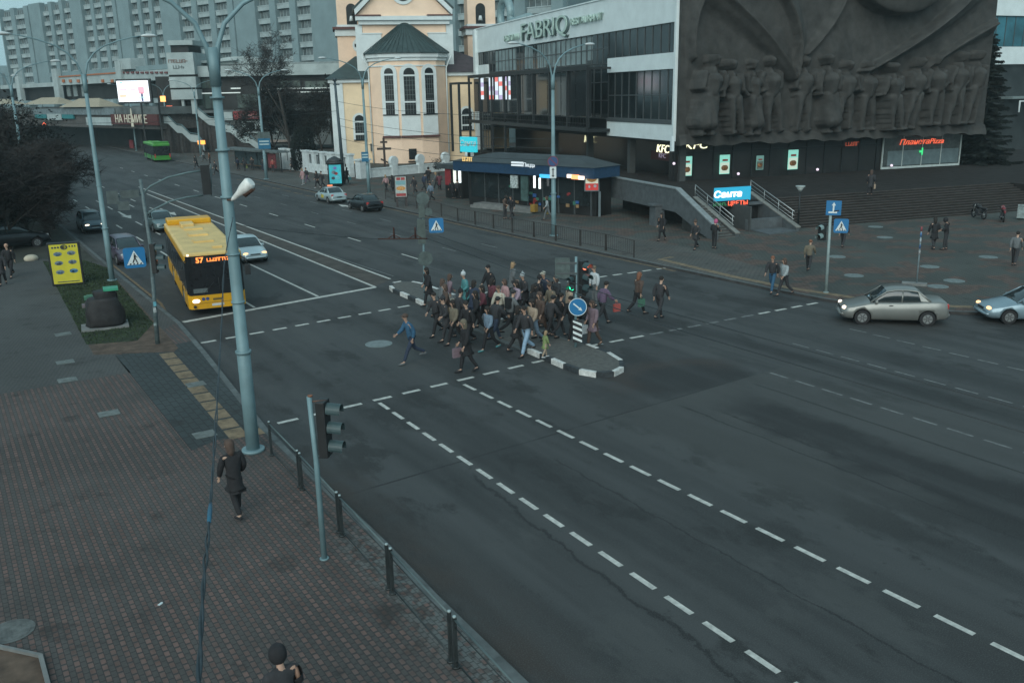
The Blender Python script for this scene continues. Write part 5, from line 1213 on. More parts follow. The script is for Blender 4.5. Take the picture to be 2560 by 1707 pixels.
# island: striped marker with blue arrow disc and two way signals
b = D(1322, 797, .185); f = vframe(b); t = thing('island_signal', 'signal on the refuge with glowing red lamp, blue arrow disc and striped post', 'traffic light', b, f.rz, 'traffic signals')
P_ = lambda x, y, off=0: (f.uz(x, y, off)[0], -off, f.uz(x, y, off)[1] - b.z)
g = MB(); top = P_(1325, 590); g.tube([(0, 0, 0), (.02, 0, top[2])], [.055, .05], 10); g.build('post', pole_m, t)
s0_, s1_ = P_(1327, 800, .12), P_(1327, 735, .12); x0_, x1_ = P_(1316, 770, .12)[0], P_(1337, 770, .12)[0]
g = MB(); g.bb(x0_, x1_, -.16, -.06, s0_[2] + .25, s1_[2]); mk = g.build('marker_board', blk, t)
n = 4; hh = (s1_[2] - s0_[2] - .25)
for i in range(n):
    z0_ = s0_[2] + .25 + hh*(i + .15)/n; st_ = hh*.11; g = MB(); zt = lambda z: max(s0_[2] + .25, min(s1_[2], z))
    g.panel([(x0_, zt(z0_ + hh*.13)), (x1_, zt(z0_ - hh*.05)), (x1_, zt(z0_ - hh*.05 + st_)), (x0_, zt(z0_ + hh*.13 + st_))], -.17, -.161); g.build('white_stripe', wht, mk)
c_ = P_(1327, 705, .16); rr_ = P_(1348, 705, .16)[0] - c_[0]
g = MB(); g.cyl(c_, rr_, .03, 28, 0, 'Y'); bd = g.build('blue_disc', blue_m, t)
g = MB(); n = 28; g.loft([[V(c_) + V((rr_*q*math.cos(2*math.pi*k/n), -.02, rr_*q*math.sin(2*math.pi*k/n))) for k in range(n)] for q in (1.0, .93)], 0, False, False); g.build('rim', wht, bd)
g = MB(); rt = Matrix.Rotation(R(40), 3, 'Y'); d_ = rr_
pts = [(-.62*d_, -.07*d_), (.25*d_, -.07*d_), (.25*d_, -.2*d_), (.66*d_, 0), (.25*d_, .2*d_), (.25*d_, .07*d_), (-.62*d_, .07*d_)]
g.panel([((p[0]*math.cos(R(-40)) - p[1]*math.sin(R(-40))) + c_[0], (p[0]*math.sin(R(-40)) + p[1]*math.cos(R(-40))) + c_[2]) for p in pts], c_[1] - .035, c_[1] - .017); g.build('arrow', wht, bd)
a_, e_ = P_(1342, 600, .1), P_(1346, 675, .1)
signal_head(t, ((a_[0]+e_[0])/2, -.02, (a_[2]+e_[2])/2), a_[2]-e_[2], R(40), lit=0, col_=EM('red_lamp', (1.0, .16, .08), 2.2))
a_, e_ = P_(1312, 636, .1), P_(1315, 668, .1)
signal_head(t, ((a_[0]+e_[0])/2, -.03, (a_[2]+e_[2])/2), a_[2]-e_[2] + .1, R(-35), n=2, lit=1, col_=EM('green_lamp', (.03, .85, .38), 1.8))
a_, e_ = P_(1275, 640, .05), P_(1309, 592, .05); g = MB(); g.bb(a_[0], e_[0], -.06, -.03, a_[2], e_[2]); g.build('sign_back', sback, t)
for zz in (a_[2] + .2, e_[2] - .2): g = MB(); g.bb(a_[0] + .05, .05, -.09, -.061, zz - .03, zz + .03); g.build('bracket', mull, t)
# far island post with sign backs
b = D(976, 693, .185); f = vframe(b); t = thing('sign_post', 'post on the far refuge end with backs of signs and a blue crossing sign', 'sign post', b, f.rz)
P_ = lambda x, y, off=0: (f.uz(x, y, off)[0], -off, f.uz(x, y, off)[1] - b.z)
g = MB(); top = P_(970, 448); g.tube([(0, 0, 0), (top[0]*.5, 0, top[2]*.5), top], .055, 10); g.build('post', pole_m, t)
for (x, y, r, m) in ((971, 457, 15, sback), (977, 594, 17, sback), (984, 487, 9, sback)):
    c_ = P_(x, y, .09); k = P_(x + r, y, .09)[0] - c_[0]; g = MB(); g.cyl(c_, k, .03, 20, 0, 'Y'); g.bb(c_[0] - .03, c_[0] + .03, -.12, -.1, c_[2] - k*.9, c_[2] + k*.9); g.build('round_sign_back', m, t)
for r in ((960, 503, 976, 560), (962, 470, 975, 500)):
    a_, e_ = P_(r[0], r[3], .07), P_(r[2], r[1], .07); g = MB(); g.bb(a_[0], e_[0], -.14, .06, a_[2], e_[2]); g.build('signal_back', M('signal_back', (.06, .08, .075), .6, var=.2), t)
a_ = P_(1002, 518, .06); crossing_sign(t, a_, .68, R(-4)); g = MB(); g.tube([(P_(975, 518)[0], 0, a_[2]), (a_[0], 0, a_[2])], .025, 6); g.build('bracket', mull, t)
# right hand post with two blue signs
b = D(1897, 672, PZ); f = vframe(b); t = thing('pedestrian_sign_post', 'white post at the plaza kerb with two blue signs and a small signal', 'sign post', b, f.rz)
P_ = lambda x, y, off=0: (f.uz(x, y, off)[0], -off, f.uz(x, y, off)[1] - b.z)
g = MB(); top = P_(1909, 470); g.tube([(0, 0, 0), (top[0], 0, top[2])], [.075, .06], 12); g.cyl((0, 0, .02), .12, .04, 12); g.build('post', M('pale_post', (.27, .34, .34), .6, .1, var=.15), t)
c_ = P_(1915, 478, .1); s = .68; g = MB(); g.panel([(-s/2, -s/2), (s/2, -s/2), (s/2, s/2), (-s/2, s/2)], -.02, .02); sg = g.build('blue_sign', blue_m, t, .01); sg.location = c_
g = MB(); g.panel([(-.22, -.24), (.16, -.24), (.16, -.16), (-.22, -.16)], -.034, -.026); g.panel([(-.04, -.155), (.03, -.155), (.03, .12), (-.04, .12)], -.034, -.026); g.panel([(-.1, .12), (.09, .12), (0, .27)], -.034, -.026); g.build('symbol', wht, sg)
g = MB(); g.panel([(.02, -.18), (.25, -.14), (.25, -.08), (.02, -.12)], -.04, -.035); g.build('symbol_bar', blk, sg)
crossing_sign(t, P_(1932, 519, .1), .66, R(4))
a_, e_ = P_(1888, 515, .05), P_(1884, 552, .05); signal_head(t, ((a_[0]+e_[0])/2, 0, (a_[2]+e_[2])/2), (a_[2]-e_[2])*1.05, R(-25), n=2, vis=M('visor_pale', (.20, .28, .28), .5, var=.1))
# thin stickered post with slab in the plaza
b = D(2105, 655, PZ); f = vframe(b); t = thing('stickered_post', 'thin post covered in stickers on a pale concrete slab behind the silver saloon', 'post', b, f.rz)
P_ = lambda x, y, off=0: (f.uz(x, y, off)[0], -off, f.uz(x, y, off)[1] - b.z)
top = P_(2117, 522); g = MB(); g.tube([(0, 0, 0), (top[0], 0, top[2])], .035, 8); g.build('post', M('grey_post2', (.17, .22, .24), .6, var=.2, scale=5), t)
g = MB(); g.box((-.1, 0, .06), (1.15, .45, .12)); g.build('slab', concrete, t)
for k, c3 in enumerate(((.25, .06, .07), (.06, .14, .28), (.3, .34, .36), (.05, .10, .2), (.3, .3, .3))):
    zz = top[2]*(.97 - .1*k); g = MB(); g.cyl((top[0]*zz/top[2], 0, zz), .045, top[2]*.07, 8); g.build('sticker', M('post_sticker%d' % k, c3, .7, var=.3, scale=14), t)
# no parking sign on the lamp post
b = D(1272, 542, PZ); f = vframe(b); c_ = f.uz(1270, 371, .22)
t = thing('no_parking_sign', 'round blue no parking sign with red rim and an arrow plate on the lamp post', 'sign', f.w(c_[0], -.22, c_[1]), f.rz)
g = MB(); g.cyl((0, 0, 0), .36, .03, 24, 0, 'Y'); g.build('disc', M('dull_blue', (.02, .06, .16), .5, var=.05), t)
n = 24; g = MB(); g.loft([[V((q*math.cos(2*math.pi*k/n), -.02, q*math.sin(2*math.pi*k/n))) for k in range(n)] for q in (.36, .31)], 0, False, False); g.box((0, -.022, 0), (.62, .008, .06), mat=Matrix.Rotation(R(45), 3, 'Y')); g.build('red_rim', M('dull_red', (.16, .03, .045), .5, var=.05), t)
c2_ = f.uz(1270, 396, .22); g = MB(); dz_ = c2_[1] - c_[1]; g.bb(-.22, .22, -.01, .01, dz_ - .4, dz_ + .36); pl_ = g.build('plate', wht, t)
g = MB(); g.bb(-.035, .035, -.02, -.011, dz_ - .2, dz_ + .16); g.panel([(-.1, dz_ + .16), (.1, dz_ + .16), (0, dz_ + .3)], -.02, -.011); g.panel([(-.1, dz_ - .2), (0, dz_ - .34), (.1, dz_ - .2)], -.02, -.011); g.build('arrow', blk, pl_)
# blue stop signs
def stop_sign(bx, by, x0, y0, x1, y1, label, top_grey=0):
    b = D(bx, by, PZ); f = vframe(b); u0, z0 = f.uz(x0, y1, .3); u1, z1 = f.uz(x1, y0, .3)
    t = thing('stop_sign', label, 'sign', f.w((u0+u1)/2, -.3, (z0+z1)/2), f.rz); w, h = (u1-u0)/2, (z1-z0)/2
    g = MB(); g.bb(-w, w, -.03, .03, -h, h); g.build('panel', M('stop_blue', (.01, .11, .20), .5, var=.05), t)
    for k, zz in enumerate((h*.45, -h*.1)): g = MB(); g.bb(-w*.8, w*.8, -.045, -.031, zz - h*.13, zz + h*.13); g.build('white_band', M('pale_band', (.35, .45, .46), .6, var=.15, scale=6), t)
    if top_grey: g = MB(); g.bb(-w*.9, w*1.02, -.025, .025, h + .03, h + top_grey); g.build('grey_panel', sback, t)
stop_sign(612, 412, 594, 318, 620, 343, 'large blue stop sign with grey panel on the lamp left of the white fence', .75)
stop_sign(848, 445, 831, 349, 846, 372, 'small blue and white stop plate on the lamp before the church')
# ---- railings
rail_m = M('railing_dark', (.030, .036, .037), .55, .2, var=.25, scale=5); rail_r = M('railing_right', (.038, .034, .032), .7, .1, var=.25, scale=4)
nearp = [D(*p, PZ) for p in ((622, 1043), (692, 1121), (783, 1226), (898, 1357), (1042, 1525))]; dl = nearp[-1] - nearp[-2]
nearp += [nearp[-1] + dl, nearp[-1] + dl*2]
nl = ['near railing panel at the foot of the tall lamp pole', 'near railing panel behind the seen-from-behind traffic signal', 'third near railing panel from the lamp pole', 'fourth near railing panel from the lamp pole', 'near railing panel at the bottom edge of the picture', 'railing panel beyond the bottom edge']
for i in range(5):
    a_, c_ = nearp[i], nearp[i+1]; e = c_ - a_; L = e.length - .20
    t = thing('railing', nl[i], 'railing', a_ + e.normalized()*.10, math.atan2(e.y, e.x), 'dark railing along the near kerb')
    for x in (0, L): g = MB(); g.bb(x - .03, x + .03, -.03, .03, 0, .98); g.cyl((x, 0, .02), .08, .04, 8); g.cyl((x, 0, .995), .03, .03, 8, 1); g.build('post', [rail_m, M('rail_cap', (.3, .36, .36), .5, var=0)], t)
    g = MB(); g.tube([(0, 0, .94), (L, 0, .94)], .02, 8); g.build('top_rail', M('rail_top', (.10, .13, .13), .5, .2, var=.15), t)
    g = MB(); g.tube([(0, 0, .80), (L, 0, .80)], .011, 6); g.build('middle_rail', rail_m, t)
    g = MB(); g.tube([(0, 0, .12), (L, 0, .12)], .018, 6); g.build('bottom_rail', rail_m, t)
zz3 = [(15, 750), (175, 800), (345, 832), (525, 868), (710, 908), (920, 950), (1135, 990), (1375, 1037), (1625, 1085), (1905, 1155)]
rp = [D((1100 + x/3.92)*.91875, (350 + y/3.92)*.91875, PZ) for x, y in zz3]
st_ = rp[0] - rp[1]
for k in range(5): rp.insert(0, rp[0] + st_.normalized()*3.0)
for i in range(len(rp)-1):
    a_, c_ = rp[i], rp[i+1]; e = c_ - a_; L = e.length - .1
    nm = 'thin brown railing panel along the far kerb, ' + ('%s counting from the crossing' % ['fourteenth', 'thirteenth', 'twelfth', 'eleventh', 'tenth', 'ninth', 'eighth', 'seventh', 'sixth', 'fifth', 'fourth', 'third', 'second', 'first'][i])
    t = thing('railing', nm, 'railing', a_ + e.normalized()*.05, math.atan2(e.y, e.x), 'thin railing along the far kerb')
    for x in (0, L): g = MB(); g.bb(x - .03, x + .03, -.03, .03, 0, 1.05); g.build('post', rail_r, t)
    g = MB(); g.tube([(0, 0, 1.03), (L, 0, 1.03)], .018, 6); g.build('top_rail', rail_r, t); g = MB(); g.tube([(0, 0, .2), (L, 0, .2)], .015, 6); g.build('bottom_rail', rail_r, t)
    g = MB(); n = int(L/.22)
    for k in range(1, n): g.bb(L*k/n - .009, L*k/n + .009, -.006, .006, .2, 1.03)
    g.build('bars', rail_r, t)

# ---- advertising
def ad_stand(px, corners, label, legs, mats, art, name='advertising_board', yaw=0, frame_m=None, pw=.12, z0=PZ, fat=.18):
    b = D(*px, z0); f = vframe(b); f = Frame(b, Matrix.Rotation(R(yaw), 3, 'Z') @ f.dx)
    (xa, ya, xb, yb) = corners; u0 = f.uz(xa, (ya+yb)/2)[0]; u1 = f.uz(xb, (ya+yb)/2)[0]; z1 = f.uz((xa+xb)/2, ya)[1] - z0; zb_ = f.uz((xa+xb)/2, yb)[1] - z0
    t = thing(name, label, 'advertising board', b, f.rz)
    fm = frame_m or steel_d
    g = MB(); e = .1; g.bb(u0 - e, u1 + e, -fat/2, fat/2, zb_ - e, z1 + e); g.build('casing', fm, t, .02)
    g = MB(); g.bb(u0, u1, -fat/2 - .01, -fat/2 - .002, zb_, z1); pst = g.build('poster', mats[0], t)
    w, h = u1 - u0, z1 - zb_
    for (kind, a, c, ww, hh, mi) in art:
        g = MB(); cx, cz = u0 + w*a, zb_ + h*c
        if kind == 'r': g.bb(cx - w*ww/2, cx + w*ww/2, -fat/2 - .016, -fat/2 - .011, cz - h*hh/2, cz + h*hh/2)
        else: n = 18; g.panel([(cx + w*ww/2*math.cos(2*math.pi*k/n), cz + h*hh/2*math.sin(2*math.pi*k/n)) for k in range(n)], -fat/2 - .018, -fat/2 - .012)
        g.build('print', mats[mi], pst)
    for l in legs: g = MB(); x = u0 + w*l; g.bb(x - pw, x + pw, -.06, .06, 0, zb_ - e); g.build('leg', fm, t)
    return t, f, (u0, u1, zb_, z1)
ylw = M('yellow_poster', (0.50, 0.44, 0.03), .6, var=.05); yd = M('poster_ink', (.04, .055, .07), .7, var=.4, scale=9); yp = M('poster_photo', (.22, .28, .30), .7, var=.9, scale=9, c2=(.04, .06, .1)); yb_ = M('poster_photo_blue', (.05, .16, .26), .7, var=.8, scale=9)
art = [('r', .52, .045, .78, .022, 1), ('e', .52, .925, .26, .13, 1), ('e', .52, .925, .18, .09, 0), ('e', .52, .925, .11, .055, 1)]
for i, x in enumerate((.12, .22, .32)): art.append(('e', x, .925, .08, .05, 1))
for x in (.72, .82, .91): art.append(('r', x, .94, .05, .045, 1))
for j in range(3):
    art += [('e', .27, .76 - .23*j, .30, .11, 2), ('e', .27, .74 - .23*j, .18, .06, (3, 1, 3)[j]), ('e', .75, .77 - .23*j, .30, .11, (2, 2, 3)[j]), ('e', .75, .75 - .23*j, .2, .07, 1)]
ad_stand((157, 655), (118, 560, 184, 650), 'yellow advertising board with six small pictures on the grass verge', (), [ylw, yd, yp, yb_], art, yaw=-6, fat=.25)
food = M('burger_print', (.30, .16, .05), .6, var=.5, scale=10, emit=(.3, .16, .05), es=.3); redp = M('red_print', (.32, .035, .03), .6, var=.1, emit=(.4, .03, .03), es=.35); palep = M('pale_print', (.42, .44, .36), .6, var=.15, scale=6, emit=(.5, .52, .42), es=.4)
bart = [('r', .5, .16, 1.0, .32, 1), ('e', .5, .55, .8, .34, 2), ('r', .72, .82, .25, .16, 1), ('r', .35, .8, .4, .1, 3), ('e', .3, .17, .16, .14, 3), ('e', .75, .2, .24, .14, 3)]
ad_stand((1366, 498), (1345, 388, 1374, 437), 'red and cream burger advertisement on a tall stand beside the grey parapet', (1.12,), [palep, redp, food, M('pale_ink', (.4, .42, .45), .6)], bart, frame_m=M('grey_frame', (.10, .13, .14), .6, var=.1), pw=.09)
redp2 = M('red_print2', (.30, .04, .04), .6, var=.2); 
ad_stand((925, 475), (908, 406, 933, 452), 'poster with red prices on the far pavement beside the railing', (.1, .95), [M('white_print', (.36, .40, .38), .6, var=.2, scale=5), redp2, food, M('sky_print', (.16, .3, .32), .6)],
         [('r', .3, .9, .35, .13, 1), ('r', .72, .9, .35, .13, 1), ('r', .5, .1, .9, .14, 1), ('e', .5, .42, .85, .22, 2), ('r', .5, .7, .9, .2, 3)], frame_m=M('dark_frame', (.035, .03, .03), .6), pw=.1)
b = D(772, 428, PZ); f = vframe(b); t = thing('advertising_column', 'dark capped advertising column with bright turquoise poster by the wire mast', 'advertising column', b, f.rz)
u0, z0 = f.uz(757, 425); u1, z1 = f.uz(784, 378); zt_ = f.uz(770, 362)[1]
g = MB(); w = (u1-u0)/2 + .1; g.cyl((0, .2, .15), w*.8, .3, 14); g.cyl((0, .2, (z1+.2)/2), w, z1 - .1, 18); g.cyl((0, .2, z1 + .1), w*1.2, .25, 18); g.tube([(0, .2, z1 + .2), (0, .2, z1 + .5), (0, .2, zt_)], [w*1.15, w*.8, .08], 18); g.build('column', M('column_dark', (.03, .033, .035), .6), t)
g = MB(); g.bb(-w*.8, w*.8, .2 - w*1.03, .2 - w*.6, .35, z1 - .1); pst = g.build('poster', M('turq_poster', (.03, .26, .30), .6, var=.2, emit=(.03, .3, .35), es=.3), t)
for (x, z, r, m) in ((-.2, .62, .3, yp), (.25, .32, .33, M('cyan_print', (.12, .45, .52), .6)), (0, .85, .25, M('violet_print', (.16, .15, .4), .6)), (.1, .55, .25, redp2), (-.3, .3, .25, yd)):
    g = MB(); n = 12; g.panel([(w*x + w*r*math.cos(6.283*k/n), .35 + (z1 - .5)*z + w*r*.8*math.sin(6.283*k/n)) for k in range(n)], .2 - w*1.04, .2 - w*1.032); g.build('print', m, pst)

# bus shelter with glass walls
b0, b1 = D(523, 383, PZ), D(600, 392, PZ); f = Frame(b0, b1 - b0); L = (b1-b0).length
t = thing('bus_shelter', 'long dark glass bus shelter left of the blue stop sign', 'bus shelter', b0, f.rz)
sh = MB(); sh.bb(-.2, L + .2, -.6, 1.6, 2.5, 2.75); sh.build('roof', M('shelter_roof', (.10, .12, .12), .6, var=.3), t); sh = MB(); sh.bb(0, L, 1.3, 1.35, .3, 2.5); sh.build('glass_wall', M('shelter_glass', (.05, .075, .08), .15, var=.3), t)
for x in (0, L*.33, L*.66, L): sh = MB(); sh.bb(x - .06, x + .06, 1.25, 1.38, 0, 2.5); sh.build('post', steel_d, t)
sh = MB(); sh.bb(1, L - 1, .8, 1.2, .42, .48); sh.bb(1.2, 1.3, .8, 1.2, 0, .42); sh.bb(L - 1.3, L - 1.2, .8, 1.2, 0, .42); sh.build('bench', M('bench_wood', (.12, .07, .04), .8), t)
b0, b1 = D(616, 392, PZ), D(648, 396, PZ); f = Frame(b0, b1 - b0); L = (b1-b0).length
t = thing('poster_shelter', 'small shelter with a red poster panel right of the blue stop sign', 'bus shelter', b0, f.rz)
sh = MB(); sh.bb(-.2, L + .2, -.6, 1.2, 2.5, 2.7); sh.build('roof', M('shelter_roof', (.10, .12, .12), .6, var=.3), t)
for x in (0, L): sh = MB(); sh.bb(x - .06, x + .06, -.06, .06, 0, 2.5); sh.build('post', steel_d, t)
sh = MB(); sh.bb(.2, L*.6, 0, .1, .4, 2.3); sh.build('poster', M('red_dim', (.16, .03, .035), .7, var=.5, scale=3), t)

# dark cabinet with a green lid on the verge
b = D(242, 752, PZ); f = vframe(b); t = thing('waste_container', 'dark bulky waste container with a green lid on a concrete slab in the verge', 'waste container', b, f.rz)
P_ = lambda x, y, off=0: (f.uz(x, y, off)[0], -off, f.uz(x, y, off)[1] - b.z)
H = P_(240, 665)[2]; dk = M('container_dark', (.018, .017, .018), .7, var=.4, scale=3)
g = MB(); rg = []
for j in range(9):
    v = j/8; rg.append([(.05 + (.78 - .22*v**3)*(1 + .07*math.sin(a*3 + v*5) + .05*math.sin(a*7 - v*9))*math.copysign(abs(math.cos(a))**.7, math.cos(a)), .08 + (.52 - .12*v**2)*(1 + .06*math.sin(a*4 + v*7))*math.copysign(abs(math.sin(a))**.7, math.sin(a)), .10 + (H*.74)*v) for a in [6.2832*k/24 for k in range(24)]])
g.loft(rg, 0, True); g.build('bin_body', dk, t)
g = MB(); rg = []
for j in range(6):
    v = j/5; rg.append([(.16 + .5*(1 + .08*math.sin(a*3 + v*4))*math.cos(a)*(1 - .1*v), .2 + .34*math.sin(a), H*.70 + H*.26*v) for a in [6.2832*k/18 for k in range(18)]])
g.loft(rg, 0, True); g.build('upper_body', dk, t)
g = MB(); g.prism([(.12, -.16), (.72, -.16), (.72, .54), (.12, .54)], H*.965, H*1.02); g.build('lid', M('green_lid', (.035, .26, .15), .5, var=.2), t)
g = MB(); g.bb(-.95, .95, -.55, .7, 0, .1); g.build('slab', concrete, t)
for (x, y, w_, m) in ((202, 700, .45, M('pale_bag', (.12, .10, .11), .8, var=.3)), (204, 682, .38, M('green_tray', (.05, .15, .10), .6)), (223, 728, .3, M('grey_rag', (.13, .13, .12), .9))):
    p = P_(x, y); p0 = D(x, y + 6, PZ); o = MB().box((0, 0, .1), (w_*1.1, .4, .16)).box((.05, .02, .19), (w_*.7, .28, .06)).build('crate', m); o.location = (p0.x, p0.y, PZ); o.rotation_euler = (0, 0, f.rz)
    tag(o, {202: 'pale bag lying left of the dark container', 204: 'small green tray on the grass left of the dark container', 223: 'grey bundle in front of the dark container'}[x], 'litter')
p = D(72, 598, PZ); g = MB(); g.ball((0, 0, .12), .42, 14, 8, 0, (1, .8, .6)); o = g.build('concrete_dome', M('pale_dome', (.40, .36, .28), .8, var=.15)); o.location = p; tag(o, 'pale rounded concrete dome bollard on the grey pavement', 'bollard')
# ---- wires
wire_m = M('wire_black', (.022, .026, .028), .6, var=0)
def wire(pts, r, label, name='overhead_wire', grp='overhead trolley wires', sag=0.0):
    if sag:
        a, b = V(pts[0]), V(pts[-1]); pts = [a + (b-a)*k/14 - V((0, 0, sag*4*(k/14)*(1 - k/14))) for k in range(15)]
    g = MB(); g.tube(pts, r, 5); o = g.build(name, wire_m); tag(o, label, 'wire', grp); return o
ba, bb_ = D(868, 549, 5.6), D(982, 548, 5.6)
wa, wb = D(905, 549, 5.6), D(952, 548, 5.6)
wire([(10.72, 3, 5.6), (10.75, 12, 5.6), tuple(bb_)], .009, 'left of the two trolley wires over the near carriageway')
wire([(11.45, 3, 5.62), (11.45, 14, 5.62), tuple(bb_ + V((.5, .3, 0)))], .009, 'right of the two trolley wires over the near carriageway')
t = thing('wire_hanger', 'rusty hanger bar with two upright insulators carrying the trolley wires', 'wire hanger', ba, math.atan2((bb_-ba).y, (bb_-ba).x)); L = (bb_ - ba).length
g = MB(); g.tube([(0, 0, 0), (L, 0, 0)], .022, 6); g.build('bar', M('hanger_rust', (.05, .025, .02), .8), t)
for x in (L*.33, L*.76):
    g = MB(); g.tube([(x, 0, .02), (x, 0, .32), (x, 0, .34)], [.03, .022, .035], 6); g.tube([(x - .18, 0, .02), (x, 0, .12), (x + .18, 0, .02)], .015, 5); g.build('insulator', M('insulator', (.07, .03, .025), .7), t)
wire([tuple(mainp + V((0, 0, 6.4))), tuple(ba)], .006, 'thin span wire from the tall lamp pole to the hanger bar', sag=.05)
for k, (z0_, z1_) in enumerate(((7.2, 6.6), (6.4, 6.0), (9.0, 8.2), (5.0, 5.2))):
    wire([tuple(mast + V((-.1, 0, z0_))), (36.2, 51.2, z1_)], .018, ['upper middle thin wire crossing before the church', 'lower middle thin wire crossing before the church', 'highest thin wire crossing before the church', 'lowest thin wire crossing before the church'][k], sag=.5)
wire([tuple(mast + V((-.1, 0, 8.0))), (7.1, 88, 8.0)], .018, 'thin wire spanning the far road towards the dark trees', sag=.4)
# twisted cable hanging between the building and the tall pole
cp = [at(448, 1640, 3.1), at(456, 1560, 3.6), at(468, 1330, 5.2), at(480, 1200, 6.6), at(490, 1060, 8.4), at(500, 900, 11.2), at(510, 720, 15.5), at(516, 600, 19.5), at(535, 500, 22.8)]
def smooth(P, n=5):
    out = []
    for i in range(len(P)-1):
        p0, p1, p2, p3 = P[max(i-1, 0)], P[i], P[i+1], P[min(i+2, len(P)-1)]
        for k in range(n):
            s = k/n; out.append(.5*((2*p1) + (p2-p0)*s + (2*p0 - 5*p1 + 4*p2 - p3)*s*s + (3*p1 - p0 - 3*p2 + p3)*s**3))
    return out + [P[-1]]
sp = smooth(cp, 9); g = MB(); cbm = M('cable_grey', (.028, .04, .048), .6, var=.3, scale=9)
for ph in (0, math.pi):
    g.tube([p + V((math.cos(i*.9 + ph), 0, math.sin(i*.9 + ph)))*(.007 + .006*max(0, math.sin(i*.35))) for i, p in enumerate(sp)], .0075, 6)
o = g.build('hanging_cable', cbm); tag(o, 'twisted grey cable hanging from the tall lamp pole towards the viewer', 'cable')
g = MB(); i = 27; g.tube([sp[i + k] for k in range(4)], [.014, .018, .018, .012], 8); o2 = g.build('cable_tape', M('blue_tape', (.02, .10, .16), .5), o)
# ================================================================ VEHICLES
car_gl = M('car_glass', (0.020, 0.030, 0.033), .06, var=0, spec=.7); tyre = M('tyre', (.016, .016, .017), .85, var=.1); rim_m = M('rim', (.22, .23, .23), .4, .5, var=.1)
plas = M('black_plastic', (.02, .021, .022), .6, var=.1); plate_m = M('number_plate', (.45, .47, .46), .6, var=0); hl_off = M('headlight_glass', (.35, .37, .37), .15, var=0); tl_m = M('tail_light', (.22, .02, .02), .3, var=0, emit=(.5, .03, .02), es=.12)
hl_on = EM('headlight_on', (1.0, .82, .62), 1.3); hl_or = EM('headlight_amber', (1.0, .55, .25), 1.0)
def interp(tab, x):
    for a, b in zip(tab, tab[1:]):
        if a[0] <= x <= b[0]:
            f = (x - a[0])/(b[0] - a[0]); return [p + (q - p)*f for p, q in zip(a, b)]
    return list(tab[-1] if x > tab[-1][0] else tab[0])
def paint(name, c, rough=.28): return M(name, c, rough, .35, var=.06, scale=1.5, spec=.6)
def boolean_cut(mb, name, mat, cuts, parent):
    o = mb.build(name, mat)
    cs = []
    for c in cuts:
        k = c.build('cut', plas); cs.append(k); m = o.modifiers.new('cut', 'BOOLEAN'); m.object = k; m.solver = 'EXACT'; m.operation = 'DIFFERENCE'
    bpy.context.view_layer.update(); dg = bpy.context.evaluated_depsgraph_get()
    me = bpy.data.meshes.new_from_object(o.evaluated_get(dg)); o.modifiers.clear(); old = o.data; o.data = me; bpy.data.meshes.remove(old)
    for k in cs: bpy.data.objects.remove(k)
    if parent is not None: o.parent = parent
    return o
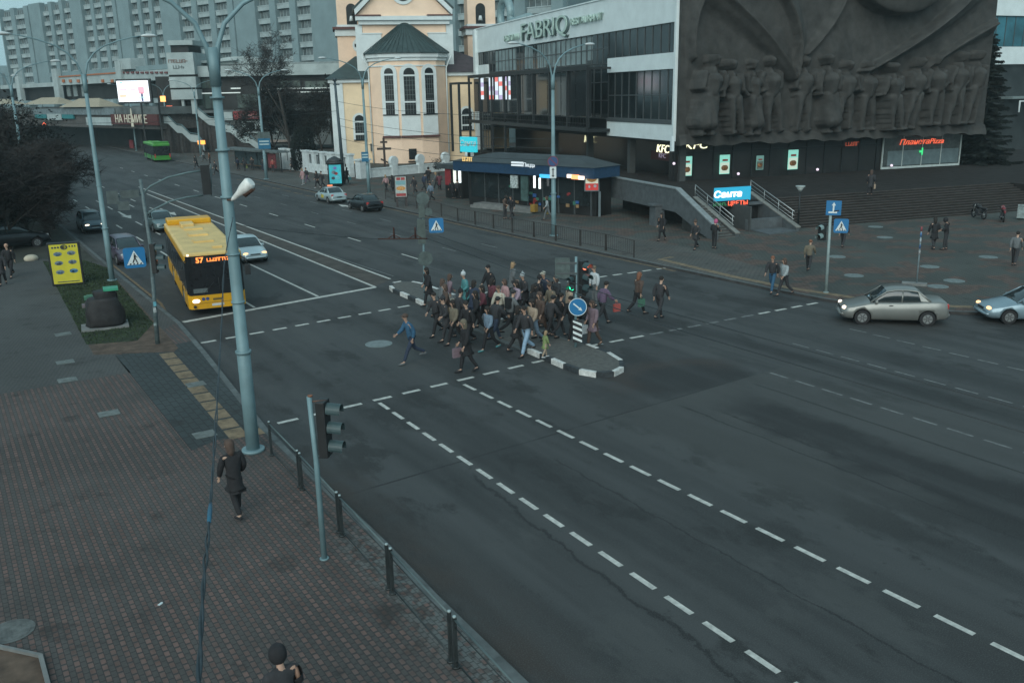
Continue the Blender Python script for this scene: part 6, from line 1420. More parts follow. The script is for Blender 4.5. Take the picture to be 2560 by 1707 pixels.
def car(label, body_m, loc, rz, L=4.3, W=1.72, H=1.46, kind='sedan', lights=None, tail=False, group=None, cat='car', name='car', z=0.0):
    t = thing(name, label, cat, (loc[0], loc[1], z), rz, group)
    k = H/1.46
    T = [(0, .36, .55, .70), (.012, .27, .63, .80), (.05, .22, .70, .91), (.14, .20, .77, .97), (.26, .19, .89, 1.0), (.34, .19, .92, 1.0), (.6, .19, .94, 1.0), (.78, .20, .975, .99), (.90, .22, .99, .97), (.975, .26, .95, .92), (.992, .3, .78, .84), (1.0, .40, .66, .76)]
    mb = MB(); rings = []
    for i in range(34):
        x = (i/33)**1.0; x = .5 - .5*math.cos(math.pi*x); _, zb, zt, w = interp(T, x); zb *= k; zt *= k; w *= W/2
        P = [(0, zb), (w*.82, zb), (w*.96, zb + .08), (w, zb + (zt-zb)*.42), (w*.985, zb + (zt-zb)*.62), (w*.955, zt - .07), (w*.90, zt - .01), (w*.6, zt + .015), (0, zt + .022)]
        rings.append([(L*(.5 - x), y, z_) for y, z_ in P] + [(L*(.5 - x), -y, z_) for y, z_ in reversed(P[1:-1])])
    mb.loft(rings, 0, True, True)
    wb = L*.605; xf = L*.5 - L*.195; xr = xf - wb; rw = .305*(k**.5)
    cuts = []
    for x in (xf, xr): c = MB(); c.cyl((x, 0, rw), rw*1.16, W*1.2, 22, 0, 'Y'); cuts.append(c)
    bd = boolean_cut(mb, 'body', [body_m, plas], cuts, t)
    for e in bd.data.polygons: pass
    g = MB(); g.bb(xr + rw*1.2, xf - rw*1.2, -W*.36, W*.36, .2, .5); g.bb(xr - rw*1.3, xf + rw*1.3, -W*.27, W*.27, .22, .55); g.build('underbody', plas, t)
    # greenhouse
    if kind == 'sedan': G_ = [(.265, .89, .89, .82, .82), (.33, 1.10, .9, .84, .77), (.41, 1.375, .92, .85, .71), (.49, 1.445, .93, .855, .69), (.61, 1.455, .94, .855, .69), (.70, 1.41, .95, .85, .70), (.765, 1.20, .96, .84, .75), (.82, .985, .97, .82, .80)]
    else: G_ = [(.225, .87, .87, .80, .80), (.31, 1.12, .9, .82, .73), (.40, 1.40, .92, .835, .67), (.50, 1.455, .93, .84, .655), (.70, 1.455, .94, .84, .655), (.86, 1.42, .95, .83, .66), (.93, 1.25, .96, .80, .69), (.965, .97, .95, .78, .76)]
    g = MB(); rg = []; rf = []
    for (x, zt, zb, wb_, wt) in G_:
        zt *= k; zb = zb*k - .03; b_, t_ = wb_*W/2, wt*W/2; z1 = zb + (zt - zb)*.88; X = L*(.5 - x)
        P = [(b_, zb), ((b_*.35 + t_*.65) , zb + (zt-zb)*.6), (t_, z1), (t_*.8, zt), (0, zt + .012*(zt > 1.2*k))]
        rg.append([(X, y, z_) for y, z_ in P] + [(X, -y, z_) for y, z_ in reversed(P[:-1])])
        if zt > 1.36*k: rf.append([(X, y*1.012, z_ + .012) for y, z_ in P[2:]] + [(X, -y*1.012, z_ + .012) for y, z_ in reversed(P[2:-1])])
    g.loft(rg, 0, True, True); gh = g.build('windows', car_gl, t)
    if len(rf) > 1: g = MB(); g.loft(rf, 0, True, False, False); g.build('roof', body_m, t)
    def S(i, s, f):
        x, zt, zb, wb_, wt = G_[i]; zt *= k; zb = zb*k; b_, t_ = wb_*W/2, wt*W/2
        return V((L*(.5 - x), s*(b_ + (t_-b_)*f)*1.008, zb + (zt-zb)*f*.9))
    iT, iR = 2, 5
    for s in (-1, 1):
        g = MB(); g.tube([S(0, s, 0) + V((0, 0, .02)), S(2, s, 1), S(3, s, 1), S(4, s, 1), S(5, s, 1), S(6, s, .95), S(7, s, .3)], [.035, .03, .03, .03, .035, .055 if kind == 'sedan' else .05, .06], 6); g.build('roof_pillar', body_m, t)
        mx = L*(.5 - .555); bw, tw = .84*W/2, .645*W/2
        g = MB(); g.tube([(mx, s*bw*1.0, .92*k), (mx - .05, s*tw*1.03, 1.40*k)], [.04, .035], 6); g.build('door_pillar', body_m if kind == 'sedan' else plas, t)
        if kind == 'sedan':
            g = MB(); q = [S(5, s, .98), S(6, s, .96), S(7, s, .15), S(7, s, 0) + V((.32, 0, 0)), S(5, s, .1) + V((-.12, 0, 0))]; q2 = [p + V((0, s*.02, .004)) for p in q]; g.add(q2, [tuple(range(5))]); g.build('rear_pillar', body_m, t)
        g = MB(); p = S(0, s, 0) + V((-.22, s*.10, .06)); g.box(p, (.12, .2, .13)); g.build('mirror', body_m, t, .03)
        for x in (xf, xr):
            g = MB(); g.tube([(x, s*(W/2 - .2), rw), (x, s*(W/2 - .19), rw), (x, s*(W/2 - .015), rw), (x, s*(W/2 - .01), rw)], [rw*.8, rw, rw, rw*.86], 22, 0, False); wh = g.build('wheel', tyre, t)
            g = MB(); g.cyl((x, s*(W/2 - .012), rw), rw*.62, .03, 18, 0, 'Y'); g.build('rim', rim_m, wh)
            g = MB()
            for a in range(6): g.box((x + math.cos(a*1.047)*rw*.33, s*(W/2 + .004), rw + math.sin(a*1.047)*rw*.33), (rw*.5, .014, .05), mat=Matrix.Rotation(-a*1.047, 3, 'Y'))
            g.build('hub_cap', M('hub_dark', (.09, .095, .095), .5, .3, var=0), wh)
        g = MB(); g.bb(mx + .35, mx + .5, s*W/2*.985 - .012, s*W/2*.985 + .012, .80*k, .83*k); g.build('door_handle', plas, t)
        g = MB(); y = s*W/2*.62; g.ball((L*.5 - .13, y, .64*k), .13, 10, 6, 0, (.75, 1.35, .62)); g.build('headlight', lights or hl_off, t)
        g = MB(); y = s*W/2*.74; g.box((-L*.5 + .09, y, .80*k), (.10, .22, .2 if kind == 'sedan' else .3)); g.build('tail_light', tl_m, t, .02)
    for x, zz in ((L*.5 - .005, .42*k), (-L*.5 + .015, .62*k)): g = MB(); g.box((x, 0, zz), (.03, .5, .11)); g.build('number_plate', plate_m, t)
    g = MB(); g.box((L*.5 - .03, 0, .58*k), (.06, .6, .09)); g.box((L*.5 - .025, 0, .35*k), (.06, W*.66, .1)); g.build('grille', plas, t)
    g = MB(); g.tube([(L*.5 - .10, -W*.40, .40*k), (L*.5 + .01, -W*.30, .40*k), (L*.5 + .03, 0, .40*k), (L*.5 + .01, W*.30, .40*k), (L*.5 - .10, W*.40, .40*k)], .06, 6); g.build('front_bumper', body_m, t)
    g = MB(); g.tube([(-L*.5 + .12, -W*.42, .42*k), (-L*.5 - .01, -W*.32, .42*k), (-L*.5 - .03, 0, .42*k), (-L*.5 - .01, W*.32, .42*k), (-L*.5 + .12, W*.42, .42*k)], .07, 6); g.build('rear_bumper', body_m, t)
    return t
hd = V((-.72, .69)); mid = V((33.05 + .60, 22.15 + .62))
sed = car('silver beige saloon turning past the plaza kerb with one headlight lit', paint('beige_silver', (.185, .19, .178)), mid, math.atan2(.69, -.72), 4.25, 1.74, 1.52, lights=hl_on)
p = D(2262, 742); hd2 = V((-.78, .62)).normalized(); q = V((p.x, p.y)) - hd2*2.1 + V((.5, .45))
car('pale blue saloon cut by the right edge of the picture with amber headlights', paint('pale_blue', (.20, .275, .315)), q, math.atan2(hd2.y, hd2.x), 4.4, 1.75, 1.42, lights=hl_or)
N = R(-90)
car('white blue taxi car stopped at the far kerb with a yellow door badge', paint('taxi_white', (.33, .41, .42)), (32.05, 82.2), R(90), 4.4, 1.75, 1.42)
tx = [o for o in bpy.data.objects if o.get('label', '').startswith('white blue taxi')][0]
g = MB(); g.bb(-.4, .2, .86, .885, .45, .75); g.build('door_badge', M('badge_yellow', (.45, .36, .05), .6), tx); g = MB(); g.box((.0, 0, 1.52), (.2, .5, .12)); g.build('roof_light', EM('taxi_lamp', (.8, .25, .12), .6), tx, .03)
car('black saloon stopped behind the taxi at the far kerb', paint('car_black', (.012, .014, .016)), (32.0, 74.1), R(90), 4.5, 1.78, 1.42)
car('white saloon overtaking the yellow bus on its far side with lit headlight', paint('car_white', (.42, .50, .52)), (16.0, 56.0), R(-92), 4.5, 1.78, 1.44, lights=hl_or)
car('teal grey car with pale front following in the lane left of the white saloon', paint('car_teal', (.12, .17, .175)), (14.6, 73.5), N, 4.4, 1.76, 1.44)
car('dark blue car with two glowing headlights behind the kerbside lamp', paint('car_navy', (.055, .09, .11)), (10.1, 76.5), N, 4.3, 1.75, 1.5, 'hatch', lights=hl_on)
car('dark purple hatchback waiting at the kerb beside the crossing sign', paint('car_purple', (.085, .075, .105)), (9.7, 60.2), R(-88), 4.2, 1.75, 1.55, 'hatch')
car('black car parked off the road under the dark trees at the left edge', paint('car_black', (.012, .014, .016)), (D(25, 575).x, D(25, 575).y), R(12), 4.8, 1.9, 1.75, 'hatch', z=PZ)
car('distant car with lit headlights half hidden by the dark trees', paint('car_dim', (.05, .055, .06)), (11.0, 128), N, 4.3, 1.75, 1.45, lights=hl_or)
# ---- buses
def bus(label, loc, rz, c_body, c_roof_sky, L=12.0, W=2.55, H=2.95, z=0, front=True, name='bus', side=None):
    t = thing(name, label, 'bus', (loc[0], loc[1], z), rz)
    ym = M(label[:6] + 'bus_body', c_body, .35, .05, var=.08, scale=1.2); yr = M(label[:6] + 'bus_roof_sky_tint', c_roof_sky, .5, .05, var=.12, scale=1.0); bgl = M('bus_glass', (.014, .015, .017), .12, var=.15, spec=.5); blk_ = M('bus_black', (.016, .017, .019), .4, var=.1)  # roof colour made paler to carry the bright sky's reflection
    def outline(i, rear=.12, fr=.22): x0, x1, y = -L/2 + i, L/2 - i, W/2 - i; return [(x0 + rear, -y), (x1 - fr, -y), (x1 - .06, -y + .14), (x1, -y*.4), (x1, y*.4), (x1 - .06, y - .14), (x1 - fr, y), (x0 + rear, y), (x0, y - .12), (x0, -y + .12)]
    mb = MB(); mb.prism(outline(0), .34, 1.02); cuts = []
    for x in (L/2 - 2.7, -L/2 + 3.4): c = MB(); c.cyl((x, 0, .48), .56, W*1.2, 20, 0, 'Y'); cuts.append(c)
    boolean_cut(mb, 'lower_body', [ym, plas], cuts, t)
    g = MB(); g.prism(outline(.05), .30, .36); g.bb(-L/2 + 4.2, L/2 - 3.5, -W*.4, W*.4, .3, .9); g.build('chassis', plas, t)
    g = MB(); g.prism(outline(.03), 1.02, 2.52); g.build('window_band', bgl, t)
    g = MB(); g.prism(outline(.0), 2.52, H - .14); g.build('upper_body', ym, t)
    o1, o2 = outline(0), outline(.13); g = MB(); g.loft([[(p[0], p[1], H - .14) for p in o1], [(p[0]*.999, p[1]*.985, H - .06) for p in o1], [(p[0], p[1], H) for p in o2]], 0, False, True); g.build('roof', yr, t)
    for s in (-1, 1):
        n = 7; x0, x1 = -L/2 + .5, L/2 - 1.1
        for i in range(n+1): x = x0 + (x1-x0)*i/n; g = MB(); g.bb(x - .05, x + .05, s*W/2 - .025, s*W/2 - .01 + .015*(s > 0), 1.03, 2.5); g.build('window_post', blk_, t)
        for x in (L/2 - 2.7, -L/2 + 3.4):
            g = MB(); g.tube([(x, s*(W/2 - .34), .48), (x, s*(W/2 - .03), .48), (x, s*(W/2 - .02), .48)], [.47, .48, .4], 22, 0, False); w = g.build('wheel', tyre, t); g = MB(); g.cyl((x, s*(W/2 - .025), .48), .27, .04, 16, 0, 'Y'); g.build('rim', rim_m, w)
        g = MB(); g.tube([(L/2 - .1, s*(W/2 - .05), 2.62), (L/2 + .28, s*(W/2 + .1), 2.55), (L/2 + .3, s*(W/2 + .16), 2.3)], .03, 6); mr = g.build('mirror_arm', plas, t); g = MB(); g.box((L/2 + .3, s*(W/2 + .16), 2.05), (.12, .24, .5)); g.build('mirror', plas, mr, .03)
    # front
    g = MB(); g.prism([(L/2 - .24, -W/2 - .004), (L/2 - .05, -W/2 + .13), (L/2 + .012, -W*.2), (L/2 + .012, W*.2), (L/2 - .05, W/2 - .13), (L/2 - .24, W/2 + .004)], .98, 2.80); g.build('windscreen', bgl, t)
    g = MB(); g.bb(L/2 + .013, L/2 + .02, -W*.38, W*.38, 2.46, 2.74); dp = g.build('destination_display', blk_, t)
    if front:
        led = EM('led_orange_text', (1.0, .25, .05), 1.2)
        text('route_number', '57', .34, led, dp, (L/2 + .025, -.62, 2.60), (R(90), 0, R(90)), ext=.004, bold=.008)
        scrawl('route_name', 9, .22, led, dp, (L/2 + .028, .32, 2.60), (0, 0, R(90)))
        g = MB(); g.bb(L/2 + .013, L/2 + .02, -W*.40, -W*.40 + .62, 1.10, 1.30); g.build('windscreen_sign', M('dim_plate', (.10, .12, .12), .5, var=.2, scale=20), t)
    for s in (-1, 1):
        g = MB(); g.ball((L/2 - .02, s*W*.37, .72), .12, 10, 6, 0, (.3, 1.5, .8)); g.build('headlight', (hl_on if s < 0 else hl_off) if front else hl_off, t)
        g = MB(); g.cyl((L/2 + .0, s*W*.40, .46), .07, .06, 12, 0, 'X'); g.build('fog_light', plas, t)
        g = MB(); g.bb(L/2 - .10, L/2 + .0, s*W*.43 - .05, s*W*.43 + .05, 2.82, 2.90); g.build('marker_light', EM('marker_warm', (1.0, .8, .5), .9) if (front and s < 0) else plas, t)
    g = MB(); g.bb(L/2 + .002, L/2 + .012, -.27, .27, .44, .55); g.build('number_plate', plate_m, t)
    g = MB(); g.bb(L/2 + .001, L/2 + .008, -W*.46, W*.46, .60, .615); g.bb(L/2 + .001, L/2 + .008, -.2, .2, .70, .80); g.build('front_seam', M('seam_dark', (.12, .08, .02), .6, var=0), t)
    for y in (-.62, -.44): g = MB(); g.cyl((L/2 + .006, y, .80), .075, .012, 14, 0, 'X'); g.build('badge', M('badge_blue', (.02, .05, .18), .5, var=0), t)
    g = MB(); g.tube([(L/2 + .02, .15, 1.0), (L/2 + .03, .12, 1.75)], .012, 5); g.build('wiper', plas, t); g = MB(); g.tube([(L/2 + .02, -.6, 1.0), (L/2 + .03, -.1, 1.55)], .012, 5); g.build('wiper', plas, t)
    g = MB(); g.bb(-L/2 + .04, -L/2 - .01, -W*.4, W*.4, 1.1, 2.3); g.build('rear_window', bgl, t)
    for s in (-1, 1): g = MB(); g.bb(-L/2 - .012, -L/2 + .05, s*W*.44 - .08, s*W*.44 + .08, .7, 1.3); g.build('tail_light', tl_m, t)
    # roof gear
    g = MB(); g.prism([(-L/2 + .2, -W*.46), (-L/2 + 1.5, -W*.46), (-L/2 + 1.5, W*.46), (-L/2 + .2, W*.46)], H - .02, H + .30); g.build('roof_unit', ym, t, .08)
    g = MB(); g.prism([(-L/2 + 1.6, -W*.22), (-L/2 + 2.9, -W*.22), (-L/2 + 2.9, W*.05), (-L/2 + 1.6, W*.05)], H - .02, H + .2); g.build('roof_box', yr, t, .05)
    for x in (-L*.2, .0, L*.2): g = MB(); g.prism([(x - .45, -.5), (x + .45, -.5), (x + .45, .45), (x - .45, .45)], H - .02, H + .07); g.bb(x - .42, x + .42, -.46, .41, H + .07, H + .085); g.build('roof_hatch', yr, t, .03)
    g = MB(); g.box((L*.40, .35, H + .04), (.3, .45, .12)); g.build('vent', yr, t, .02)
    return t
bus('yellow city bus with glowing orange route display waiting at the stop line', (11.28, 47.75), R(-98.2), (.60, .30, .012), (.62, .42, .155))
bus('green city bus far up the road beside the kerb', (32.7, 160.3), R(86), (.04, .20, .03), (.10, .32, .07), front=False, H=2.9)
# ---- motorcycles
def moto(px, rz, c3, label):
    b = D(*px, PZ); t = thing('motorcycle', label, 'motorcycle', b, rz, 'motorcycles by the steps'); pm = M(label[:4] + '_moto_paint', c3, .3, .2, var=.1)
    for x, nm in ((.68, 'front'), (-.68, 'rear')):
        g = MB(); n = 20; rg = [[(x + (.29 + .055*math.cos(a))*math.cos(2*math.pi*k/n), .055*math.sin(a), .345 + (.29 + .055*math.cos(a))*math.sin(2*math.pi*k/n)) for a in [i*math.pi/3 for i in range(6)]] for k in range(n+1)]
        g.loft(rg, 0, True, False); w = g.build('wheel', tyre, t); g = MB(); g.cyl((x, 0, .345), .09, .16, 10, 0, 'Y')
        for k in range(5): g.tube([(x, 0, .345), (x + .27*math.cos(k*1.257), 0, .345 + .27*math.sin(k*1.257))], .02, 5)
        g.build('rim', rim_m, w)
    g = MB(); g.tube([(.68, -.09, .345), (.42, -.09, 1.0)], .025, 6); g.tube([(.68, .09, .345), (.42, .09, 1.0)], .025, 6); g.build('fork', rim_m, t)
    g = MB(); g.tube([(.40, -.38, 1.02), (.44, -.2, 1.06), (.44, .2, 1.06), (.40, .38, 1.02)], .018, 6); g.build('handlebar', plas, t)
    g = MB(); g.ball((.12, 0, .86), .2, 10, 6, 0, (1.7, .8, .8)); g.build('fuel_tank', pm, t); g = MB(); g.tube([(-.1, 0, .80), (-.45, 0, .80), (-.8, 0, .88)], [.13, .15, .07], 8, sq=.5); g.build('seat', plas, t)
    g = MB(); g.box((.05, 0, .48), (.5, .3, .36)); g.tube([(.2, .18, .3), (-.3, .2, .28), (-.85, .2, .42)], .05, 8); g.build('engine', M('engine_grey', (.08, .08, .085), .4, .5), t, .03)
    g = MB(); g.tube([(-.45, 0, .72), (-.9, 0, .80), (-1.0, 0, .66)], [.1, .08, .03], 8); g.build('tail_fairing', pm, t); g = MB(); g.tube([(.5, 0, .98), (.62, 0, .92), (.66, 0, .72)], [.12, .16, .06], 8); g.build('front_fairing', pm, t)
    g = MB(); g.ball((.66, 0, .9), .08, 8, 6); g.build('headlight', hl_off, t)
moto((2247, 502), R(60), (.02, .02, .022), 'dark motorcycle parked by the end of the wide steps')
moto((2302, 508), R(35), (.16, .02, .025), 'red motorcycle parked right of the dark one')
b = D(2345, 505, PZ); t = thing('menu_board', 'small white menu board standing right of the red motorcycle', 'board', b, vframe(b).rz)
g = MB(); g.box((0, 0, .6), (.6, .05, 1.0), mat=Matrix.Rotation(R(-12), 3, 'X')); g.build('panel', M('menu_white', (.16, .2, .2), .6, var=.3, scale=5), t); g = MB(); g.box((0, -.04, .45), (.4, .03, .3), mat=Matrix.Rotation(R(-12), 3, 'X')); g.build('print', food, t); g = MB(); g.box((0, .18, .5), (.55, .04, 1.0), mat=Matrix.Rotation(R(14), 3, 'X')); g.build('back_leg', steel_d, t)
# ================================================================ PEOPLE
def skin_mesh(nodes, edges, name, sub=1, extra=None, root=0):
    "nodes: list of (pos, rx, ry); grows one continuous surface over the skeleton"
    me = bpy.data.meshes.new(name); me.from_pydata([n[0] for n in nodes], edges, [])
    o = bpy.data.objects.new(name, me); col.objects.link(o)
    sk = o.modifiers.new('skin', 'SKIN'); sk.use_smooth_shade = True; sk.branch_smoothing = .6
    for i, n in enumerate(nodes):
        d = me.skin_vertices[0].data[i]; d.radius = (n[1], n[2]); d.use_root = (i == root)
    if sub: s = o.modifiers.new('sub', 'SUBSURF'); s.levels = sub; s.render_levels = sub
    bpy.context.view_layer.update()
    r = bpy.data.meshes.new_from_object(o.evaluated_get(bpy.context.evaluated_depsgraph_get()))
    bpy.data.objects.remove(o); bpy.data.meshes.remove(me); r.name = name
    if extra is not None:
        bm = bmesh.new(); bm.from_mesh(r); m2 = extra.mesh('x', []); bm.from_mesh(m2); bm.to_mesh(r); bm.free(); bpy.data.meshes.remove(m2)
    for p in r.polygons: p.use_smooth = True
    return r
def pose(stride=0.0, arm=0.0, bend=(0.25, 0.25), lean=0.04, raise_l=None, raise_r=None, female=False, head_dn=0.0):
    "joint positions for a person 1.74 m tall facing +X, ground at z = 0"
    J = {}
    hipz = .92 - .05*abs(stride)
    J['pel'] = V((0, 0, hipz + .05)); J['waist'] = V((lean*.4, 0, hipz + .22)); J['chest'] = V((lean, 0, hipz + .42)); J['neck'] = V((lean*1.5, 0, hipz + .58)); J['chin'] = J['neck'] + V((.03 + head_dn*.05, 0, .07)); J['head'] = J['neck'] + V((.035 + head_dn*.08, 0, .155 - head_dn*.02)); J['crown'] = J['head'] + V((.0, 0, .065))
    sw = .19 if not female else .165
    for s, k in ((1, 'l'), (-1, 'r')):
        a = stride*s*.45; hip = V((0, s*.095, hipz)); J['hip' + k] = hip
        ka = a + (.12 if a < 0 else .1); kn = hip + V((math.sin(a)*.43 + .02, s*.0, -math.cos(a)*.43)); J['kn' + k] = kn
        b = a - (.75*abs(stride) if a < 0 else .06); an = kn + V((math.sin(b)*.42, s*.005, -math.cos(b)*.42)); 
        an.z = max(an.z, .075); J['an' + k] = an
        ft = an + V((.17, s*.025, -.045 if a >= 0 or abs(stride) < .1 else -.06)); ft.z = max(.03, ft.z); J['ft' + k] = ft
        sh = J['chest'] + V((0, s*sw, .10)); J['sh' + k] = sh
        rz = raise_l if s > 0 else raise_r
        aa = -s*arm*.5 if rz is None else rz[0]; fb = aa + (bend[0 if s > 0 else 1] if rz is None else rz[1])
        el = sh + V((math.sin(aa)*.29, s*.055, -math.cos(aa)*.29)); J['el' + k] = el
        wr = el + V((math.sin(fb)*.25, -s*.015, -math.cos(fb)*.25)); J['wr' + k] = wr
        dr = (wr - el).normalized(); J['ha' + k] = wr + dr*.085
    return J
def hand_fingers(mb, J, k, s):
    wr, ha = J['wr' + k], J['ha' + k]; d = (ha - wr).normalized(); w = V((1, 0, 0)) - d*d.x; w = w.normalized(); nrm = d.cross(w).normalized()*(-s)
    for i, (o, L) in enumerate(((-.028, .062), (-.0095, .074), (.0095, .07), (.028, .055))):
        p = ha + w*(-o) - d*.012; q = p + d*L*.55 + nrm*.006; r_ = q + d*L*.42 + nrm*.028
        mb.tube([p, q, r_], [.0095, .009, .0065], 5)
    p = wr + d*.035 + w*.025; q = p + d*.03 + w*.03 + nrm*.01; mb.tube([p, q, q + d*.03 + w*.006 + nrm*.012], [.011, .0105, .007], 5)
def build_proto(J, coat='jacket', hair='short', trousers=True, hood=False, scarf=False):
    "returns dict of meshes"
    m = {}
    n = []; ix = {}
    def add(k, rx, ry): ix[k] = len(n); n.append((tuple(J[k]), rx, ry))
    for k, rx, ry in (('pel', .075, .07), ('waist', .07, .065), ('chest', .075, .065), ('neck', .052, .05), ('chin', .06, .058), ('head', .083, .098), ('crown', .066, .078)): add(k, rx, ry)
    for k in 'lr':
        for j, r in (('hip', .06), ('kn', .045), ('an', .036), ('ft', .03), ('sh', .045), ('el', .036), ('wr', .026)): add(j + k, r, r)
        ix['ha' + k] = len(n); n.append((tuple(J['ha' + k]), .036, .017))
    E_ = [('pel', 'waist'), ('waist', 'chest'), ('chest', 'neck'), ('neck', 'chin'), ('chin', 'head'), ('head', 'crown')]
    for k in 'lr': E_ += [('pel', 'hip' + k), ('hip' + k, 'kn' + k), ('kn' + k, 'an' + k), ('an' + k, 'ft' + k), ('chest', 'sh' + k), ('sh' + k, 'el' + k), ('el' + k, 'wr' + k), ('wr' + k, 'ha' + k)]
    ex = MB()
    for k, s in (('l', 1), ('r', -1)):
        hand_fingers(ex, J, k, s); ex.ball(J['head'] + V((-.005, s*.088, -.015)), .022, 6, 5, 0, (.8, .5, 1.3))
        ex.ball(J['head'] + V((.083, s*.032, .01)), .011, 6, 4, 1)
    ex.tube([J['head'] + V((.082, 0, .012)), J['head'] + V((.108, 0, -.022)), J['head'] + V((.09, 0, -.03))], [.008, .015, .008], 6)
    ex.ball(J['head'] + V((.078, 0, -.058)), .02, 8, 4, 2, (.5, 1.2, .35))
    m['body'] = skin_mesh(n, [(ix[a], ix[b]) for a, b in E_], 'person', 1, None)
    bm = bmesh.new(); bm.from_mesh(m['body']); m2 = ex.mesh('x', []); bm.from_mesh(m2)
    bm.to_mesh(m['body']); bm.free(); bpy.data.meshes.remove(m2)
    def sm(lst, edges, nm, extra=None): 
        ii = {k: i for i, (k, *_r) in enumerate(lst)}
        return skin_mesh([(tuple(p), rx, ry) for k, p, rx, ry in lst], [(ii[a], ii[b]) for a, b in edges], nm, 1, extra)
    # coat
    L = [('c0', J['pel'] + V((0, 0, -.17)), .185, .165), ('c1', J['waist'], .18, .16), ('c2', J['chest'] + V((0, 0, .03)), .19, .165), ('c3', J['neck'] + V((0, 0, -.02)), .092, .09)]
    Ed = [('c0', 'c1'), ('c1', 'c2'), ('c2', 'c3')]
    if coat == 'long': L += [('cl', J['pel'] + V((0, 0, -.28)), .19, .17), ('cm', J['pel'] + V((-.01, 0, -.42)), .205, .19)]; Ed += [('c0', 'cl'), ('cl', 'cm')]
    elif coat == 'skirt': L += [('cl', J['pel'] + V((0, 0, -.27)), .20, .18), ('cm', J['pel'] + V((0, 0, -.40)), .23, .21)]; Ed += [('c0', 'cl'), ('cl', 'cm')]
    for k, s in (('l', 1), ('r', -1)):
        wr = J['el' + k] + (J['wr' + k] - J['el' + k])*.94
        L += [('s' + k, J['sh' + k] + V((0, 0, -.01)), .095, .095), ('e' + k, J['el' + k], .078, .078), ('w' + k, wr, .056, .056)]; Ed += [('c2', 's' + k), ('s' + k, 'e' + k), ('e' + k, 'w' + k)]
    m['coat'] = sm(L, Ed, 'coat')
    L = [('p', J['pel'] + V((0, 0, .10)), .13, .11)]; Ed = []
    for k in 'lr':
        L += [('h' + k, J['hip' + k] + V((0, 0, -.04)), .098, .098), ('k' + k, J['kn' + k], .074, .074), ('a' + k, J['an' + k] + V((0, 0, .02)), .060, .062)]; Ed += [('p', 'h' + k), ('h' + k, 'k' + k), ('k' + k, 'a' + k)]
    m['trousers'] = sm(L, Ed, 'trousers')
    g = MB()
    for k in 'lr':
        a, f = J['an' + k], J['ft' + k]; h_ = a + V((-.06, 0, -.035)); h_.z = max(h_.z, .035)
        m['shoe' + k] = skin_mesh([(tuple(h_), .042, .042), (tuple(a + V((.03, 0, -.03)) if a.z > .09 else V((a.x + .03, a.y, .05))), .05, .05), (tuple(f), .045, .034), (tuple(f + V((.06, 0, 0))), .035, .026)], [(0, 1), (1, 2), (2, 3)], 'shoe', 1)
    hc = J['head']; g = MB()
    if hair == 'short': g.ball(hc + V((-.016, 0, .032)), .102, 12, 8, 0, (1.0, .93, .95))
    elif hair == 'long': g.tube([hc + V((-.012, 0, .13)), hc + V((-.014, 0, .11)), hc + V((-.022, 0, .05)), hc + V((-.045, 0, -.04)), hc + V((-.07, 0, -.15)), hc + V((-.075, 0, -.24))], [.03, .075, .108, .10, .085, .045], 12)
    elif hair == 'cap': g.ball(hc + V((-.01, 0, .045)), .106, 12, 8, 0, (1.02, .95, .85)); g.tube([hc + V((.05, 0, .06)), hc + V((.16, 0, .045))], [.07, .055], 10, sq=.18)
    elif hair == 'hat': g.ball(hc + V((-.012, 0, .05)), .112, 12, 8, 0, (1, .95, 1.0)); g.ball(hc + V((-.012, 0, .17)), .04, 8, 6)
    elif hair == 'hood': g.ball(hc + V((-.03, 0, .0)), .135, 12, 8, 0, (1.0, .95, 1.15))
    m['hair'] = g.mesh('hair', [])
    g = MB(); c = (J['neck'] + J['chest'])*.5 + V((-.17, 0, -.12)); g.box(c, (.16, .28, .40)); m['backpack'] = g.mesh('backpack', [])
    g = MB(); h_ = J['har']; g.box(h_ + V((0, -.05, -.26)), (.30, .10, .30)); g.tube([h_ + V((-.08, -.05, -.12)), h_ + V((0, -.02, .0)), h_ + V((.08, -.05, -.12))], .012, 5); m['bag'] = g.mesh('bag', [])
    return m
PR = {}
def proto(key, *a, **kw):
    PR[key] = build_proto(*a, **kw)
proto('walk_a', pose(.75, .6), 'jacket', 'short'); proto('walk_b', pose(-.7, -.55, (.5, .35)), 'jacket', 'long'); proto('walk_c', pose(.6, .2, (1.2, .3), .07), 'long', 'hat'); proto('walk_d', pose(-.5, -.4, (.3, .9), .05), 'long', 'long', )
proto('stand', pose(0, 0, (.2, .25), .02), 'jacket', 'cap'); proto('stand_b', pose(.12, .1, (1.3, 1.2), .03, head_dn=.8), 'jacket', 'hood'); proto('skirt', pose(.4, .3, (.3, .3), .04, female=True), 'skirt', 'long'); proto('walk_e', pose(.9, .8, (.6, .6), .1), 'jacket', 'cap')
SK = [M('skin_a', (.42, .27, .20), .6, var=0), M('skin_b', (.36, .22, .16), .6, var=0)]; EY = M('eye_dark', (.02, .018, .016), .3, var=0); LP = M('lips', (.28, .12, .10), .6, var=0)
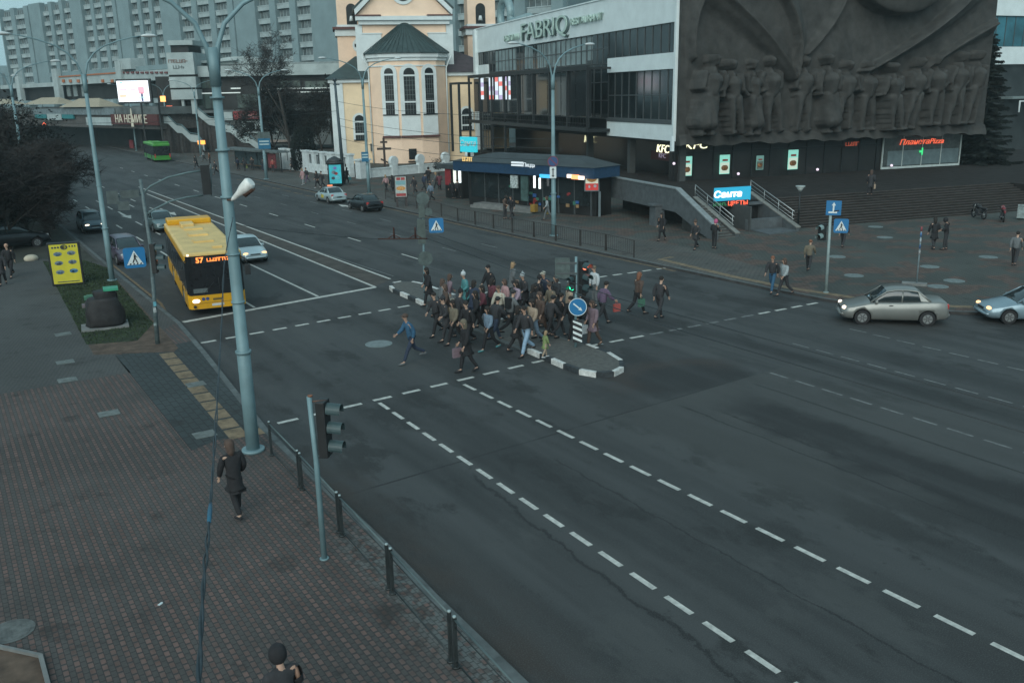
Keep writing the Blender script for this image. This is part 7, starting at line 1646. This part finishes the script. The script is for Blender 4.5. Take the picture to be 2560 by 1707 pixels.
COL = dict(black=(.016, .016, .018), dark=(.030, .030, .033), navy=(.025, .035, .06), brown=(.075, .05, .04), grey=(.11, .12, .125), lgrey=(.26, .29, .30), white=(.42, .45, .46), teal=(.06, .20, .21), pink=(.36, .22, .225), mauve=(.17, .12, .14), maroon=(.10, .03, .04), beige=(.30, .23, .17), red=(.32, .07, .06), denim=(.13, .18, .235), ltblue=(.22, .32, .42), blue=(.03, .09, .16), green=(.05, .13, .09), olive=(.09, .09, .055), lime=(.17, .22, .09), cream=(.38, .36, .30), khaki=(.13, .11, .08), rust=(.17, .075, .045), blond=(.28, .19, .11), dkhair=(.022, .018, .016), purple=(.12, .08, .13), lilac=(.26, .20, .25), hotpink=(.40, .09, .18), skin=(.36, .22, .16), yellow=(.25, .19, .06))
def cm(k): return M('cloth_' + k, COL[k], .9, var=.15, scale=14)
def person(loc, rz, key, label, coat, trousers='black', hair='dkhair', shoes='black', extra=None, scale=1.0, group=None, z=0.0):
    m = PR[key]
    def mk(mesh, nm, mats, par):
        o = bpy.data.objects.new(nm, mesh); col.objects.link(o)
        while len(mesh.materials) < len(mats): mesh.materials.append(None)
        for i, q in enumerate(mats): o.material_slots[i].link = 'OBJECT'; o.material_slots[i].material = q
        if par is not None: o.parent = par
        return o
    b = mk(m['body'], 'person', [SK[rnd.randrange(2)], EY, LP], None)
    b.location = (loc[0], loc[1], z); b.rotation_euler = (0, 0, rz); b.scale = (scale,)*3
    tag(b, label, 'person', group)
    mk(m['coat'], 'coat', [cm(coat)], b); mk(m['trousers'], 'trousers', [cm(trousers)], b)
    for k in 'lr': mk(m['shoe' + k], 'shoe', [cm(shoes)], b)
    mk(m['hair'], 'hair', [cm(hair)], b)
    if extra: mk(m[extra[0]], extra[0], [cm(extra[1])], b)
    return b
for k, m in PR.items():      # the eyes and lips are faces of the body mesh
    me = m['body']; me.materials.clear()
    for _i in range(3): me.materials.append(None)
    npoly = len(me.polygons)
    zs = [p.center for p in me.polygons]
def zp6(x, y): return ((940 + x/3.0154)*.91875, (600 + y/3.0154)*.91875)
CG = 'crowd crossing the road at the refuge'
RT, LT = R(0), R(180)        # walking to the right / left across the road
def pz(p): return .055 if (18.4 < p.x < 20.95 and 27.6 < p.y < 37.6) else (.185 if (18.3 < p.x < 20.8 and 23.6 < p.y < 28.4) else 0.0)
crowd = [  # zoom x, y of the feet, pose, heading, label, coat, trousers, hair, shoes, extra, scale
 (405, 500, 'walk_d', LT, 'person in long black coat nearest the far sign post of the refuge', 'black', 'black', 'dkhair', 'black', None, 1.02),
 (555, 545, 'walk_b', RT, 'person in mauve jacket with pale trousers right of the black coat at the far post', 'mauve', 'lgrey', 'brown', 'white', ('bag', 'cream'), .98),
 (690, 545, 'walk_c', LT, 'person in bright teal jacket with pale hat amid the crowd', 'teal', 'dark', 'white', 'black', None, 1.03),
 (865, 500, 'walk_a', LT, 'tall person in black with black cap behind the maroon jacket', 'black', 'black', 'black', 'black', None, 1.10),
 (872, 585, 'walk_b', RT, 'person in maroon jacket amid the crowd', 'maroon', 'black', 'dkhair', 'black', None, .98),
 (985, 590, 'skirt', LT, 'person in pale pink jacket amid the crowd', 'pink', 'grey', 'brown', 'white', None, .97),
 (1025, 450, 'walk_d', RT, 'person with tan blond hair behind the pink jacket', 'grey', 'dark', 'blond', 'black', None, 1.02),
 (1130, 555, 'walk_c', LT, 'person in dark coat with pale knitted hat right of the pink jacket', 'dark', 'black', 'lgrey', 'black', ('bag', 'red'), 1.03),
 (1290, 545, 'walk_e', LT, 'person in navy coat with pale cap left of the signal post', 'navy', 'black', 'cream', 'black', None, 1.06),
 (1448, 640, 'walk_b', RT, 'person in beige jacket directly left of the green signal lamp', 'beige', 'dark', 'brown', 'black', None, 1.0),
 (1650, 500, 'stand', LT, 'person in white jacket behind the red signal lamp', 'white', 'grey', 'khaki', 'black', None, 1.04),
 (1705, 640, 'walk_e', RT, 'person in dark purple coat carrying a bright red bag right of the signal', 'purple', 'dark', 'dkhair', 'black', ('bag', 'red'), 1.04),
 (1640, 800, 'walk_d', LT, 'person in long mauve brown coat at the near end of the refuge', 'mauve', 'brown', 'brown', 'brown', ('bag', 'white'), 1.03),
 (1970, 560, 'walk_b', RT, 'person with rust red hair and green bag on the far lanes', 'brown', 'black', 'rust', 'black', ('bag', 'green'), 1.05),
 (2135, 600, 'walk_a', RT, 'person in dark grey ahead of all others on the far lanes', 'dark', 'dark', 'dkhair', 'black', None, 1.06),
 (275, 925, 'walk_e', LT, 'person in dull blue leading the crowd towards the near pavement', 'blue', 'navy', 'brown', 'grey', None, 1.06),
 (690, 995, 'walk_d', LT, 'person in long black coat nearest to the dashed crossing line', 'black', 'black', 'khaki', 'black', ('bag', 'mauve'), 1.08),
 (600, 790, 'walk_b', LT, 'person in grey brown jacket just behind the long black coat at the dashed line', 'khaki', 'black', 'dkhair', 'black', None, 1.02),
 (858, 835, 'walk_b', LT, 'person in light denim jacket with turquoise shoes', 'denim', 'black', 'dkhair', 'teal', None, .98),
 (1135, 870, 'walk_a', LT, 'person in dark jacket and light blue jeans left of the near refuge end', 'dark', 'ltblue', 'dkhair', 'black', None, 1.08),
 (1060, 850, 'walk_d', RT, 'person in black beside the light blue jeans', 'black', 'black', 'dkhair', 'black', None, 1.02),
 (1275, 885, 'skirt', RT, 'small child in lime green coat with white shoes on the refuge edge', 'lime', 'beige', 'blond', 'white', None, .56),
 (460, 720, 'walk_a', LT, 'person in dark clothes stepping off the refuge on its left side', 'dark', 'black', 'dkhair', 'black', None, 1.02),
 (625, 700, 'walk_c', RT, 'person in long dark coat and dark hat in the middle of the crowd', 'dark', 'black', 'black', 'black', None, 1.02),
 (770, 720, 'walk_b', LT, 'person in black jacket behind the denim jacket', 'black', 'black', 'dkhair', 'black', None, 1.05),
 (1010, 720, 'walk_e', RT, 'person in dark grey coat with grey cap in the middle of the crowd', 'grey', 'black', 'dark', 'black', ('backpack', 'black'), 1.05),
 (1250, 735, 'walk_d', LT, 'person in long brown coat in the middle of the refuge', 'brown', 'brown', 'brown', 'black', None, 1.05),
 (1385, 735, 'walk_a', RT, 'person in black jacket just left of the blue arrow disc', 'black', 'dark', 'dkhair', 'black', None, 1.02),
 (1330, 640, 'walk_c', LT, 'person in khaki coat and hat behind the brown coat', 'khaki', 'dark', 'brown', 'black', None, 1.02),
 (1180, 660, 'walk_b', RT, 'person in black with black bag in the thick of the crowd', 'black', 'black', 'dkhair', 'black', ('bag', 'black'), 1.03),
 (545, 640, 'walk_d', LT, 'person in dark brown coat left of the dark hat', 'brown', 'black', 'brown', 'black', None, 1.0),
]
for (x, y, key, hd_, lb, c_, tr, ha, sh, exr, sc) in crowd:
    p = D(*zp6(x, y)); z_ = pz(p); p = D(*zp6(x, y), z_)
    person(p, hd_ + R(rnd.uniform(-14, 14)), key, lb, c_, tr, ha, sh, exr, sc*1.05, CG, z_)
def pd_(x, y, key, hd_, lb, c_, tr='black', ha='dkhair', sh='black', exr=None, sc=1.02, grp=None, z=PZ):
    person(D(x, y, z), R(hd_), key, lb, c_, tr, ha, sh, exr, sc, grp, z)
FP = 'walkers on the far pavement'; PL = 'walkers on the plaza'
pd_(548, 1185, 'walk_d', 100, 'dark dressed person walking away on the near brick pavement', 'black', 'black', 'brown', 'black', None, 1.10)
pd_(668, 1745, 'stand_b', 92, 'person at the bottom edge with only a dark hood in view', 'dark', 'black', 'black', 'black', None, 1.08)
pd_(28, 637, 'walk_a', -120, 'bald person in black walking at the left edge of the grey pavement', 'black', 'black', 'skin', 'black', ('bag', 'beige'), 1.12)
pd_(8, 655, 'walk_d', -100, 'person in dark coat half cut by the left edge of the picture', 'dark', 'black', 'dkhair', 'black', None, 1.1)
pd_(1520, 553, 'walk_d', 200, 'dark hooded person beside the dark opening under the parapet', 'black', 'black', 'dkhair', 'black', None, 1.05, PL); pd_(1598, 573, 'walk_c', 190, 'person in dark coat with brown hat at the parapet end', 'dark', 'black', 'brown', 'black', None, 1.05, PL)
pd_(1640, 571, 'stand_b', 20, 'person in black with bright pink hood at the foot of the terrace stair', 'black', 'black', 'hotpink', 'black', None, 1.03, PL)
pd_(1772, 672, 'walk_a', 200, 'person in dark jacket and blue jeans stepping to the far kerb', 'dark', 'blue', 'rust', 'black', None, 1.05, PL, PZ); pd_(1800, 680, 'walk_b', 170, 'person in pale grey jacket stepping to the far kerb', 'lgrey', 'dark', 'brown', 'black', None, 1.06, PL, PZ)
pd_(2143, 573, 'walk_d', 60, 'left one of two people in black standing on the plaza right of the signs', 'black', 'dark', 'dkhair', 'black', None, 1.1, PL); pd_(2170, 574, 'stand_b', 110, 'right one of two people in black standing on the plaza right of the signs', 'black', 'dark', 'black', 'black', None, 1.1, PL)
pd_(1856, 625, 'walk_e', 30, 'person in dull brown walking left of the white sign post', 'khaki', 'dark', 'rust', 'black', None, 1.0, PL); pd_(1935, 535+35, 'walk_a', 20, 'person in dark clothes right of the white sign post', 'dark', 'dark', 'dkhair', 'black', None, 1.0, PL)
pd_(2328, 612, 'walk_a', 20, 'person in grey at the right edge of the plaza', 'grey', 'dark', 'dkhair', 'black', None, 1.1, PL)
b = at(1998, 440, 67); person((b.x, b.y), R(30), 'walk_d', 'person in dark coat with bare shoulder bag up on the terrace before the pizzeria', 'dark', 'black', 'brown', 'black', ('bag', 'beige'), 1.08, None, TZ)
pd_(1160, 503, 'stand_b', -60, 'left one of a dark dressed pair standing behind the far railing', 'brown', 'dark', 'dkhair', 'black', None, 1.06, FP); pd_(1175, 503, 'walk_a', 200, 'right one of a dark dressed pair standing behind the far railing', 'black', 'dark', 'dkhair', 'black', None, 1.06, FP)
pd_(1258, 505, 'walk_b', 160, 'person in pale grey half behind the lamp with the no parking sign', 'lgrey', 'grey', 'brown', 'black', ('bag', 'yellow'), 1.05, FP)
pd_(1040, 458, 'walk_d', 100, 'left one of two dark people before the bright shelves of the drinks kiosk', 'black', 'black', 'dkhair', 'black', None, 1.08, FP); pd_(1052, 457, 'walk_a', 80, 'right one of two dark people before the bright shelves of the drinks kiosk', 'dark', 'black', 'dkhair', 'black', None, 1.05, FP)
pd_(888, 442, 'walk_b', 100, 'person in pale pink jacket left of the price poster', 'pink', 'black', 'blond', 'black', None, 1.02, FP); pd_(903, 445, 'walk_d', 90, 'person in black directly left of the price poster', 'black', 'black', 'dkhair', 'black', None, 1.05, FP)
pd_(1068/1.0 - 115, 446, 'walk_a', 200, 'person in dark grey just right of the price poster', 'dark', 'dark', 'dkhair', 'black', None, 1.03, FP)
pd_(975, 440, 'walk_e', 20, 'person in navy walking between price poster and kiosk', 'navy', 'dark', 'dkhair', 'black', None, 1.05, FP); pd_(991, 464, 'walk_a', 190, 'person in grey blue jacket nearest the railing by the kiosk', 'denim', 'dark', 'dkhair', 'black', None, 1.05, FP)
pd_(1003, 436, 'walk_b', 150, 'person with pale scarf farther back by the kiosk', 'grey', 'dark', 'blond', 'black', None, 1.05, FP); pd_(1010, 438, 'walk_d', 60, 'person in maroon coat beside the red kiosk panel', 'maroon', 'black', 'dkhair', 'black', None, 1.05, FP); pd_(985, 425, 'stand_b', 60, 'person in black farther back before the churchyard wall', 'black', 'black', 'dkhair', 'black', None, 1.1, FP)
pd_(697, 424, 'skirt', 200, 'person in pink and white clothes walking left of the dark pair', 'pink', 'lgrey', 'blond', 'white', None, 1.03, FP); pd_(706, 421, 'walk_a', 190, 'person in dark jacket beside the pink and white one', 'dark', 'purple', 'dkhair', 'black', None, 1.02, FP)
pd_(730, 432, 'walk_d', 200, 'left one of a dark pair with white shoes left of the advertising column', 'black', 'black', 'dkhair', 'white', None, 1.05, FP); pd_(741, 432, 'walk_a', 200, 'right one of a dark pair left of the advertising column', 'dark', 'dark', 'dkhair', 'black', None, 1.05, FP)
pd_(797, 424, 'walk_d', 20, 'person in black with teal bag right of the advertising column', 'black', 'black', 'dkhair', 'black', ('bag', 'teal'), 1.08, FP); pd_(758, 410, 'walk_a', 20, 'person in black behind the advertising column', 'black', 'dark', 'dkhair', 'black', None, 1.02, FP)
pd_(672, 395, 'walk_d', 180, 'dark person by the white fence left of the pink and white one', 'black', 'black', 'dkhair', 'black', None, 1.05, FP)
pd_(628, 396, 'stand', 90, 'person in red jacket at the small poster shelter', 'red', 'dark', 'dkhair', 'black', None, 1.03, FP); pd_(605, 394, 'stand_b', 60, 'person in dark clothes left of the blue stop sign mast', 'dark', 'navy', 'dkhair', 'black', None, 1.0, FP)
pd_(563, 394, 'walk_b', 100, 'person with lime green bag before the bus shelter', 'dark', 'black', 'dkhair', 'black', ('bag', 'lime'), 1.05, FP); pd_(580, 391, 'stand', 80, 'person in dark grey at the bus shelter', 'dark', 'dark', 'dkhair', 'black', None, 1.03, FP)
pd_(548, 392, 'stand_b', 120, 'person in navy waiting at the bus shelter', 'navy', 'black', 'dkhair', 'black', None, 1.03, FP)
pd_(452, 388, 'walk_d', 200, 'person in black walking at the far kerb left of the tall lamp pole', 'black', 'black', 'dkhair', 'black', None, 1.1, FP); pd_(497, 402, 'walk_a', 180, 'dark person seen just left of the tall lamp pole', 'dark', 'black', 'dkhair', 'black', None, 1.05, FP)
pd_(483, 378, 'stand', 150, 'distant person in red brown before the white stairs', 'rust', 'black', 'dkhair', 'black', None, 1.05, FP); pd_(470, 372, 'walk_b', 160, 'distant person in pale jacket before the white stairs', 'lgrey', 'dark', 'dkhair', 'black', None, 1.05, FP)
more = [(500, 600, 'walk_b', RT, 'person in grey jacket between the far post and the dark brown coat', 'grey', 'black', 'brown'), (735, 620, 'walk_d', RT, 'person in navy coat behind the dark hat', 'navy', 'black', 'dkhair'), (940, 660, 'walk_a', LT, 'person in cream jacket below the maroon jacket', 'cream', 'dark', 'brown'), (1075, 620, 'walk_b', LT, 'person in pale lilac jacket below the pale knitted hat', 'lilac', 'black', 'dkhair'),
 (1215, 580, 'walk_c', RT, 'person in black coat with dark hat left of the navy coat', 'black', 'black', 'black'), (1370, 570, 'walk_d', LT, 'person in dark coat behind the beige jacket', 'dark', 'black', 'brown'), (900, 770, 'walk_e', RT, 'person in black cap and dark coat right of the denim jacket', 'dark', 'navy', 'black'), (700, 800, 'walk_a', LT, 'person in black jacket left of the denim jacket', 'black', 'black', 'dkhair'),
 (1190, 790, 'walk_b', LT, 'person in tan jacket right of the light blue jeans', 'beige', 'denim', 'dkhair'), (540, 760, 'walk_c', LT, 'person in charcoal coat at the left rim of the crowd', 'dark', 'dark', 'dark'), (1310, 760, 'walk_e', RT, 'person in dark jacket and cap behind the striped post', 'dark', 'black', 'black'), (1560, 700, 'walk_d', RT, 'person in dark coat just right of the striped post', 'black', 'dark', 'dkhair'), (820, 660, 'walk_b', LT, 'person in dark red scarf coat in the thick of the crowd', 'maroon', 'black', 'dkhair'), (1480, 760, 'walk_a', LT, 'person in black half hidden by the striped post', 'black', 'black', 'dkhair')]
for (x, y, key, hd_, lb, c_, tr, ha) in more:
    p = D(*zp6(x, y)); z_ = pz(p); p = D(*zp6(x, y), z_); person(p, hd_ + R(rnd.uniform(-14, 14)), key, lb, c_, tr, ha, 'black', None, 1.07, CG, z_)
# ================================================================ TREES
bark = M('dark_bark', (.030, .026, .023), .95, var=.3, scale=4); twig_m = M('twig', (.022, .019, .018), .95, var=.35, scale=1.2); leaf_d = M('dark_foliage', (.008, .0095, .0075), .95, var=.5, scale=.9); needle = M('fir_needle', (.008, .013, .011), .9, var=.5, scale=1.4); leaf_y = M('shrub_leaf', (.030, .036, .026), .9, var=.5, scale=2)
def branches(rr, H, spread, levels=4, trunk_r=.16, trunk_h=.3, up=.55):
    segs = []; tips = []
    def grow(p, d, L, r, lv):
        n = 3; pts = [p]; q = p.copy(); dd = d.copy()
        for i in range(n):
            dd = (dd + V((rr.uniform(-1, 1), rr.uniform(-1, 1), rr.uniform(-.3, .6)))*.16).normalized(); q = q + dd*L/n; pts.append(q.copy())
        segs.append((pts, r, r*.55, lv)); tips.append((q, dd, lv))
        if lv >= levels: return
        k = rr.choice((3, 4)) if lv < 2 else rr.choice((3, 4, 4))
        for i in range(k):
            s = rr.uniform(.35, 1.0); b = pts[min(n, int(s*n))]
            a = rr.uniform(0, 6.283); o = dd.orthogonal().normalized(); o = Matrix.Rotation(a, 3, dd) @ o
            nd = (dd*up + o*rr.uniform(.5, 1.0)*spread + V((0, 0, .12))).normalized(); grow(b.copy(), nd, L*rr.uniform(.55, .78), r*.52, lv+1)
    grow(V((0, 0, 0)), V((rr.uniform(-.05, .05), 0, 1)).normalized(), H*trunk_h, trunk_r, 0)
    return segs, tips
def bare_tree_mesh(seed, H, spread=.9, levels=4, leaves=0, leaf=.12, twigs=2, tw=.010, tr=.16, twl=.7):
    rr = random.Random(seed); segs, tips = branches(rr, H, spread, levels, tr)
    mz = max(p[-1].z for p, *_ in segs); k = H/mz
    tk = MB(); cr = MB()
    for pts, r0, r1, lv in segs:
        pts = [p*k for p in pts]
        if lv <= 1: tk.tube(pts, [max(r0*(1 - i/3) + r1*i/3, .03) for i in range(4)], 7 if lv == 0 else 5)
        else: cr.tube(pts, [max(r0*(1 - i/3) + r1*i/3, .011) for i in range(4)], 3, 0, False, False)
        if lv >= levels-1:
            for q in pts[1:]:
                for _ in range(twigs):
                    d = V((rr.uniform(-1, 1), rr.uniform(-1, 1), rr.uniform(-.4, 1))).normalized()*rr.uniform(.4, 1)*twl; w = d.orthogonal().normalized()*tw
                    cr.add([q - w, q + w, q + d], [(0, 1, 2)])
                for _ in range(leaves):
                    c = q + V((rr.gauss(0, .6), rr.gauss(0, .6), rr.gauss(0, .5))); a = V((rr.uniform(-1, 1), rr.uniform(-1, 1), rr.uniform(-1, 1))).normalized(); b = a.orthogonal().normalized(); s = leaf*rr.uniform(.6, 1.3)
                    cr.add([c + a*s, c + b*s*.6, c - a*s, c - b*s*.6], [(0, 1, 2, 3)], 1)
    return tk.mesh('trunk', [bark]), cr.mesh('crown', [twig_m, leaf_d])
def put_tree(ms, loc, rz, label, grp=None, sc=(1, 1, 1), name='bare_tree'):
    t = thing(name, label, 'tree', loc, rz, grp); t.scale = sc
    for m, n in zip(ms, ('trunk', 'crown')): o = bpy.data.objects.new(n, m); col.objects.link(o); o.parent = t
    return t
A1 = bare_tree_mesh(3, 8.0, .95, 5, 1, .13, 2, .020, .14, .9); A2 = bare_tree_mesh(8, 7.5, 1.05, 5, 1, .14, 2, .020, .13, .9); A3 = bare_tree_mesh(14, 6.0, 1.1, 5, 0, .10, 3, .017, .11, 1.0)
DG = 'dark trees along the left side of the road'
spots = [(4.0, 69, 1.0, A3, 'small twiggy dark tree nearest the parked black car'), (6.6, 72, 1.0, A3, 'sparse dark tree whose twigs reach over the kerb behind the lamp'), (1.0, 76, 1.0, A2, 'dense dark tree behind the parked black car'), (5.0, 80, 1.0, A1, 'dark tree second along the kerb from the lamp'),
         (-2.5, 82, 1.05, A1, 'dense dark tree near the left edge'), (2.5, 88, 1.05, A2, 'dark tree in the middle of the dark grove'), (6.8, 92, .95, A3, 'sparse dark tree third along the kerb'), (-3, 95, 1.1, A2, 'tall dark tree at the left edge behind the grove'), (3.5, 101, 1.05, A1, 'tall dark tree at the back of the grove'), (7.0, 110, .95, A2, 'farthest dark tree beside the kerb'), (-1.0, 112, 1.1, A1, 'farthest dark tree at the left edge'), (4.5, 124, 1.1, A2, 'dark tree beyond the grove before the bridge'), (-8, 88, 1.15, A2, 'dark tree cut by the left edge')]
spots += [(7.6, 78, .95, A3, 'twiggy dark tree overhanging the kerb behind the navy car'), (8.0, 84, .9, A3, 'low twiggy tree leaning over the kerb'), (0.0, 70, .8, A2, 'low dense tree right behind the parked black car'), (-4, 75, .95, A2, 'low dense tree at the left edge by the parked car'), (7.5, 100, 1.0, A1, 'dense dark tree fourth along the kerb'), (5.5, 74, .75, A1, 'low bushy tree between the lamp and the parked car')]
for i, (x, y, s, ms, lb) in enumerate(spots): put_tree(ms, (x, y, 0), i*1.7, lb, DG, (s*1.28, s*1.28, s*1.2), 'dark_tree')
B1 = bare_tree_mesh(21, 19.0, .75, 5, 0, .1, 4, .026, .30, 1.5)
b = at(668, 350, 132); put_tree(B1, (b.x, b.y, 0), 1.0, 'tall bare tree with fine twigs between the arcade and the church', None, (.95, .95, 1.02))
C1 = bare_tree_mesh(33, 12.5, 1.0, 5, 2, .16, 5, .016, .2, 1.2)
b = at(630, 352, 136); put_tree(C1, (b.x, b.y, 0), .4, 'dense dark tree at the left of the tall bare tree', None, (1.0, 1.0, 1.0)); b = at(742, 350, 138); put_tree(C1, (b.x, b.y, 0), 2.2, 'dense dark tree beside the left church wall', None, (.8, .8, .95))
# clipped conifer behind the white fence
b = at(698, 345, 121); rr = random.Random(4); g = MB(); H = 5.6
for _ in range(5200):
    h = rr.random(); a = rr.uniform(0, 6.283); R0 = 1.75*(1 - .55*h**3)*(.35 + .65*math.sin(min(1, h*3 + .35)*1.57)); r = R0*rr.uniform(.55, 1.06)**.5 * (1 + .08*math.sin(a*3 + h*9))
    c = V((r*math.cos(a), r*math.sin(a), h*H)); d = V((math.cos(a)*.4, math.sin(a)*.4, 1)).normalized(); w = d.orthogonal().normalized(); w = Matrix.Rotation(rr.uniform(0, 6.28), 3, d) @ w; s = rr.uniform(.12, .3)
    g.add([c - w*s*.4, c + w*s*.4, c + d*s*1.3], [(0, 1, 2)])
t = thing('conifer', 'dark rounded conifer standing behind the white fence', 'tree', (b.x, b.y, .1)); g.build('crown', needle, t); g = MB(); g.tube([(0, 0, 0), (0, 0, 4.8)], [.14, .04], 7); g.build('trunk', bark, t)
# fir tree by the relief
def fir(H, Rm, seed):
    rr = random.Random(seed); g = MB(); tk = MB(); tk.tube([(0, 0, 0), (0, 0, H*.6), (0, 0, H)], [.22, .12, .02], 8); z = .8
    while z < H*.985:
        f = 1 - z/H; L = Rm*(f**.85)*rr.uniform(.85, 1.1) + .15; n = int(7 + 5*f)
        z_ = z
        for i in range(n):
            z = z_ + rr.uniform(-.4, .4); a = rr.uniform(0, 6.283); l = L*rr.uniform(.6, 1.15); d = V((math.cos(a), math.sin(a), 0)); p0 = V((0, 0, z)); m = p0 + d*l*.55 + V((0, 0, -.12*l)); e = p0 + d*l + V((0, 0, -.12*l + .1*l*rr.uniform(-.5, .8)))
            g.tube([p0, m, e], [.03, .02, .008], 3, 0, False, False); k = max(6, int(l*14)); sd = V((-d.y, d.x, 0))
            for j in range(k):
                s = (j + rr.random())/k; c = p0 + (m - p0)*min(1, s*2) if s < .5 else m + (e - m)*(s - .5)*2
                for sg in (-1, 1):
                    q = (sd*sg*rr.uniform(.5, 1) + d*rr.uniform(.3, .8) + V((0, 0, rr.uniform(-.45, .1)))).normalized()*rr.uniform(.25, .5)*(.6 + .5*f); w = d.cross(q).normalized()*.09
                    g.add([c - w, c + w, c + q], [(0, 1, 2)], 1); w2 = d*.05; g.add([c - w2, c + w2, c + q*.9 + V((0, 0, -.1))], [(0, 1, 2)], 1)
        z = z_ + .24 + .10*f
    return tk.mesh('trunk', [bark]), g.mesh('crown', [bark, needle])
F1 = fir(13.6, 3.6, 6); b = at(2238, 470, 93); put_tree(F1, (b.x, b.y, 0), 0, 'dark fir tree at the right end of the stone relief', None, (1, 1, 1.06), 'fir_tree')
F2 = fir(9.0, 3.0, 9); b = at(2195, 470, 96); put_tree(F2, (b.x, b.y, 0), 1, 'smaller dark fir just left of the tall fir', None, (1, 1, 1), 'fir_tree')
# scruffy shrub on the churchyard wall
g = MB(); rr = random.Random(2)
for _ in range(400):
    c = V((rr.gauss(0, .35), rr.gauss(0, .3), abs(rr.gauss(.6, .35)))); d = V((rr.uniform(-1, 1), rr.uniform(-1, 1), rr.uniform(0, 1))).normalized()*.2; w = d.orthogonal().normalized()*.05; g.add([c - w, c + w, c + d], [(0, 1, 2)])
b = at(1005, 386, 112); o = g.build('shrub', leaf_d); o.location = (b.x, b.y, .6); tag(o, 'small dark shrub behind the white churchyard wall near the kiosk', 'shrub')

b = at(105, 306, 150); t = thing('distant_signal', 'distant red signal glowing among the dark trees', 'traffic light', (b.x, b.y, 0)); g = MB(); zz_ = at(105, 289, 150).z
g.tube([(0, 0, 0), (0, 0, zz_ - .5)], .08, 8); g.build('post', steel_d, t); g = MB(); g.box((0, 0, zz_), (.5, .4, 1.3)); hd9 = g.build('signal_head', tl_blk, t, .03); g = MB(); g.ball((-.05, -.22, zz_ + .25), .24, 10, 6); g.build('lens', EM('red_lamp', (1.0, .16, .08), 2.2), hd9)
# ================================================================ HAZE
hb = MB(); hb.bb(-520, 720, -120, 920, -1.2, 64)
hz_o = hb.build('haze', []); hm = bpy.data.materials.new('haze_air'); hm.use_nodes = True
hn = hm.node_tree; hn.nodes.remove(hn.nodes['Principled BSDF']); pv = hn.nodes.new('ShaderNodeVolumePrincipled')
pv.inputs['Color'].default_value = (0.62, 0.80, 0.84, 1); pv.inputs['Density'].default_value = 0.0003; pv.inputs['Anisotropy'].default_value = 0.0
hn.links.new(pv.outputs[0], hn.nodes['Material Output'].inputs['Volume'])
hz_o.data.materials.append(hm); hz_o['kind'] = 'stuff'
